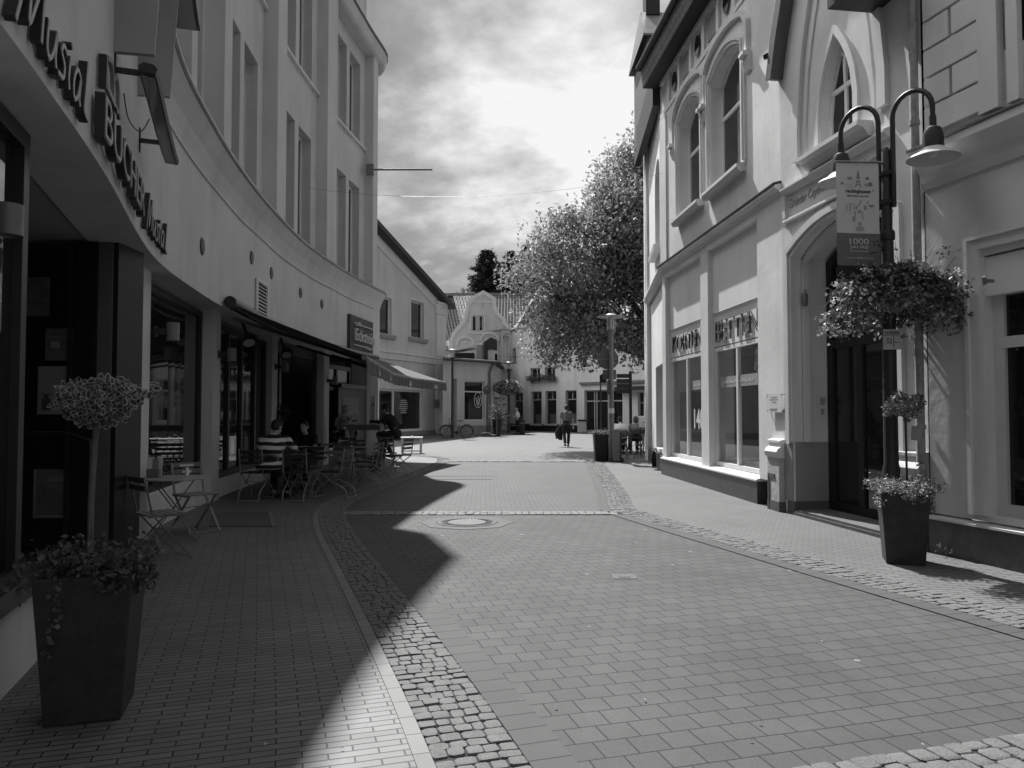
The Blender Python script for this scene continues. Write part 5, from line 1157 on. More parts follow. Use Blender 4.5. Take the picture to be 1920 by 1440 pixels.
roof_plane('roof', [(-9.6, 56.5, 5.2), (-.3, 57.3, 7.0), (1.9, 61.5, 11.0), (-8.0, 61, 11.0)], BG)
roof_plane('roof', [(-2.4, 57.0, 7.6), (.2, 57.0, 7.6), (2.05, 61.0, 11.05), (-2.4, 61.0, 11.05)], BG)
m = MB(); m.poly([(.15, 56.95, 7.55), (2.1, 61.0, 11.0), (6.5, 61.0, 7.4), (6.5, 56.9, 7.3)]); m.build('side_roof', mat('dark_slate', .09, .7), BG)
m = MB(); m.beam((.16, 56.9, 7.6), (2.05, 60.9, 11.1), .18, .2); m.beam((-8, 61, 11.02), (2.05, 61, 11.08), .22, .2); build_each(m, 'verge_trim', mat('ridge_tile', .16, .7), BG)
m = MB(); m.box(-9.6, -.3, 57.3, 66, 0, 6.9); m.build('core', PLF, BG)
# vertical hanging sign on the gable house
s0, s1 = kp(938.5, 655)[0], kp(954, 655)[0]; z1, z0 = KW.hz(946, 621), KW.hz(946, 694); t = thing('vertical_sign', 'tall pale hanging sign with a swirl and vertical lettering on the far gable house', 'sign', KW.pt(s0, .5, z0))
m = MB(); m.wbox(KW, s0, s1, .55, .60, z0, z1); m.build('panel', mat('sign_pale', .46, .6, .06, 4), t)
m = MB(); m.wbox(KW, s0-.1, s1+.25, .52, .58, z1+.02, z1+.08); m.wbox(KW, s0-.1, s1+.6, .52, .58, z1-2.0, z1-1.95); m.wbox(KW, s0+.3, s1+.25, .52, .58, z0-.10, z0-.04); m.build('bracket', IRON, t)
m = MB(); cx_, cz = (s0+s1)/2, z1-.55
m.wpath(KW, smooth_path([(cx_+.25, cz+.28), (cx_-.05, cz+.22), (cx_-.18, cz), (cx_, cz-.1), (cx_+.14, cz+.03)], 5), .05, .602, .607); m.wpath(KW, smooth_path([(cx_-.22, cz-.28), (cx_+.1, cz-.22), (cx_+.22, cz), (cx_+.02, cz+.10), (cx_-.12, cz-.02)], 5), .05, .602, .607); m.build('swirl', INK, t)
for txt, fx, zt, sz, pitch in (('ADRIAN', .66, z1-.98, .17, .22), ('Salon', .26, z1-1.05, .2, .33)):
    for k, ch in enumerate(txt): text_on(ch, sz, .005, wall_fn(KW, s0+(s1-s0)*fx, zt-k*pitch, .602), 'lettering', INK, t)
# signboards by the passage
def board(px0, px1, py0, py1, Y, m_, nm, label, cat, dz=.04):
    a = atY(px0, py0, Y); c = atY(px1, py1, Y); b_ = MB(); b_.box(a.x, c.x, Y, Y+dz, c.z, a.z); o = b_.build(nm, m_); tag(o, label, cat); return o, a, c
o, a, c = board(926, 940, 744, 764, 50.5, PAPER, 'direction_board', 'pale direction board with two black arrows near the far lamp post', 'sign')
m = MB(); 
def tri(m, x, z, s_, dr, Y): m.extr([(x-dr*s_, Y, z-s_*.7), (x+dr*s_, Y, z), (x-dr*s_, Y, z+s_*.7)], (0, -.012, 0))
tri(m, a.x+.12, a.z-.12, .10, -1, 50.5); tri(m, c.x-.10, c.z+.17, .11, 1, 50.5); m.box(a.x+.2, c.x-.05, 50.49, 50.5, a.z-.14, a.z-.11)
for k in range(2): m.box(a.x+.05, c.x-.22, 50.49, 50.5, c.z+.14+k*.1, c.z+.18+k*.1)
m.build('arrows', INK, o)
o, a, c = board(941.5, 949, 744, 767, 50.6, PAPER, 'direction_board', 'narrow pale board with a black bird emblem beside the arrow board', 'sign')
m = MB(); tri(m, (a.x+c.x)/2, a.z-.13, .09, 1, 50.6); m.box(a.x+.04, c.x-.04, 50.59, 50.6, c.z+.27, c.z+.36); m.box(a.x+.06, c.x-.06, 50.59, 50.6, c.z+.15, c.z+.20); m.build('print', INK, o)
o, a, c = board(834, 846, 688, 715, 47.5, mat('board_grey', .42, .7), 'shop_sign', 'pale square shop sign behind the lamp post with the bicycle', 'sign', .12); m = MB()
for (x, z) in ((.4, .3), (.62, .3)): m.box(a.x+(c.x-a.x)*x, a.x+(c.x-a.x)*(x+.08), 47.49, 47.5, c.z+(a.z-c.z)*.45, c.z+(a.z-c.z)*.8)
m.box(a.x+.02, c.x-.02, 47.49, 47.5, c.z+.28, c.z+.30); m.build('print', IRON, o)
t = thing('drinks_rack', 'tall white shop shutter rack between the gable house and the low shop', 'rack', (-4.1, 47.2, 0)); a = atY(833, 735, 47.2); c = atY(845, 800, 47.2)
m = MB(); m.box(a.x, c.x, 47.2, 47.24, .1, a.z); m.build('panel', WHITE, t); m = MB()
for z_ in (1.5, 2.1, .9): m.box(a.x-.02, c.x+.02, 47.17, 47.20, z_, z_+.05)
m.build('rail', IRON, t)
# ---------------- white building closing the view
WW = Wall([(-.14, 57.25, 0), (9.6, 45.9, 0)], 1); SW = WW.L[-1]
Wb = thing('white_corner_building', 'long white building with tall shop windows closing the street behind the tree', 'building', (5, 55, 0))
def wh(px, py): return WW.hit(px, py)
hs = []
def whole(x0, x1, y0, y1, dep=.22): return Hole(wh(x0, 740)[0], wh(x1, 740)[0], WW.hz((x0+x1)/2, y1), WW.hz((x0+x1)/2, y0), dep)
lowW = [whole(962.5, 980.5, 736, 797), whole(996, 1015.5, 734, 796), whole(1022.5, 1043, 733, 796), whole(1060, 1081, 732, 795.5)]
door = whole(1095.5, 1167, 731, 808); door.z0 = .05
side = whole(1195.5, 1207, 735, 800)
upW = [whole(994.5, 1012.5, 690, 712), whole(1021.5, 1040.5, 688, 711), whole(961, 967, 653, 683), whole(1088, 1100, 648, 690), whole(1120, 1132, 645, 690)]
m = MB(); wall_holes(m, WW, 0, SW, 0, 7.75, 0, lowW+[door, side]+upW); m.build('front_wall', PLF, Wb)
m = MB(); m.extr([WW.pt(0, -.5, 7.7), WW.pt(SW, -.5, 7.7), (12, 60, 7.7), (2, 64, 7.7)], (0, 0, .1)); build_each(m, 'roof', MATS['dark_slate'], Wb)
m = MB(); m.wbox(WW, 0, SW, -.55, .12, 7.752, 7.86); m.build('roof_edge', PLT, Wb)
for h in lowW:
    zt = h.z1-.62; window(WW, h, 0, Wb, mat('frame_grey', .34, .5), GLASS, fw=.07, ft=.06, mull=((.5, zt, h.z1),), trans=(zt,))
    q = MB(); q.wbox(WW, h.s0-.1, h.s1+.1, -.1, .10, h.z0-.06, h.z0); q.build('window_sill', PLT, Wb)
    q = MB(); q.wbox(WW, h.s0+.15, h.s1-.05, -.75, -.3, h.z0, h.z0+.75); q.wbox(WW, h.s0+.1, h.s1-.1, -1.4, -1.3, 1.55, 1.66); q.wbox(WW, h.s0+.25, h.s1-.3, -1.0, -.8, h.z0+.75, h.z0+1.15); q.build('window_display', mat('display_grey', .13, .6, .3, 4), Wb)
window(WW, door, 0, Wb, MATS['frame_grey'], DGLASS, fw=.09, ft=.08, mull=(.24, .30, .60, .66), trans=(2.15,)); window(WW, side, 0, Wb, MATS['frame_grey'], DGLASS, fw=.06, trans=(2.0,))
for h in upW[:2]:
    window(WW, h, 0, Wb, WHITE, DGLASS, fw=.06, mull=(.55,))
    s_ = (h.s0+h.s1)/2; t = thing('window_box', 'dark flowering window box under the %s upper window of the far white building' % ('left' if h is upW[0] else 'right'), 'window box', WW.pt(s_, .2, h.z0), 0, 'window boxes on the far white building')
    q = MB(); q.wbox(WW, h.s0-.05, h.s1+.05, .02, .24, h.z0-.08, h.z0+.12); q.build('trough', DSTONE, t)
    n_ = 420; S_ = np.random.uniform(h.s0-.25, h.s1+.25, n_); C_ = np.array([tuple(WW.pt(a, .2+random.gauss(0, .10), h.z0+.12+random.gauss(0, .13))) for a in S_]); leaf_mesh('flowers', [LEAFD, LEAFD, LEAFM], C_, rnd_dirs(n_), rnd_dirs(n_, .5), np.random.uniform(.06, .13, n_), np.random.uniform(.05, .09, n_), t)
for h in upW[2:]: window(WW, h, 0, Wb, WHITE, DGLASS, fw=.06)
m = MB(); m.wbox(WW, 0, SW, -3.2, -3.1, 0, 4); m.wbox(WW, 0, .1, -3.1, -.2, 0, 3.3); m.wbox(WW, 0, SW, -3.1, -.1, 3.3, 3.4); m.wbox(WW, 0, SW, -3.1, -.1, .0, .06); m.build('interior_back', mat('interior_dim', .09, .9, .3, .8), Wb)
for px_ in (1100, 1106, 1152, 1160):
    s_ = wh(px_, 760)[0]; q = MB(); q.wbox(WW, s_-.22, s_+.22, -1.6, -1.2, .06, 1.2+.3*(px_ % 3)); q.build('interior_display', MATS['display_grey'], Wb)
m = MB(); m.wbox(WW, 0, door.s0-.02, 0, .05, 0, .52); m.wbox(WW, door.s1+.02, SW, 0, .05, 0, .3); build_each(m, 'plinth', BLACK, Wb)
s_ = wh(1088, 700)[0]; m = MB(); m.wbox(WW, s_, SW, .0, .14, 3.3, 3.45); m.build('sign_rail', IRON, Wb)
m = MB(); m.wbox(WW, wh(1161, 740)[0], wh(1218, 740)[0], .1, .5, 2.82, 3.05); m.build('awning_box', METAL, Wb)
s_ = wh(1098.5, 795)[0]; t = thing('advert_stand', 'pale narrow stand beside the far shop entrance', 'stand', WW.pt(s_, .4, 0)); q = WW.pt(s_, .4, 0); m = MB(); m.box(q.x-.28, q.x+.28, q.y-.15, q.y+.15, .02, .78); m.build('body', PAPER, t, bevel=.02); m = MB(); m.box(q.x-.28, q.x+.3, q.y-.2, q.y+.2, .78, .90); m.build('top', METAL, t)
# ================================================================== TREES
from mathutils import noise as mnoise
def crown_points(lobes, n, shell=.55, rnd=None):
    out = []
    vol = [l[3]*l[4]*l[5] for l in lobes]; tot = sum(vol)
    while len(out) < n:
        r_ = rnd.random()*tot; k = 0
        while r_ > vol[k]: r_ -= vol[k]; k += 1
        l = lobes[k]; d = Vector((rnd.gauss(0, 1), rnd.gauss(0, 1), rnd.gauss(0, 1))).normalized(); q = shell+(1-shell)*rnd.random()**.6
        q *= 1+.16*mnoise.noise(d*1.7+Vector((l[0], l[2], 3)))
        if rnd.random() < .25: q = rnd.uniform(.2, .6)
        p = Vector((l[0]+d.x*l[3]*q, l[1]+d.y*l[4]*q, l[2]+d.z*l[5]*q))
        if mnoise.noise(p*.62) < -.17 and q > .5: continue
        out.append(p)
    return out
def big_tree():
    rnd = random.Random(4); t = thing('walnut_tree', 'large leafy street tree with spreading boughs behind the corner shop', 'tree', (7.3, 30.6, 0))
    base = Vector((8.0, 35, 0)); fork = Vector((7.6, 34.8, 3.6))
    K_ = .87; base = Vector((7.3, 30.6, 0)); fork = Vector((6.9, 30.3, 3.3))
    lobes = [(3.5, 33.6, 7.3, 3.1, 3.0, 2.9), (2.4, 33.4, 5.6, 2.1, 2.4, 1.7), (6.6, 34.5, 10.2, 3.7, 3.6, 3.4), (7.6, 34.2, 7.6, 3.6, 3.6, 3.2), (10.2, 36, 9.5, 3.6, 3.6, 3.6), (6.6, 33.6, 12.4, 2.2, 2.2, 1.8), (4.3, 33, 4.9, 2.4, 2.0, 1.1), (3.0, 33.4, 9.7, 1.2, 1.2, 1.3), (6.6, 32.6, 4.2, 1.1, 1.0, 1.5)]
    lobes = [(a*K_, c*K_, 1.5+(z_-1.5)*K_, p_*K_, q_*K_, r_*K_) for a, c, z_, p_, q_, r_ in lobes]
    pts = crown_points(lobes, 460, .58, rnd)
    m = MB(); m.tube(smooth_path([base, base+Vector((0, 0, 1.5)), fork], 4), [.48]+[.36]*3+[.32]*4+[.30], 12); bm_ = m
    limbs = []
    for tgt in ((3.2, 33.6, 5.9), (4.4, 33.6, 7.6), (6.0, 34.4, 9.8), (8.4, 35, 10.5), (10.4, 36, 8.5), (2.2, 33.2, 6.2), (6.8, 32.8, 5.4), (5.4, 33.2, 4.9)):
        tg = Vector((tgt[0]*K_, tgt[1]*K_, 1.5+(tgt[2]-1.5)*K_)); mid = fork.lerp(tg, .5)+Vector((rnd.uniform(-.3, .3), rnd.uniform(-.3, .3), rnd.uniform(.0, .7) if tg.z > 6.5 else -.25)); P = smooth_path([fork, mid, tg], 6); k = len(P)
        bm_.tube(P, [.20*(1-.75*i/k)+.02 for i in range(k)], 8); limbs.append(P)
    for p in pts:
        best = min((q for P in limbs for q in P[2:]), key=lambda q: (q-p).length+max(0, q.z-p.z)*.4)
        mid = best.lerp(p, .5)+Vector((rnd.uniform(-.2, .2), rnd.uniform(-.2, .2), rnd.uniform(.1, .4))); bm_.tube(smooth_path([best, mid, p], 3), [.045, .04, .036, .03, .022, .016, .008], 4, False)
    bm_.build('trunk', BARK, t, True)
    C_ = []; K = []
    for p in pts:
        n_ = rnd.randint(150, 260); r_ = rnd.uniform(.36, .62); q = np.clip(np.random.normal(size=(n_, 3)), -1.7, 1.7)*np.array([r_, r_, r_*.72]); C_.append(q+np.array(p))
    C_ = np.concatenate(C_); n_ = len(C_)
    C_ = C_[(C_[:, 2] > 2.75)]; n_ = len(C_)
    A_ = rnd_dirs(n_); A_[:, 2] -= .35; leaf_mesh('crown', [LEAFT, LEAFT, mat('leaf_tree_b', .21, .5, .4, 1.5, spec=.3, trans=.3)], C_, A_, rnd_dirs(n_, 1.6), np.random.uniform(.13, .24, n_), np.random.uniform(.07, .115, n_), t)
big_tree()
def conifer(x, y, h, r_, label, seed):
    rnd = random.Random(seed); t = thing('conifer', label, 'tree', (x, y, 0), 0, 'conifers behind the far roofs')
    m = MB(); m.tube([(x, y, 0), (x, y, h*.96)], [.35, .04], 8); C_ = []; A_ = []
    z_ = h*.25
    while z_ < h*.985:
        f = (h-z_)/(h*.75); rr_ = r_*f**.8*rnd.uniform(.8, 1.1)+.15; n_ = rnd.randint(8, 11); a0 = rnd.random()*6
        for k in range(n_):
            a = a0+k*2*math.pi/n_+rnd.uniform(-.3, .3); L_ = rr_*rnd.uniform(.65, 1.1); d = Vector((math.cos(a), math.sin(a), rnd.uniform(-.15, .25)))
            tip = Vector((x, y, z_))+d*L_; m.tube([(x, y, z_), tip], [.04, .01], 4, False)
            q = max(14, int(95*L_)); u = np.random.uniform(.12, 1.05, q); pp = np.array([x, y, z_])+np.outer(u*L_, np.array(d))+np.random.normal(size=(q, 3))*np.array([.24, .24, .2])*(.5+.5*f); C_.append(pp); aa = np.tile(np.array(d), (q, 1))+np.random.normal(size=(q, 3))*.6; A_.append(aa)
        z_ += rnd.uniform(.28, .5)
    m.build('trunk', BARK, t); C_ = np.concatenate(C_); A_ = np.concatenate(A_); n_ = len(C_)
    leaf_mesh('crown', LEAFC, C_, A_, rnd_dirs(n_, .4), np.random.uniform(.28, .55, n_), np.random.uniform(.06, .12, n_), t)
p = atY(914, 462, 78); conifer(p.x, 78, p.z, 5.3, 'tall pointed dark conifer behind the curly gable', 1)
p = atY(958, 470, 82); conifer(p.x, 82, p.z, 5.6, 'broad dark conifer between the curly gable and the big tree', 2)
p = atY(985, 455, 86); conifer(p.x, 86, p.z, 3.6, 'dark conifer mostly hidden behind the big tree', 3)
t = thing('distant_tree', 'small loose leafy tree top showing over the far roof ridge', 'tree', (atY(873, 560, 72).x, 72, 0))
m = MB(); c = atY(873, 556, 72); m.tube([(c.x, 72, 0), (c.x, 72, c.z)], [.2, .05], 6); m.build('trunk', BARK, t)
C_ = np.concatenate([np.random.normal(size=(70, 3))*.35+np.array(atY(px_, py_, 72)) for px_, py_ in ((866, 556), (870, 562), (879, 553), (882, 560), (862, 566))]); n_ = len(C_); leaf_mesh('crown', LEAFT, C_, rnd_dirs(n_), rnd_dirs(n_, .5), np.random.uniform(.2, .35, n_), np.random.uniform(.12, .2, n_), t)
# ================================================================== PLANTERS
PLANT = mat('planter_stone', .032, .55, .3, 9, .3, 120, .35, fine=.35)
def ring_leaves(name, C, L, parent):
    """variegated leaves: dark heart, pale rim"""
    m = MB(); rnd = random.Random(3)
    for c, l in zip(C, L):
        A_ = Vector(rnd_dirs(1, .15)[0]); Nn = Vector(rnd_dirs(1, .9)[0]); Bv = Nn.cross(A_).normalized(); Nn = A_.cross(Bv); wd = l*.62
        o = []; q = []
        for k in range(8):
            a = k*math.pi/4; u, v = math.cos(a), math.sin(a); bend = Nn*(abs(v)*wd*.16-(u*u)*l*.10)
            p = Vector(c)+A_*u*l/2+Bv*v*wd/2*(1-.25*u)+bend; o.append(m.V(p)); q.append(m.V(Vector(c)+(p-Vector(c))*.70))
        m.mi = 0
        for k in range(8): m.F((o[k], o[(k+1) % 8], q[(k+1) % 8], q[k]))
        m.mi = 1; m.F(q)
    return m.build(name, [LEAFP, LEAFD], parent)
def tub(t, c, wt, wb, h, rz=0.0):
    m = MB(); m.T = Matrix.Translation(c)@Matrix.Rotation(rz, 4, 'Z')
    P = lambda w_, z: [(-w_/2, -w_/2, z), (w_/2, -w_/2, z), (w_/2, w_/2, z), (-w_/2, w_/2, z)]
    rings = [[m.V(p) for p in P(w_, z)] for w_, z in ((wb, 0), (wt, h), (wt-.05, h), (wt-.08, h-.06))]
    for a, b_ in zip(rings, rings[1:]):
        for j in range(4): m.F((a[j], a[(j+1) % 4], b_[(j+1) % 4], b_[j]))
    m.F(rings[0][::-1]); m.F(rings[-1]); m.build('tub', PLANT, t, bevel=.008)
# left
pc = Vector((-2.09, 3.76, .012)); t = thing('topiary_planter', 'dark square tapered planter with variegated ball topiary at the left front', 'planter', pc, 0, 'square planters with standard topiary')
tub(t, pc, .43, .33, .70, R(17))
m = MB(); m.tube(smooth_path([pc+Vector((-.02, .02, .62)), pc+Vector((-.03, .02, 1.0)), pc+Vector((-.015, .03, 1.45))], 5), [.015]*11, 8); m.tube([pc+Vector((-.035, .0, .6)), pc+Vector((-.02, .015, 1.3))], .008, 5); m.build('stem', STEM, t)
rnd = random.Random(8); C_ = []; L_ = []
cc = pc+Vector((.0, .02, 1.53))
while len(C_) < 950:
    d = Vector((rnd.gauss(0, 1), rnd.gauss(0, 1), rnd.gauss(0, 1))).normalized(); q = rnd.uniform(.35, 1)**.6
    p = Vector((d.x*.225*q, d.y*.21*q, d.z*.135*q)); p.z += .10*max(0, p.x)
    if d.z < -.2: p.x *= .8; p.y *= .8
    C_.append(cc+p); L_.append(rnd.uniform(.028, .048))
for k in range(26): a = rnd.uniform(-.2, 1); C_.append(cc+Vector((.20+a*.08, rnd.uniform(-.06, .06), .03+a*.05+rnd.uniform(-.03, .03)))); L_.append(rnd.uniform(.035, .055))
ring_leaves('crown', C_, L_, t)
m = MB()
for k in range(14): d = Vector(rnd_dirs(1)[0]); m.tube([cc+Vector((-.03, 0, -.12)), cc+Vector((d.x*.2, d.y*.2, d.z*.1))], [.006, .003], 4)
m.build('twig', STEM, t)
def underplanting(t, c, w_, z, n, mats_, spread=.05, hang=((1, -1, .2),), h=.06, lo=.018, hi=.04):
    C_ = np.random.uniform(-.5, .5, size=(n, 3))*np.array([w_+spread, w_+spread, h])+np.array([c[0], c[1], z+h*.5]); C_[:, 2] += np.random.gamma(1.2, .018, n)
    X = [C_]
    for (hx, hy, l) in hang:
        q = n//5; u = np.random.uniform(0, 1, q); e_ = np.array([c[0]+hx*w_*.5, c[1]+hy*w_*.5, z+.02]); tn = np.random.uniform(-.25, .25, q)*w_
        D = np.stack([hx*.05*np.ones(q)+tn*abs(hy), hy*.05*np.ones(q)+tn*abs(hx), -u*l], 1)+np.random.normal(size=(q, 3))*.018; X.append(D+e_)
    C_ = np.concatenate(X); k = len(C_); leaf_mesh('underplanting', mats_, C_, rnd_dirs(k), rnd_dirs(k, .9), np.random.uniform(lo, hi, k), np.random.uniform(lo*.8, hi*.75, k), t)
underplanting(t, pc, .40, pc.z+.69, 900, [LEAFD, LEAFD, LEAFM], .10, ((1, 0, .10), (.9, -.6, .06)), .09, .02, .045)
C_ = np.array([[pc.x-.02+.01*math.sin(k)+.07*(-(k/26)**2)+random.gauss(0, .012), pc.y-.272+.034*(k/26), pc.z+.70-.36*k/26+random.gauss(0, .008)] for k in range(27)]); k = len(C_); leaf_mesh('ivy_strand', LEAFM, C_, rnd_dirs(k), np.tile([[0, -1, .3]], (k, 1))+np.random.normal(size=(k, 3))*.2, np.random.uniform(.025, .04, k), np.random.uniform(.02, .035, k), t)
C_ = np.array([[pc.x-.25-.30*k/24+random.gauss(0, .015), pc.y-.1+random.gauss(0, .03), pc.z+.70-.08*math.sin(k/24*2)+random.gauss(0, .02)] for k in range(25)]); k = len(C_); leaf_mesh('ivy_strand', LEAFM, C_, rnd_dirs(k), rnd_dirs(k, 1), np.random.uniform(.03, .05, k), np.random.uniform(.025, .04, k), t)
# right
pr2 = Vector((3.86, 7.42, .012)); t = thing('topiary_planter', 'dark square tapered planter with small leafy ball tree in front of the gothic doorway', 'planter', pr2, 0, 'square planters with standard topiary')
tub(t, pr2, .43, .34, .70, R(-20))
sx = Vector((.02, -.02, 0))
m = MB(); m.tube([pr2+sx+Vector((.02, 0, .6)), pr2+sx+Vector((.015, 0, 1.42))], .011, 8); m.build('stem', BARK, t)
n_ = 1500; d = rnd_dirs(n_); q = np.random.uniform(.2, 1, n_)**.5; cc = np.array(pr2+sx)+np.array([0, 0, 1.535]); C_ = cc+d*q[:, None]*np.array([.20, .20, .125]); C_[:, 2] += .04*np.sin(C_[:, 0]*30)
leaf_mesh('crown', [LEAFM, LEAFM, LEAFP], C_, rnd_dirs(n_), rnd_dirs(n_, .6), np.random.uniform(.022, .04, n_), np.random.uniform(.014, .024, n_), t)
underplanting(t, pr2, .40, pr2.z+.68, 1500, [LEAFM, LEAFM, LEAFP], .16, ((-1, -.2, .14), (1, 0, .20), (0, -1, .08)), .10, .016, .032)
m = MB(); a = pr2+sx+Vector((.05, -.03, 1.20)); m.extr([a, a+Vector((.10, 0, -.01)), a+Vector((.115, 0, .13)), a+Vector((.01, 0, .14))], (0, .004, 0)); m.build('tag', STK, t)
# weed at the foot of the wall
w_ = gnd(1782, 1046); n_ = 46; C_ = np.random.normal(size=(n_, 3))*np.array([.08, .04, .05])+np.array([w_.x, w_.y, .09]); C_[:, 2] = np.abs(C_[:, 2]); o = leaf_mesh('weed', LEAFM, C_, rnd_dirs(n_, .8), rnd_dirs(n_, .4), np.random.uniform(.04, .10, n_), np.random.uniform(.01, .025, n_)); tag(o, 'small weed growing at the foot of the granite plinth', 'weed')
# ================================================================== DOUBLE ARMED LAMP WITH BASKETS
lp = Vector((3.93, 7.76, 0)); DL = thing('double_lamp_post', 'dark lamp post with two swan neck arms in front of the gothic house', 'street lamp', lp)
m = MB(); m.lathe([(.085, 0), (.085, .9), (.072, .95), (.068, 2.55), (.062, 2.6), (.060, 3.25), (.052, 3.3), (.050, 4.22), (.03, 4.26)], 20, lp); m.lathe([(.07, 3.28), (.075, 3.3), (.075, 3.36), (.068, 3.38)], 16, lp); m.build('pole', METAL, DL, True)
ad = Vector((.46, -.62, 0)).normalized()
shp = mat('lamp_enamel', .55, .45, .08, 5)
for sg, rch in ((1, .40), (-1, .42)):
    a = lp+ad*sg*.075; P = [a+Vector((0, 0, 3.62)), a+Vector((0, 0, 4.25))]
    rr_ = rch/2; c = a+ad*sg*rr_+Vector((0, 0, 4.55)); P += [a+Vector((0, 0, 4.45))]+[c-ad*sg*rr_*math.cos(k*math.pi/10)+Vector((0, 0, (rr_+.02)*math.sin(k*math.pi/10))) for k in range(11)]
    e = c+ad*sg*rr_; P += [e+Vector((0, 0, -.12))]
    m = MB(); m.tube(P, .026, 10); m.tube([e+Vector((0, 0, -.10)), e+Vector((0, 0, -.22))], .034, 10); m.build('arm', METAL, DL, True)
    for z_ in (3.68, 3.98): q = MB(); q.beam(lp+Vector((0, 0, z_)), a+Vector((0, 0, z_)), .12, .045); q.build('clamp', METAL, DL)
    zb = 4.55-.52
    q = MB(); q.lathe([(.03, zb+.32), (.075, zb+.29), (.095, zb+.22), (.098, zb+.10), (.090, zb+.09)], 24, (e.x, e.y, 0)); q.build('lamp_cap', METAL, DL, True)
    q = MB(); q.lathe([(.088, zb+.10), (.12, zb+.08), (.155, zb+.045), (.235, zb+.005), (.248, zb-.012), (.243, zb-.016), (.155, zb+.03), (.11, zb+.06), (.05, zb+.07)], 36, (e.x, e.y, 0)); q.build('lamp_shade', shp, DL, True)
    q = MB(); q.ball((e.x, e.y, zb+.05), .05, 12, 8); q.build('bulb', WHITE, DL, True)
# banner
bn = thing('street_banner', 'two tone printed town banner hanging on the dark lamp post', 'banner', lp+Vector((-.3, 0, 3.5)))
bx1 = lp.x-.085; bx0 = bx1-.45; by = lp.y-.02; zt, zb_ = 4.10, 2.86
def bp(x, z, d=0): return Vector((bx0+x*.45, by-d+.035*math.sin(x*2.4)*.4, z))
def bpan(z0, z1, m_, nm, d=0.0, tilt=-.012):
    m = MB(); N = 10
    for k in range(N):
        for dd in (d, d-.004): m.poly([bp(k/N, z0+tilt*k/N, dd), bp((k+1)/N, z0+tilt*(k+1)/N, dd), bp((k+1)/N, z1+tilt*(k+1)/N, dd), bp(k/N, z1+tilt*k/N, dd)])
    return m.build(nm, m_, bn)
pu = bpan(3.36, zt, mat('banner_pale', .62, .7, .04, 4), 'upper_cloth'); pm = bpan(3.02, 3.36, mat('banner_grey', .15, .7, .06, 4), 'lower_cloth'); bpan(zb_, 3.02, BLACK, 'hem_cloth')
m = MB(); m.tube([(bx0-.01, by, zt+.01), (lp.x, by, zt+.0)], .012, 6); m.tube([(bx0-.01, by, zb_), (lp.x, by, zb_)], .012, 6); build_each(m, 'rod', IRON, bn)
bf = lambda x0, z0: (lambda x, y, zz: bp((x0+x)/.45, z0+y-.012*(x0+x)/.45, .003+zz))
text_on('recklinghausen', .05, .002, bf(.10, 3.775), 'print', INK, pu, width=.265, height=.05, bold=.001)
text_on('blick zurück nach vorn', .03, .002, bf(.12, 3.745), 'print', INK, pu, width=.22, height=.022)
text_on('1000', .1, .002, bf(.135, 3.245), 'print', PAPER, pm, width=.20, height=.062)
text_on('JAHRE', .1, .002, bf(.138, 3.19), 'print', PAPER, pm, width=.195, height=.042)
text_on('RECKLINGHAUSEN', .05, .002, bf(.138, 3.163), 'print', PAPER, pm, width=.195, height=.018)
text_on('www.1000jahre.re', .05, .002, bf(.10, 3.085), 'print', PAPER, pm, width=.28, height=.026)
def B_(m, x, z, pts): m.poly([bp((x+a)/.45, z+b_, .006) for a, b_ in pts])
m = MB()       # small pictograms: spruce, winding tower, house, camera, boat, ball, ring
B_(m, .235, 3.93, [(-.022, 0), (.022, 0), (0, .05)]); B_(m, .235, 3.96, [(-.016, 0), (.016, 0), (0, .045)]); B_(m, .235, 3.985, [(-.011, 0), (.011, 0), (0, .04)])
for (a, b_) in (((-.032, 0), (-.010, .06)), ((.032, 0), (.010, .06))): B_(m, .235, 3.84, [(a[0]-.004, a[1]), (a[0]+.004, a[1]), (b_[0]+.004, b_[1]), (b_[0]-.004, b_[1])])
B_(m, .235, 3.90, [(-.025, 0), (.025, 0), (.025, .008), (-.025, .008)]); B_(m, .235, 3.865, [(-.02, 0), (.02, 0), (.02, .006), (-.02, .006)])
B_(m, .33, 3.92, [(-.018, 0), (.018, 0), (.018, .028), (-.018, .028)]); B_(m, .36, 3.85, [(-.022, 0), (.022, 0), (.022, .03), (0, .05), (-.022, .03)]); B_(m, .06, 3.88, [(.014*math.cos(k), .016*math.sin(k)) for k in np.linspace(0, 6.0, 9)])
B_(m, .39, 3.80, [(-.010, 0), (.010, 0), (.010, .012), (-.010, .012)]); B_(m, .37, 3.64, [(-.034, .012), (.034, .012), (.018, -.008), (-.018, -.008)])
for k in range(10): a0, a1 = k*.628, (k+1)*.628; B_(m, .245, 3.585, [(.018*math.cos(a0), .018*math.sin(a0)), (.018*math.cos(a1), .018*math.sin(a1)), (.009*math.cos(a1), .009*math.sin(a1)), (.009*math.cos(a0), .009*math.sin(a0))])
for (x, z) in ((.255, 3.67), (.235, 3.64), (.19, 3.61), (.215, 3.61), (.33, 3.66)): B_(m, x, z, [(-.005, 0), (.005, 0), (.005, .032), (-.005, .032)])
m.build('print', GREYP, pu)
m = MB(); FP = mat('faint_print', .36, .7)
for (x, z, a, b_) in ((.08, 3.84, .09, .004), (.08, 3.87, .09, .004), (.12, 3.92, .05, .03), (.10, 3.66, .10, .006), (.10, 3.59, .01, .06), (.14, 3.59, .01, .06), (.17, 3.48, .03, .05), (.19, 3.53, .012, .06), (.27, 3.49, .012, .09), (.20, 3.38, .09, .04), (.225, 3.42, .04, .05), (.29, 3.60, .03, .05), (.30, 3.85, .035, .03)): B_(m, x, z, [(0, 0), (a, 0), (a, b_), (0, b_)])
m.build('print', FP, pu)
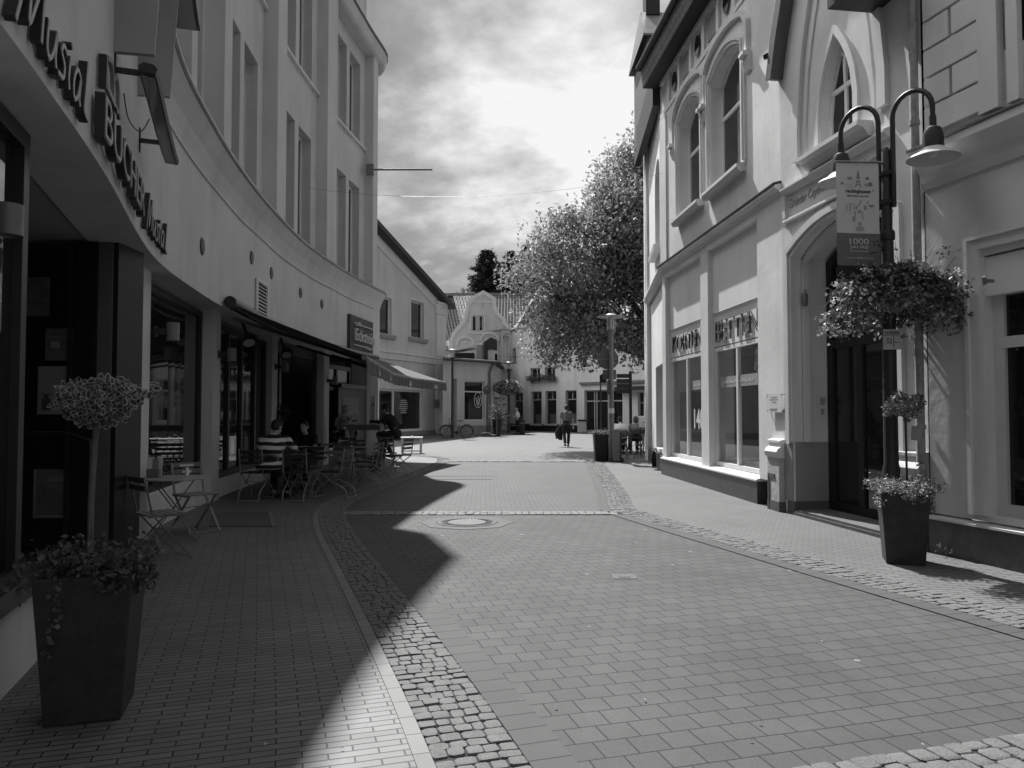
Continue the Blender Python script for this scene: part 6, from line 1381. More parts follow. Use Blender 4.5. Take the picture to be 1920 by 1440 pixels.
# hanging baskets clamped round the post
hb = thing('hanging_basket', 'big ring of trailing geraniums hung round the dark lamp post', 'hanging basket', lp+Vector((0, 0, 2.6)))
m = MB(); m.lathe([(.10, 2.62), (.40, 2.72), (.44, 2.86), (.40, 2.87), (.10, 2.70)], 20, lp+Vector((.10, 0, 0))); m.build('trough', BLACK, hb)
rnd = random.Random(12); C_ = []; cb = np.array(lp+Vector((.09, 0, 2.70)))
for k in range(300):
    a = rnd.uniform(0, 6.28); rr_ = rnd.uniform(.12, .66); z_ = .28-.22*(rr_/.66)**2*rnd.uniform(.3, 1.7)-rnd.random()**1.3*.40*(rr_ > .34); c = cb+np.array([math.cos(a)*rr_*1.02, math.sin(a)*rr_*.8, z_-.04])
    C_.append(c+np.random.normal(size=(30, 3))*np.array([.065, .065, .045]))
C_ = np.concatenate(C_); n_ = len(C_); leaf_mesh('foliage', [LEAFM, LEAFM, LEAFD, LEAFM, LEAFP], C_, rnd_dirs(n_), rnd_dirs(n_, 1.0), np.random.uniform(.03, .065, n_), np.random.uniform(.028, .055, n_), hb)
C_ = []
for k in range(46):
    a = rnd.uniform(0, 6.28); rr_ = rnd.uniform(.25, .74); c = cb+np.array([math.cos(a)*rr_, math.sin(a)*rr_*.8, rnd.uniform(-.25, .36)*(1 if rr_ < .6 else .6)]); C_.append(c+np.random.normal(size=(16, 3))*.022)
C_ = np.concatenate(C_); n_ = len(C_); leaf_mesh('flowers', [PETAL, LEAFP], C_, rnd_dirs(n_), rnd_dirs(n_, .6), np.random.uniform(.018, .032, n_), np.random.uniform(.014, .024, n_), hb)
m = MB()
for k in range(40):
    a = rnd.uniform(0, 6.28); c = Vector(cb)+Vector((math.cos(a)*.35, math.sin(a)*.3, .1)); e_ = Vector(cb)+Vector((math.cos(a)*rnd.uniform(.6, .82), math.sin(a)*rnd.uniform(.5, .66), rnd.uniform(-.38, .05))); m.tube(smooth_path([c, c.lerp(e_, .6)+Vector((0, 0, .1)), e_], 4), [.006]*8+[.003], 4)
    if k < 12: e_ = c+Vector((rnd.uniform(-.2, .3), rnd.uniform(-.1, .1), rnd.uniform(.3, .46))); m.tube([c, e_], [.004, .002], 4)
m.build('stems', STEM, hb)
C_ = []
for k in range(16): e_ = cb+np.array([rnd.uniform(-.35, .55), rnd.uniform(-.3, .3), rnd.uniform(.34, .52)]); C_.append(e_+np.random.normal(size=(7, 3))*np.array([.035, .03, .012]))
C_ = np.concatenate(C_); n_ = len(C_); leaf_mesh('foliage', LEAFD, C_, rnd_dirs(n_), rnd_dirs(n_, 2), np.random.uniform(.025, .045, n_), np.random.uniform(.02, .035, n_), hb)
# small utility plate on the post
t = thing('utility_plate', 'small pale utility plate with numbers on the lamp post below the flowers', 'plate', lp+Vector((0, -.08, 2.2))); m = MB(); m.box(lp.x-.10, lp.x+.08, lp.y-.085, lp.y-.075, 2.13, 2.34); m.build('plate', mat('plate_grey', .5, .5, .05, 5), t)
text_on('52', .06, .002, lambda x, y, zz: Vector((lp.x-.07+x, lp.y-.088-zz, 2.19+y)), 'print', INK, t, height=.055); text_on('SCHIEBER', .03, .002, lambda x, y, zz: Vector((lp.x-.085+x, lp.y-.088-zz, 2.29+y)), 'print', INK, t, width=.15, height=.025)
m = MB(); m.box(lp.x-.095, lp.x+.075, lp.y-.089, lp.y-.086, 2.275, 2.28); m.box(lp.x+.0, lp.x+.07, lp.y-.089, lp.y-.086, 2.20, 2.205); m.box(lp.x+.0, lp.x+.005, lp.y-.089, lp.y-.086, 2.15, 2.27); m.build('print', INK, t)
# ================================================================== GLASS LANTERN POSTS
def glass_lamp(c, h, label, r_=.055, dark=True, disc=.42):
    c = Vector(c); t = thing('lamp_post', label, 'street lamp', c, 0, 'glass lantern street lamps')
    mm = METAL if dark else IRON
    m = MB(); m.lathe([(r_*1.3, 0), (r_*1.3, .7), (r_, .75), (r_*.85, h-.62), (r_*.9, h-.6), (.13, h-.52), (.14, h-.48)], 14, c); m.build('pole', mm, t, True)
    m = MB(); m.lathe([(.135, h-.48), (.135, h-.10)], 14, c); m.build('lantern_glass', LGLASS, t, True)
    m = MB(); m.lathe([(.035, h-.48), (.035, h-.14)], 8, c)
    for k in range(4): a = k*math.pi/2+.4; m.tube([(c.x+.13*math.cos(a), c.y+.13*math.sin(a), h-.48), (c.x+.13*math.cos(a), c.y+.13*math.sin(a), h-.08)], .010, 5)
    m.build('lamp_core', WHITE, t)
    m = MB(); m.lathe([(disc, h-.10), (disc, h-.08), (.18, h-.05), (.10, h), (.02, h+.01)], 28, c); m.lathe([(disc*.96, h-.105), (.1, h-.108)], 28, c); m.build('reflector_disc', mat('lamp_disc', .35, .5), t)
    return t
l1 = gnd(848, 820.5); glass_lamp(l1, 4.95, 'dark glass lantern lamp post with the bicycle leaning on it', .075)
l2 = gnd(954, 812.5); l2.z = 0; glass_lamp(l2, 4.75, 'dark glass lantern lamp post carrying a flower basket far down the street', .085, disc=.62)
l3 = gnd(1147, 866); glass_lamp(l3, 4.36, 'pale grey glass lantern lamp post with traffic signs in front of the big tree', .075, False, .40)
# basket on the far post
t = thing('hanging_basket', 'small round flower basket on the far lamp post', 'hanging basket', l2+Vector((0, 0, 3)), 0)
n_ = 2600; d = rnd_dirs(n_); q = np.random.uniform(.3, 1, n_)**.5; C_ = np.array(l2)+np.array([-.05, 0, 3.02])+d*q[:, None]*np.array([1.02, .9, .52]); 
leaf_mesh('foliage', [LEAFD, LEAFM, LEAFP, PETAL, LEAFM], C_, rnd_dirs(n_), rnd_dirs(n_, .8), np.random.uniform(.08, .17, n_), np.random.uniform(.06, .12, n_), t); m = MB(); m.lathe([(.1, 2.6), (.5, 2.75), (.55, 2.95), (.1, 2.9)], 12, l2); m.build('trough', BLACK, t)
t = thing('litter_bin', 'grey litter bin fixed to the far lamp post', 'bin', l2); m = MB(); m.box(l2.x-.50, l2.x-.08, l2.y-.2, l2.y+.15, .55, 1.25); m.build('body', IRON, t, bevel=.03); m = MB(); m.box(l2.x-.50, l2.x-.08, l2.y-.22, l2.y+.17, 1.255, 1.31); m.build('lid', METAL, t)
# signs on the grey post (seen from behind)
def disc_sign(t, c, r_, nm, m_, yaw=0.0, n=28, th=.012):
    m = MB(); P = [(c[0]+r_*math.cos(k*2*math.pi/n)*math.cos(yaw), c[1]+r_*math.cos(k*2*math.pi/n)*math.sin(yaw), c[2]+r_*math.sin(k*2*math.pi/n)) for k in range(n)]; m.extr(P, (math.sin(yaw)*th, -math.cos(yaw)*th, 0)); return m.build(nm, m_, t)
SB_ = mat('sign_back', .10, .55, .1, 6)
t = thing('traffic_sign', 'large round traffic sign seen from behind on the grey lamp post', 'traffic sign', l3+Vector((0, .1, 3.2))); z_ = atY(1143, 673, l3.y).z
disc_sign(t, (l3.x-.08, l3.y+.12, z_), .31, 'disc', SB_); m = MB(); m.box(l3.x-.37, l3.x+.20, l3.y+.07, l3.y+.10, z_-.015, z_+.015); m.box(l3.x+.04, l3.x+.13, l3.y+.09, l3.y+.105, z_-.16, z_-.07); m.build('clamp', IRON, t)
t = thing('supplementary_plate', 'small rectangular sign plate below the round traffic sign', 'traffic sign', l3+Vector((0, .1, 2.8))); a, c = atY(1131, 693, l3.y), atY(1156, 711, l3.y); m = MB(); m.box(a.x, c.x, l3.y+.09, l3.y+.105, c.z, a.z); m.build('plate', SB_, t, bevel=.004); m = MB(); m.box(a.x, c.x, l3.y+.06, l3.y+.088, (a.z+c.z)/2-.01, (a.z+c.z)/2+.01); m.box(c.x-.12, c.x-.03, l3.y+.08, l3.y+.089, c.z+.04, c.z+.10); m.build('clamp', IRON, t)
t = thing('round_side_sign', 'narrow edge-on round sign lower on the grey lamp post', 'traffic sign', l3+Vector((-.1, 0, 2.4))); disc_sign(t, (l3.x-.10, l3.y-.05, atY(1141, 726, l3.y).z), .22, 'disc', SB_, R(72))
m = MB(); zz_ = atY(1147, 772, l3.y).z; m.lathe([(.082, zz_-.05), (.083, zz_+.10)], 12, l3); tag(m.build('post_sticker', PAPER), 'torn pale sticker wrapped round the grey lamp post', 'sticker')
# finger post behind
fp = Vector((atY(1182, 700, 27).x, 27, 0)); t = thing('finger_post', 'dark direction post with four slatted boards beside the terrace', 'signpost', fp); a, c = atY(1156, 700, 27), atY(1182, 738, 27)
m = MB(); m.lathe([(.055, 0), (.055, a.z+.05), (.02, a.z+.08)], 10, fp); m.build('post', BLACK, t)
for k in range(4): z_ = a.z-(k+.5)*(a.z-c.z)/4; m = MB(); m.box(a.x, fp.x-.05, 26.98, 27.02, z_-.075, z_+.070); m.build('board', BLACK, t); 
q = Vector((atY(1126, 715, 36).x, 36, 0)); t = thing('small_sign_post', 'thin dark sign post with an angular sign behind the grey lamp post', 'signpost', q); z_ = atY(1126, 708, 36).z; m = MB(); m.lathe([(.035, 0), (.035, z_+.1)], 8, q); m.build('post', METAL, t); m = MB(); m.extr([(q.x-.05, 35.95, z_-.25), (q.x+.28, 35.95, z_-.25), (q.x+.28, 35.95, z_+.0), (q.x+.1, 35.95, z_+.20), (q.x-.05, 35.95, z_+.1)], (0, -.02, 0)); m.build('board', BLACK, t)
# round prohibition sign by the annex
q = gnd(913, 819); t = thing('traffic_sign', 'round dark traffic sign on a thin pole at the corner of the low shop', 'traffic sign', q); z_ = atY(914.5, 732, q.y).z; m = MB(); m.lathe([(.035, 0), (.035, z_+.3)], 8, q); m.build('post', METAL, t); disc_sign(t, (q.x, q.y-.05, z_), .24, 'disc', mat('sign_dark', .07, .5)); m = MB(); m.box(q.x-.06, q.x+.06, q.y-.067, q.y-.062, z_+.09, z_+.12); m.build('mark', PAPER, t); m = MB(); m.box(q.x-.35, q.x+.5, q.y-.3, q.y+.4, .0, .12); m.extr([(q.x-.5, q.y-.3, .12), (q.x+.3, q.y-.3, .12), (q.x+.1, q.y-.3, .24), (q.x-.2, q.y-.3, .24)], (0, .5, 0)); m.build('base', DSTONE, t)
# tall planter near it
q = gnd(932, 818); t = thing('tall_planter', 'tall dark vase planter with upright foliage near the far corner', 'planter', q); m = MB(); m.lathe([(.20, 0), (.21, .1), (.30, .95), (.30, 1.0), (.25, 1.0), (.24, .9)], 14, q); m.build('vase', BLACK, t, True)
n_ = 900; C_ = np.random.normal(size=(n_, 3))*np.array([.24, .2, .26])+np.array([q.x, q.y, 1.30]); leaf_mesh('foliage', [LEAFD, LEAFM], C_, rnd_dirs(n_, .6), rnd_dirs(n_, .5), np.random.uniform(.06, .14, n_), np.random.uniform(.04, .08, n_), t)
m = MB(); m.lathe([(.03, 0), (.03, 2.0)], 8, q+Vector((-.0, -.4, 0))); tag(m.build('bollard_post', IRON), 'thin grey post in front of the tall vase planter', 'post')
# dark tub next to the grey post
q = gnd(1130, 865); q.x -= .02; q.y += .15; t = thing('terrace_planter', 'black square planter with pale flowers beside the grey lamp post', 'planter', q); m = MB(); m.T = Matrix.Translation(q); m.extr([(-.20, -.2, 0), (.20, -.2, 0), (.20, .2, 0), (-.20, .2, 0)], (0, 0, .80)); m.T = None
for k in range(8): v_ = m.v[k]; f_ = 1.18 if v_.z > .5 else .95; m.v[k] = Vector((q.x+(v_.x-q.x)*f_, q.y+(v_.y-q.y)*f_, v_.z))
m.build('tub', BLACK, t, bevel=.01); n_ = 700; C_ = np.random.normal(size=(n_, 3))*np.array([.15, .14, .035])+np.array([q.x, q.y, .86]); leaf_mesh('flowers', [LEAFM, LEAFP, LEAFM], C_, rnd_dirs(n_), rnd_dirs(n_, .8), np.random.uniform(.03, .06, n_), np.random.uniform(.02, .04, n_), t)
q = gnd(1157, 868); t = thing('terrace_screen', 'grey timber screen panel beside the grey lamp post', 'screen', q); m = MB(); m.box(q.x-.10, q.x+.10, q.y+.15, q.y+.2, .05, .95); m.build('panel', IRON, t); m = MB(); m.box(q.x-.14, q.x+.22, q.y+.2, q.y+.6, .02, .12); m.box(q.x+.10, q.x+.16, q.y+.15, q.y+.55, .12, .9); m.build('frame', METAL, t)
q = gnd(1231, 876); t = thing('cloth_bag', 'limp black bag standing against the shop corner', 'bag', q); m = MB(); m.loft([(q+Vector((0, .1, 0)), .10, .09, (1, 0, 0), (0, 1, 0)), (q+Vector((-.01, .1, .18)), .11, .08, (1, 0, 0), (0, 1, 0)), (q+Vector((-.03, .1, .34)), .07, .05, (1, 0, 0), (0, 1, 0)), (q+Vector((-.05, .1, .42)), .02, .02, (1, 0, 0), (0, 1, 0))], 10); m.build('sack', FABD, t, True); m = MB(); m.tube(smooth_path([q+Vector((-.05, .1, .38)), q+Vector((0, .1, .50)), q+Vector((.05, .1, .36))], 4), .012, 5); m.build('strap', FABD, t)
q = gnd(977.5, 815.5); t = thing('bollard', 'short dark bollard behind the standing woman', 'bollard', q); m = MB(); m.lathe([(.17, 0), (.17, .86), (.15, .92), (.03, .95)], 12, q+Vector((.06, .3, 0))); m.build('body', BLACK, t, True); m = MB(); m.lathe([(.178, .70), (.178, .76)], 12, q+Vector((.06, .3, 0))); m.build('band', IRON, t)
# ================================================================== BICYCLE
def bicycle(c, ang, label):
    c = Vector(c); t = thing('bicycle', label, 'bicycle', c, 0); ca, sa_ = math.cos(ang), math.sin(ang); lean = .10
    def P(x, z, y=0): yy = y+z*lean; return Vector((c.x+x*ca-yy*sa_, c.y+x*sa_+yy*ca, z))
    for x0, nm in ((-.56, 'front'), (.56, 'rear')):
        m = MB(); m.tube([P(x0+.335*math.cos(k*math.pi/16), .355+.335*math.sin(k*math.pi/16)) for k in range(33)], .020, 6, False); w_ = m.build('wheel', BLACK, t, True)
        m = MB(); m.tube([P(x0+.31*math.cos(k*math.pi/16), .355+.31*math.sin(k*math.pi/16)) for k in range(33)], .011, 5, False); m.build('rim', IRON, w_, True)
        m = MB()
        for k in range(14): a = k*math.pi/7; m.tube([P(x0, .355), P(x0+.31*math.cos(a), .355+.31*math.sin(a))], .003, 3)
        m.tube([P(x0, .355, -.05), P(x0, .355, .05)], .022, 8); m.build('spokes', IRON, w_)
        m = MB(); rg = range(2, 14) if nm == 'front' else range(-1, 15)
        m.tube([P(x0+.375*math.cos(k*math.pi/14), .355+.375*math.sin(k*math.pi/14)) for k in rg], .018, 5); m.build('mudguard', METAL, t)
    m = MB(); hd = P(-.36, .82); m.tube([P(-.40, .92), hd, P(-.47, .55), P(-.56, .355)], .018, 8); m.tube(smooth_path([P(-.37, .80), P(-.18, .42), P(.03, .30)], 5), .019, 8); m.tube(smooth_path([P(-.39, .70), P(-.22, .36), P(.02, .28)], 5), .017, 8); m.tube([P(.03, .30), P(.19, .85)], .017, 8); m.tube([P(.03, .30), P(.56, .355)], .013, 6); m.tube([P(.16, .74), P(.56, .355)], .011, 6); m.build('frame', METAL, t, True)
    m = MB(); m.tube(smooth_path([P(-.38, 1.06, -.27), P(-.30, 1.08, -.22), P(-.44, 1.04, -.04), P(-.44, 1.04, .04), P(-.30, 1.08, .22), P(-.38, 1.06, .27)], 4), .012, 6); m.tube([P(-.40, .92), P(-.43, 1.04)], .012, 6); m.build('handlebar', IRON, t, True)
    m = MB(); m.loft([(P(.05, .93), .03, .02, (ca, sa_, 0), (0, 0, 1)), (P(.15, .94), .05, .03, (-sa_, ca, 0), (0, 0, 1)), (P(.27, .95), .10, .035, (-sa_, ca, 0), (0, 0, 1)), (P(.31, .94), .08, .03, (-sa_, ca, 0), (0, 0, 1))], 10); m.build('saddle', BLACK, t, True)
    m = MB(); m.tube([P(.36, .74, -.06), P(.80, .74, -.06)], .008, 5); m.tube([P(.36, .74, .06), P(.80, .74, .06)], .008, 5); m.tube([P(.56, .36, .06), P(.62, .74, .06)], .008, 5); m.box(P(.4, 0).x, P(.78, 0).x, c.y-.05, c.y+.15, .745, .76); m.build('carrier', METAL, t)
    m = MB(); m.lathe([(.01, -.02), (.10, -.015), (.10, .015), (.01, .02)], 14, (0, 0, 0)); Mx = Matrix.Translation(P(.03, .30))@Matrix.Rotation(ang, 4, 'Z')@Matrix.Rotation(R(90), 4, 'X'); m.v = [Mx@v_ for v_ in m.v]; m.build('chain_guard', BLACK, t)
    m = MB(); m.tube([P(.08, .28, -.05), P(.03, .02, -.22)], .010, 5); m.build('kickstand', IRON, t)
bc = gnd(856, 821.5); bicycle((bc.x, bc.y-.1, 0), R(6), 'dark step-through bicycle leaning on the lamp post')
# ================================================================== CHAIRS AND TABLES
CHW = mat('chair_enamel', .20, .5, .15, 8); CHD = mat('chair_dark', .13, .5, .25, 8, spec=.5)
def bistro_chair(label, group, mf, ms, curved=False, slats=5, armless=True):
    t = proto('folding_chair', label, 'chair', group)
    for sx in (-.19, .19):
        m = MB()
        if curved: m.tube(smooth_path([(sx, .30, 0), (sx, .22, .18), (sx, -.04, .36), (sx, -.17, .46), (sx, -.20, .62), (sx, -.24, .86)], 4), .011, 6)
        else: m.beam((sx, .26, 0), (sx, -.14, .47), .010, .028, (1, 0, 0)); m.beam((sx, -.14, .47), (sx, -.22, .84), .010, .026, (1, 0, 0))
        m.build('back_leg', mf, t, curved)
        m = MB(); s2 = sx*.9
        if curved: m.tube(smooth_path([(s2, -.30, 0), (s2, -.24, .16), (s2, .02, .30), (s2, .17, .44)], 4), .011, 6)
        else: m.beam((s2, -.27, 0), (s2, .18, .45), .010, .028, (1, 0, 0))
        m.build('front_leg', mf, t, curved)
    m = MB(); m.tube([(-.19, .26 if not curved else .30, .02), (.19, .26 if not curved else .30, .02)], .007, 5); m.tube([(-.17, -.27 if not curved else -.30, .02), (.17, -.27 if not curved else -.30, .02)], .007, 5); m.tube([(-.19, .0, .30), (.19, .0, .30)], .006, 5); build_each(m, 'stretcher', mf, t)
    m = MB()
    for k in range(slats): y = -.17+k*.38/slats; m.box(-.205, .205, y, y+.38/slats-.014, .452, .466)
    m.box(-.20, -.188, -.17, .20, .438, .452); m.box(.188, .20, -.17, .20, .438, .452); m.build('seat', ms, t, bevel=.002)
    m = MB()
    for z_ in ((.70, .78) if not curved else (.60, .69, .78)): y = -.20-(z_-.6)*.14; m.extr([(-.205, y, z_), (.205, y, z_), (.205, y-.008, z_+.055), (-.205, y-.008, z_+.055)], (0, .012, 0))
    m.build('backrest', ms, t, bevel=.002); return t
def place(o, x, y, rz, label=None, z=.014):
    o.location = (x, y, z); o.rotation_euler = (0, 0, R(rz))
    if label: o['label'] = label
    return o
GB = 'folding bistro chairs by the bookshop'; GC = 'curved leg terrace chairs under the awning'; GR = 'slatted chairs on the right terrace'
ch = bistro_chair('pale folding chair with dark back slats nearest the camera', GB, CHW, CHW); place(ch, -3.55, 7.55, -43)
for q in ch.children:
    if q.name.startswith('backrest'): q.data.materials[0] = CHD; q['label'] = 'dark slatted backrest'
c2 = place(dup(ch), -3.92, 9.28, -128, 'pale folding chair with printed back slats behind the round table')
m = MB()
for z_, hw in ((.722, .06), (.80, .09)): y = -.20-(z_-.6)*.14+.012; m.box(-hw, hw, y-.004, y+.003, z_-.012, z_+.014)
m.build('print', PAPER, c2)
c1 = bistro_chair('dark curved leg chair the man in the striped shirt sits on', GC, mat('chair_frame', .24, .45, .15, 8, spec=.5), mat('chair_slat_dark', .035, .5, .25, 8), True); place(c1, -4.27, 12.5, -4)
CS = [(-3.58, 12.52, 2, 'empty dark chair with its back to the camera beside the striped man'), (-3.02, 12.85, 78, 'dark folding chair seen side-on nearest the street under the awning'), (-2.92, 15.3, 72, 'dark chair with visible back slats midway along the awning edge'), (-2.58, 17.3, 65, 'dark chair at the sunlit far edge of the cafe terrace'),
      (-4.05, 14.75, 172, 'dark chair of the man facing the camera under the awning'), (-3.35, 14.9, 195, 'empty dark chair facing the camera between the cafe tables'), (-3.55, 17.0, 20, 'dark chair in front of the high bar table'), (-4.35, 16.6, -60, 'dark chair close to the folding doors'), (-2.72, 14.0, 100, 'dark chair half hidden behind the side-on folding chair'),
      (-3.62, 13.3, 170, 'dark chair turned to the camera behind the empty chair beside the striped man'), (-4.55, 15.6, 30, 'dark chair against the glazing beyond the man facing the camera'), (-3.0, 16.3, 120, 'dark chair pulled out beside the table midway under the awning'), (-3.95, 18.2, 5, 'dark chair just in front of the folding doors'), (-3.05, 18.3, 200, 'dark chair next to the rucksack facing the camera')]
for x, y, rz, lab in CS: place(dup(c1), x, y, rz, lab)
r1 = bistro_chair('dark slatted chair with its back to the camera beside the timber screen', GR, CHD, mat('chair_slats', .12, .45, .2, 8), False, 6); place(r1, 3.42, 23.3, 0, z=.004)
RS = [(3.70, 25.5, 0, 'terrace chair the person in the white shirt sits on'), (4.26, 25.6, 0, 'terrace chair the grey haired person sits on'), (4.15, 23.6, 40, 'terrace chair next to the corner of the white shop'), (3.95, 27.3, 180, 'terrace chair at the far side of the round terrace table'), (4.75, 27.0, 150, 'terrace chair farthest back beside the menu easel')]
for x, y, rz, lab in RS: place(dup(r1), x, y, rz, lab, .004)
def round_table(label, group, r_, h, m_top, mf):
    t = proto('bistro_table', label, 'table', group)
    m = MB(); m.lathe([(r_, h-.018), (r_+.004, h-.01), (r_, h), (.01, h+.001)], 36); m.build('table_top', m_top, t, True)
    for sy in (-.16, .16):
        m = MB(); m.beam((-.27, sy, 0), (.22, sy, h-.02), .012, .028, (0, 1, 0)); m.build('leg', mf, t); m = MB(); m.beam((.27, sy*.9, 0), (-.22, sy*.9, h-.02), .012, .028, (0, 1, 0)); m.build('leg', mf, t)
    m = MB(); 
    for sx in (-.25, .25): m.tube([(sx, -.16, .04), (sx, .16, .04)], .007, 5)
    m.tube([(0, -.16, h*.5), (0, .16, h*.5)], .007, 5); build_each(m, 'stretcher', mf, t); return t
tb = round_table('round pale folding table with leaflets in front of the bookshop window', 'folding bistro tables', .36, .72, mat('table_enamel', .30, .4, .08, 6), CHW); place(tb, -3.88, 8.62, 20)
t2 = dup(tb, label='round folding table in front of the man in the striped shirt'); place(t2, -4.0, 13.5, 50)
for q in t2.children: q.data = q.data.copy(); q.data.materials[0] = CHD
for x, y, lab in ((-3.45, 15.95, 'round cafe table midway under the awning'), (-3.2, 13.9, 'round cafe table near the street edge of the awning')): place(dup(t2), x, y, 10, lab)
t3 = dup(t2, label='round dark table in front of the two seated people on the right terrace'); place(t3, 3.95, 26.4, 0, z=.004)
place(dup(t3), 4.6, 24.4, 30, 'round dark table beside the corner of the white shop', .004)
place(dup(t2), -4.1, 17.3, 25, 'round cafe table in front of the folding doors')
mt = [gnd(392, 990), gnd(513, 990), gnd(505, 962), gnd(398, 964)]; t = thing('door_mat', 'dark flat entrance mat with a pale edge strip in front of the cafe glazing', 'mat', mt[0]); m = MB(); m.extr([(p.x, p.y, .013) for p in mt], (0, 0, .010)); m.build('mat', mat('mat_fibre', .085, .95, .3, 30), t); m = MB(); m.beam((mt[1].x, mt[1].y, .024), (mt[2].x, mt[2].y, .024), .05, .012); m.build('edge_strip', ZINC, t)
# things on the tables
tz = .014+.722
t = thing('leaflet_holder', 'small box of upright leaflets on the round pale table', 'leaflet holder', (-4.10, 8.60, tz)); m = MB(); m.box(-4.17, -4.03, 8.54, 8.62, tz, tz+.10); m.build('box', IRON, t)
for k, (dx, hgt, mm) in enumerate(((-.05, .23, PAPER), (-.02, .22, GREYP), (.01, .20, STK), (.05, .24, PAPER))): m = MB(); m.extr([(-4.10+dx-.03, 8.56+k*.012, tz+.02), (-4.10+dx+.03, 8.56+k*.012, tz+.02), (-4.10+dx+.038, 8.57+k*.012, tz+hgt), (-4.10+dx-.026, 8.57+k*.012, tz+hgt)], (0, .006, 0)); m.build('leaflet', mm, t)
m = MB(); m.lathe([(.022, 0), (.025, .05), (.018, .06), (.02, .08), (.002, .095)], 12, (-3.84, 8.86, tz)); tag(m.build('sugar_shaker', WHITE, None, True), 'small white sugar shaker on the round pale table', 'shaker')
def bottle(x, y, z, h, m_, label, cat='bottle'):
    m = MB(); m.lathe([(.032, 0), (.034, h*.6), (.012, h*.75), (.013, h)], 12, (x, y, z)); tag(m.build(cat.replace(' ', '_'), m_, None, True), label, cat)
bottle(-3.93, 13.35, tz, .24, mat('bottle_glass', .03, .15), 'dark bottle beside the striped man'); bottle(-3.86, 13.30, tz, .12, PAPER, 'pale glass beside the dark bottle of the striped man', 'glass')
bottle(-3.4, 15.8, tz, .11, PAPER, 'pale cup on the cafe table midway under the awning', 'cup')
# high table, stools, white low tables
WD = mat('bar_wood', .16, .6, .2, 8)
t = thing('high_table', 'grey wooden high bar table under the awning between the two drinkers', 'table', (-3.93, 20.1, .014)); m = MB(); m.box(-4.45, -3.42, 19.7, 20.5, 1.08, 1.13); m.box(-4.38, -3.49, 19.76, 20.44, .98, 1.078); m.build('table_top', WD, t)
for x, y in ((-4.36, 19.78), (-3.50, 19.78), (-4.36, 20.42), (-3.50, 20.42)): m = MB(); m.box(x-.045, x+.045, y-.045, y+.045, .014, .978); m.build('leg', mat('leg_pale', .34, .6), t)
def stool(x, y, label):
    t = thing('bar_stool', label, 'stool', (x, y, .014), 0, 'bar stools at the high table'); c = (x, y, .014)
    m = MB(); m.lathe([(.20, 0), (.20, .012), (.05, .04), (.03, .06)], 20, c); m.build('base', CHROME, t, True); m = MB(); m.lathe([(.026, .05), (.026, .70)], 12, c); m.tube([(x+.13*math.cos(k), y+.13*math.sin(k), .27) for k in np.linspace(0, 6.283, 17)], .010, 6, False); m.tube([(x-.13, y, .27), (x+.13, y, .27)], .008, 5); m.build('column', CHROME, t, True); m = MB(); m.lathe([(.17, .70), (.19, .72), (.19, .77), (.15, .79)], 20, c); m.build('seat', BLACK, t, True)
stool(-3.12, 19.75, 'chrome bar stool under the man in black'); stool(-4.72, 20.6, 'bar stool under the man in the grey shirt')
wt = proto('low_table', 'low white wooden table in the sun at the far end of the terrace', 'table', 'low white tables past the cafe corner'); m = MB(); m.box(-.38, .38, -.28, .28, .52, .56); m.build('table_top', WOODW, wt, bevel=.005)
for x, y in ((-.32, -.22), (.32, -.22), (-.32, .22), (.32, .22)): m = MB(); m.box(x-.03, x+.03, y-.03, y+.03, 0, .518); m.build('leg', WOODW, wt)
m = MB(); m.box(-.34, .34, -.015, .015, .05, .09); m.build('stretcher', WOODW, wt)
p_ = gnd(772, 850); place(wt, p_.x, p_.y, 4); place(dup(wt), p_.x-.95, p_.y-.6, 4, 'low white table half hidden behind the man in black')
bottle(p_.x+.02, p_.y-.05, .575, .06, WOODW, 'small white ashtray on the sunlit low table', 'ashtray')
q = Vector((-3.75, 20.1, 1.145)); t = thing('menu_column', 'tall white menu column standing on the high bar table', 'menu', q); m = MB(); m.extr([(q.x-.08, q.y-.04, q.z), (q.x+.05, q.y-.04, q.z), (q.x+.09, q.y-.04, q.z+.74), (q.x-.04, q.y-.04, q.z+.74)], (0, .08, 0)); m.build('column', PAPER, t)
text_on('e', .16, .004, lambda x, y, zz: Vector((q.x-.01+x, q.y-.044-zz, q.z+.48+y)), 'print', INK, t)
t = thing('condiment_box', 'dark box on the high bar table in front of the man in black', 'box', (-3.62, 19.9, 1.145)); m = MB(); m.box(-3.78, -3.46, 19.8, 20.0, 1.145, 1.25); m.build('box', BLACK, t, bevel=.006); m = MB(); m.lathe([(.02, 1.25), (.022, 1.31), (.01, 1.32)], 10, (-3.58, 19.9, 0)); m.build('shaker', WHITE, t)
s0, s1 = LW.hs(652, -.02), LW.hs(699, .0); t = thing('menu_case', 'dark framed menu display case at the cafe entrance', 'display case', LW.pt(s0, 0, 1)); m = MB(); m.wbox(LW, s0, s1, -.39, -.30, .4, 2.32); m.build('case', BLACK, t); m = MB(); m.wbox(LW, s0+.3, s1-.5, -.30, -.29, 1.35, 1.9); m.wbox(LW, s0+.02, s1, -.30, -.22, 2.18, 2.30); m.build('frame', mat('menu_print', .05, .5, .4, 14), t)
t = thing('backpack', 'dark rucksack on the ground beside the bar stool', 'bag', (-3.42, 18.6, .014)); m = MB(); m.ball((-3.42, 18.6, .20), (.17, .13, .20), 14, 10); m.ball((-3.42, 18.5, .14), (.12, .06, .10), 10, 8); m.build('sack', FABD, t, True); m = MB(); m.tube(smooth_path([(-3.48, 18.62, .36), (-3.42, 18.6, .47), (-3.36, 18.62, .36)], 4), .012, 5); m.build('strap', FABD, t)
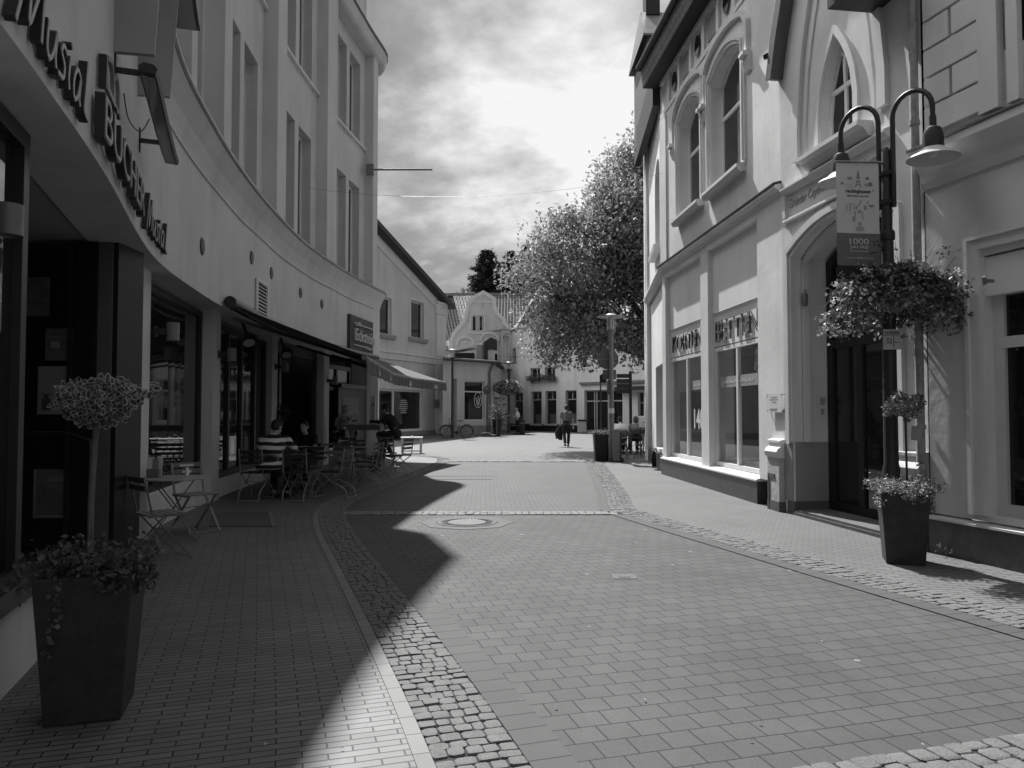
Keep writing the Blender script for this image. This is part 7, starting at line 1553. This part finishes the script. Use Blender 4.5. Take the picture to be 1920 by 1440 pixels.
q = Vector((4.45, 25.0, 0)); t = thing('menu_easel', 'white tilted menu easel on the right terrace', 'menu stand', q); m = MB(); m.extr([(q.x-.20, q.y, .95), (q.x+.20, q.y, .93), (q.x+.17, q.y+.08, 1.26), (q.x-.18, q.y+.08, 1.28)], (0, .015, 0)); m.extr([(q.x-.20, q.y+.09, 1.27), (q.x+.18, q.y+.09, 1.27), (q.x+.15, q.y+.12, 1.32), (q.x-.18, q.y+.12, 1.32)], (0, .05, 0)); m.build('board', PAPER, t)
m = MB(); m.beam((q.x-.16, q.y+.02, .0), (q.x-.14, q.y+.08, 1.1), .03, .02); m.beam((q.x+.16, q.y+.02, .0), (q.x+.14, q.y+.08, 1.1), .03, .02); m.beam((q.x, q.y+.4, 0), (q.x, q.y+.1, 1.1), .03, .02); m.build('legs', METAL, t); m = MB(); m.box(q.x-.09, q.x+.10, q.y+.034, q.y+.04, 1.08, 1.12); m.box(q.x-.12, q.x+.12, q.y+.012, q.y+.018, 1.0, 1.015); m.build('print', STK, t)
# potted olive inside the open doors
q = LW.pt(LW.sY(16.9), -.25, 0); t = thing('potted_bush', 'dark round potted bush at the open folding doors', 'plant', q); m = MB(); m.lathe([(.14, .02), (.19, .4), (.16, .4)], 14, q); m.build('pot', BLACK, t); m = MB(); m.tube([q+Vector((0, 0, .38)), q+Vector((0, 0, 1.2))], .02, 6); m.build('stem', BARK, t); n_ = 800; d = rnd_dirs(n_); C_ = np.array(q)+np.array([0, 0, 1.42])+d*(np.random.uniform(.3, 1, n_)**.5)[:, None]*.28; leaf_mesh('foliage', LEAFD, C_, rnd_dirs(n_), rnd_dirs(n_), np.random.uniform(.04, .08, n_), np.random.uniform(.02, .035, n_), t)
# ================================================================== PEOPLE
def remesh(m, name, mats_, parent, vox, smooth=3):
    o = m.build(name, mats_, None); md = o.modifiers.new('r', 'REMESH'); md.mode = 'VOXEL'; md.voxel_size = vox; md2 = o.modifiers.new('s', 'SMOOTH'); md2.iterations = smooth; md2.factor = .5
    dg = bpy.context.evaluated_depsgraph_get(); me = bpy.data.meshes.new_from_object(o.evaluated_get(dg)); old = o.data; o.modifiers.clear(); o.data = me; bpy.data.meshes.remove(old)
    me.shade_smooth(); o.parent = parent; OFF[o.name] = Vector((0, 0, 0)); return o
def person(x, y, rz, label, J, top, legs, hair, shoes=None, vox=.014, z=.012, short_sleeve=True, sleeve=.6, hair_long=0.0, shorts=False, untuck=False, build_=1.0, carry=None):
    """J: joints in a frame facing +y; the body is one skin surface, clothes and hair are children"""
    t = proto('person', label, 'person'); V = lambda k: Vector(J[k]); mid = lambda a, b_, f: a.lerp(b_, f)
    pel, ch_, nk, hd = V('pel'), V('chest'), V('neck'), V('head'); hf = Vector(J.get('look', (0, 1, 0))).normalized(); hr = hf.cross(Vector((0, 0, 1))).normalized(); hu = hr.cross(hf)
    sr = (V('shR')-V('shL')).normalized(); upv = (nk-pel).normalized(); fw = upv.cross(sr).normalized()*-1
    def torso(m, g):
        hx = Vector((1, 0, 0))
        secs = [(pel+Vector((0, 0, -.10)), .155*build_+g, .115*build_+g, hx, Vector((0, 1, 0))), (pel, .17*build_+g, .125*build_+g, hx, Vector((0, 1, 0))), (mid(pel, ch_, .45), .145*build_+g, .11*build_+g, sr, fw), (ch_, .175*build_+g, .125*build_+g, sr, fw), (mid(ch_, nk, .45), .175*build_+g, .11+g, sr, fw), (mid(ch_, nk, .78), .12+g, .085+g, sr, fw), (nk, .058+g*.5, .06+g*.5, sr, fw)]
        m.loft(secs, 18)
    m = MB(); torso(m, -.006); m.capsule(mid(ch_, nk, .8), nk, .07, .056); m.capsule(nk-upv*.02, hd-hu*.05, .056, .052)
    m.T = Matrix.Translation(hd)@Matrix((hr, hf, hu)).transposed().to_4x4()
    m.ball((0, .0, .02), (.076, .094, .098), 18, 14); m.ball((0, .03, -.05), (.056, .062, .068), 14, 10); m.ball((0, .062, -.082), (.030, .028, .024), 10, 8)
    m.loft([((0, .088, .025), .009, .010, (1, 0, 0), (0, 1, 0)), ((0, .104, -.012), .013, .015, (1, 0, 0), (0, 1, 0)), ((0, .096, -.028), .014, .014, (1, 0, 0), (0, 1, 0))], 10)
    m.ball((0, .084, -.054), (.022, .014, .009), 10, 6); m.ball((0, .078, .032), (.05, .02, .010), 10, 6)
    for s_ in (-1, 1): m.ball((s_*.078, -.005, -.01), (.012, .022, .032), 10, 8)
    m.T = None
    for S_ in ('L', 'R'):
        sg = 1 if S_ == 'R' else -1; sh, el, wr = V('sh'+S_), V('el'+S_), V('wr'+S_); hp, kn, an = V('hp'+S_), V('kn'+S_), V('an'+S_)
        m.capsule(sh, el, .052, .040); m.capsule(el, wr, .041, .027); m.capsule(hp, kn, .082*build_, .055); m.capsule(kn, an, .056, .038)
        m.capsule(mid(kn, an, .28)+Vector((0, -.012, 0)), mid(kn, an, .5), .05, .042); ft = Vector(J.get('ft'+S_, an+Vector((0, .16, -.06)))); m.capsule(an+Vector((0, -.02, -.045)), ft, .038, .030)
        hdv = Vector(J.get('hand'+S_, (wr-el))).normalized(); sd_ = hdv.cross(Vector((0, 0, 1)) if abs(hdv.z) < .8 else Vector((0, 1, 0))).normalized(); pn = sd_.cross(hdv)
        pc_ = wr+hdv*.045; m.loft([(wr, .024, .018, sd_, pn), (wr+hdv*.03, .033, .017, sd_, pn), (wr+hdv*.075, .040, .015, sd_, pn), (wr+hdv*.092, .036, .012, sd_, pn)], 12)
        cl = J.get('curl', .5)
        for k, (o_, l) in enumerate(((-.030, .062), (-.010, .072), (.010, .068), (.029, .052))):
            a = wr+hdv*.088+sd_*o_; b_ = a+(hdv*(1-cl*.4)-pn*cl*.6).normalized()*l*.52; c = b_+(hdv*(1-cl)-pn*cl*1.2).normalized()*l*.5; m.capsule(a, b_, .0098, .009); m.capsule(b_, c, .009, .008)
        a = wr+hdv*.035-sd_*.03; b_ = a+(hdv*.7-sd_*.6-pn*.2).normalized()*.035; m.capsule(a, b_, .0115, .010); m.capsule(b_, b_+(hdv*.9-sd_*.15-pn*.3).normalized()*.028, .010, .0085)
    remesh(m, 'body', SKIN, t, vox*.8)
    m = MB()
    torso(m, .016 if not untuck else .028)
    for S_ in ('L', 'R'):
        sh, el, wr = V('sh'+S_), V('el'+S_), V('wr'+S_); m.capsule(mid(ch_, nk, .5), sh, .078, .064)
        if short_sleeve: e_ = sh.lerp(el, sleeve+.15); m.tube([sh, sh.lerp(el, .3), e_], [.064, .060, .057], 12)
        else: m.capsule(sh, el, .068, .055); m.tube([el, wr.lerp(el, .05)], [.056, .042], 12); m.ball(el, .056, 10, 8)
    remesh(m, 'shirt', top, t, vox)
    m = MB(); m.loft([(pel+Vector((0, 0, -.12)), .165*build_, .13*build_, (1, 0, 0), (0, 1, 0)), (pel+Vector((0, 0, -.03)), .185*build_ if not untuck else .150*build_, .14*build_ if not untuck else .11*build_, (1, 0, 0), (0, 1, 0)), (mid(pel, ch_, .22 if not untuck else .02), .168*build_ if not untuck else .13, .132*build_ if not untuck else .1, (1, 0, 0), (0, 1, 0))], 18)
    for S_ in ('L', 'R'):
        hp, kn, an = V('hp'+S_), V('kn'+S_), V('an'+S_); m.capsule(hp, kn, .098*build_, .070)
        if not shorts: m.tube([kn, kn.lerp(an, .4), an.lerp(kn, .06)], [.070, .066, .060], 12); m.ball(kn, .070, 12, 8)
        m.capsule(pel, hp, .11, .10)
    remesh(m, 'trousers', legs, t, vox)
    for S_ in ('L', 'R'):
        an = V('an'+S_); ft = Vector(J.get('ft'+S_, an+Vector((0, .16, -.06)))); d = ft-an; d.z = 0; d.normalize(); sd_ = d.cross(Vector((0, 0, 1))); zz_ = min(an.z-.085, ft.z-.03)
        up_ = Vector((0, 0, 1)); m = MB(); bz = an+Vector((0, 0, -.05)); m.loft([(bz-d*.075, .030, .032, sd_, up_), (bz-d*.03, .043, .048, sd_, up_), (bz+d*.06, .046, .040, sd_, up_), (ft+d*.02, .048, .030, sd_, up_), (ft+d*.07, .030, .018, sd_, up_)], 12); m.build('shoe', shoes or BLACK, t, True)
    m = MB(); m.T = Matrix.Translation(hd)@Matrix((hr, hf, hu)).transposed().to_4x4(); m.ball((0, -.012, .036), (.086, .100, .098), 18, 12); m.ball((0, -.045, -.005), (.080, .066, .075), 14, 10)
    if hair_long: m.ball((0, -.05, -.06), (.085, .06, .07+hair_long), 14, 10); m.ball((.06, -.01, -.02), (.035, .05, .07), 10, 8); m.ball((-.06, -.01, -.02), (.035, .05, .07), 10, 8)
    m.T = None
    o = remesh(m, 'hair', hair, t, .012)
    for s_ in (-1, 1): m = MB(); m.ball(hd+hr*s_*.030+hf*.083+hu*.012, .010, 8, 6); m.build('eye', BLACK, t)
    t.location = (x, y, z); t.rotation_euler = (0, 0, R(rz)); return t
def seated(hs=.46, lean=.05, arms='table', hx=.0):
    z = hs; J = dict(pel=(0, -.06, z+.12), chest=(0, -.05+lean*.7, z+.40), neck=(0, -.01+lean*1.3, z+.585), head=(0, .03+lean*1.5, z+.715), shL=(-.185, -.02+lean*1.2, z+.525), shR=(.185, -.02+lean*1.2, z+.525), hpL=(-.09, -.04, z+.08), hpR=(.09, -.04, z+.08), knL=(-.13, .38, z+.07), knR=(.13, .38, z+.07), anL=(-.12, .36, .10), anR=(.12, .36, .10), curl=.4)
    if arms == 'table': J.update(elL=(-.25, .16+lean, z+.30), elR=(.25, .16+lean, z+.30), wrL=(-.12, .36+lean, z+.34), wrR=(.12, .36+lean, z+.34))
    elif arms == 'lap': J.update(elL=(-.26, .02, z+.26), elR=(.26, .02, z+.26), wrL=(-.10, .20, z+.16), wrR=(.10, .20, z+.16))
    elif arms == 'chin': J.update(elL=(-.22, .24+lean, z+.40), elR=(.25, .16+lean, z+.34), wrL=(-.10, .34+lean, z+.42), wrR=(.08, .30+lean, z+.52))
    return J
J = seated(.50, .12); J['look'] = (.25, 1, -.15); J.update(shL=(-.225, .12, 1.02), shR=(.225, .12, 1.02), elL=(-.34, .24, .80), elR=(.36, .22, .80)); person(-4.03, 12.50, -10, 'man in a black and white striped shirt sitting with his back to the camera', J, None or STR, FABD, HAIRD, vox=.012, untuck=True, build_=1.2, sleeve=.7)
J = seated(.46, .10); person(-4.0, 14.62, 174, 'man in dark clothes facing the camera across the cafe table', J, FABD, FABD, HAIRD)
J = seated(.80, .06, 'chin'); J.update(anL=(-.1, .28, .36), anR=(.1, .28, .36)); person(-4.72, 20.6, -86, 'man in a grey shirt sitting at the high bar table facing right', J, FABG, FABD, HAIRG, build_=1.1)
J = seated(.80, .14, 'table'); J.update(anL=(-.1, .24, .36), anR=(.14, .10, .34), look=(.0, 1, -.25)); person(-3.12, 19.75, 84, 'man in black sitting on the bar stool facing left', J, FABD, FABD, HAIRD, build_=1.08)
J = seated(.46, .08, 'lap'); person(3.70, 25.52, -4, 'person in a white shirt sitting with their back to the camera on the right terrace', J, FABW, FABD, HAIRD, build_=1.15)
J = seated(.46, .05, 'lap'); person(4.26, 25.62, 6, 'person with grey curly hair and dark top sitting on the right terrace', J, FABG, FABD, mat('grey_hair', .09, .8, .4, 40, .5, 120), hair_long=.02, build_=1.1)
# walking man with a jacket over his arm
J = dict(pel=(0, 0, .96), chest=(.0, .02, 1.25), neck=(0, .02, 1.47), head=(0, .045, 1.61), shL=(-.19, .01, 1.40), shR=(.19, .01, 1.40), elL=(-.27, -.02, 1.13), elR=(.27, -.04, 1.12), wrL=(-.24, .08, .90), wrR=(.29, .02, .87), hpL=(-.09, 0, .90), hpR=(.09, 0, .90), knL=(-.08, .05, .50), knR=(.10, .03, .49), anL=(-.07, -.14, .13), anR=(.09, .10, .10), curl=.6)
wp = gnd(1062, 838); wm = person(wp.x, wp.y, 4, 'man in a grey shirt and dark trousers walking away with a jacket in his hand', J, mat('shirt_mid', .15, .9, .1, 6), FABD, HAIRD, z=.002)
t = thing('jacket', 'dark jacket hanging from the left hand of the walking man', 'jacket', (wp.x-.26, wp.y+.08, .6)); m = MB(); c = Vector((wp.x-.27, wp.y+.10, 0)); X_, Y_ = (1, 0, 0), (0, 1, 0)
m.loft([(c+Vector((.02, 0, .90)), .03, .03, X_, Y_), (c+Vector((0, 0, .82)), .07, .05, X_, Y_), (c+Vector((-.04, 0, .68)), .13, .07, X_, Y_), (c+Vector((-.06, 0, .50)), .15, .08, X_, Y_), (c+Vector((-.03, 0, .38)), .10, .07, X_, Y_), (c+Vector((.02, 0, .28)), .05, .05, X_, Y_)], 12); m.capsule(c+Vector((-.10, .0, .62)), c+Vector((-.14, .02, .36)), .05, .04); m.capsule(c+Vector((.07, .0, .58)), c+Vector((.09, .02, .30)), .05, .035); remesh(m, 'cloth', FABD, t, .016)
cl = [q for q in t.children]
for q in cl:
    for v in q.data.vertices: v.co -= Vector(t.location)
# standing woman reading a phone
J = dict(pel=(0, 0, .93), chest=(0, .0, 1.22), neck=(0, .02, 1.43), head=(0, .07, 1.55), shL=(-.17, .0, 1.36), shR=(.17, .0, 1.36), elL=(-.23, .04, 1.08), elR=(.23, .04, 1.08), wrL=(-.08, .26, 1.14), wrR=(.08, .26, 1.12), hpL=(-.085, 0, .87), hpR=(.085, 0, .87), knL=(-.09, .04, .48), knR=(.09, .0, .48), anL=(-.10, .04, .10), anR=(.10, -.08, .10), curl=.6, look=(0, 1, -.45))
wp2 = gnd(970.5, 814.5); person(wp2.x, wp2.y, 82, 'woman in a white shirt standing side-on looking at her phone', J, FABW, FABD, HAIRG, z=.002, build_=1.08, short_sleeve=True)
d = Vector((-math.sin(R(82)), math.cos(R(82)), 0)); q = Vector((wp2.x, wp2.y, 1.17))+d*.36; t = thing('phone', 'small phone held by the woman in the white shirt', 'phone', q); m = MB(); m.beam(q-d*.05+Vector((0, 0, -.02)), q+d*.06+Vector((0, 0, .04)), .075, .010); m.build('case', PAPER, t, bevel=.003); m = MB(); m.beam(q-d*.045+Vector((0, 0, -.006)), q+d*.052+Vector((0, 0, .046)), .066, .003); m.build('screen', BLACK, t)
for o in sc.objects:
    if o.type == 'EMPTY' and 'label' not in o: print('no label', o.name)
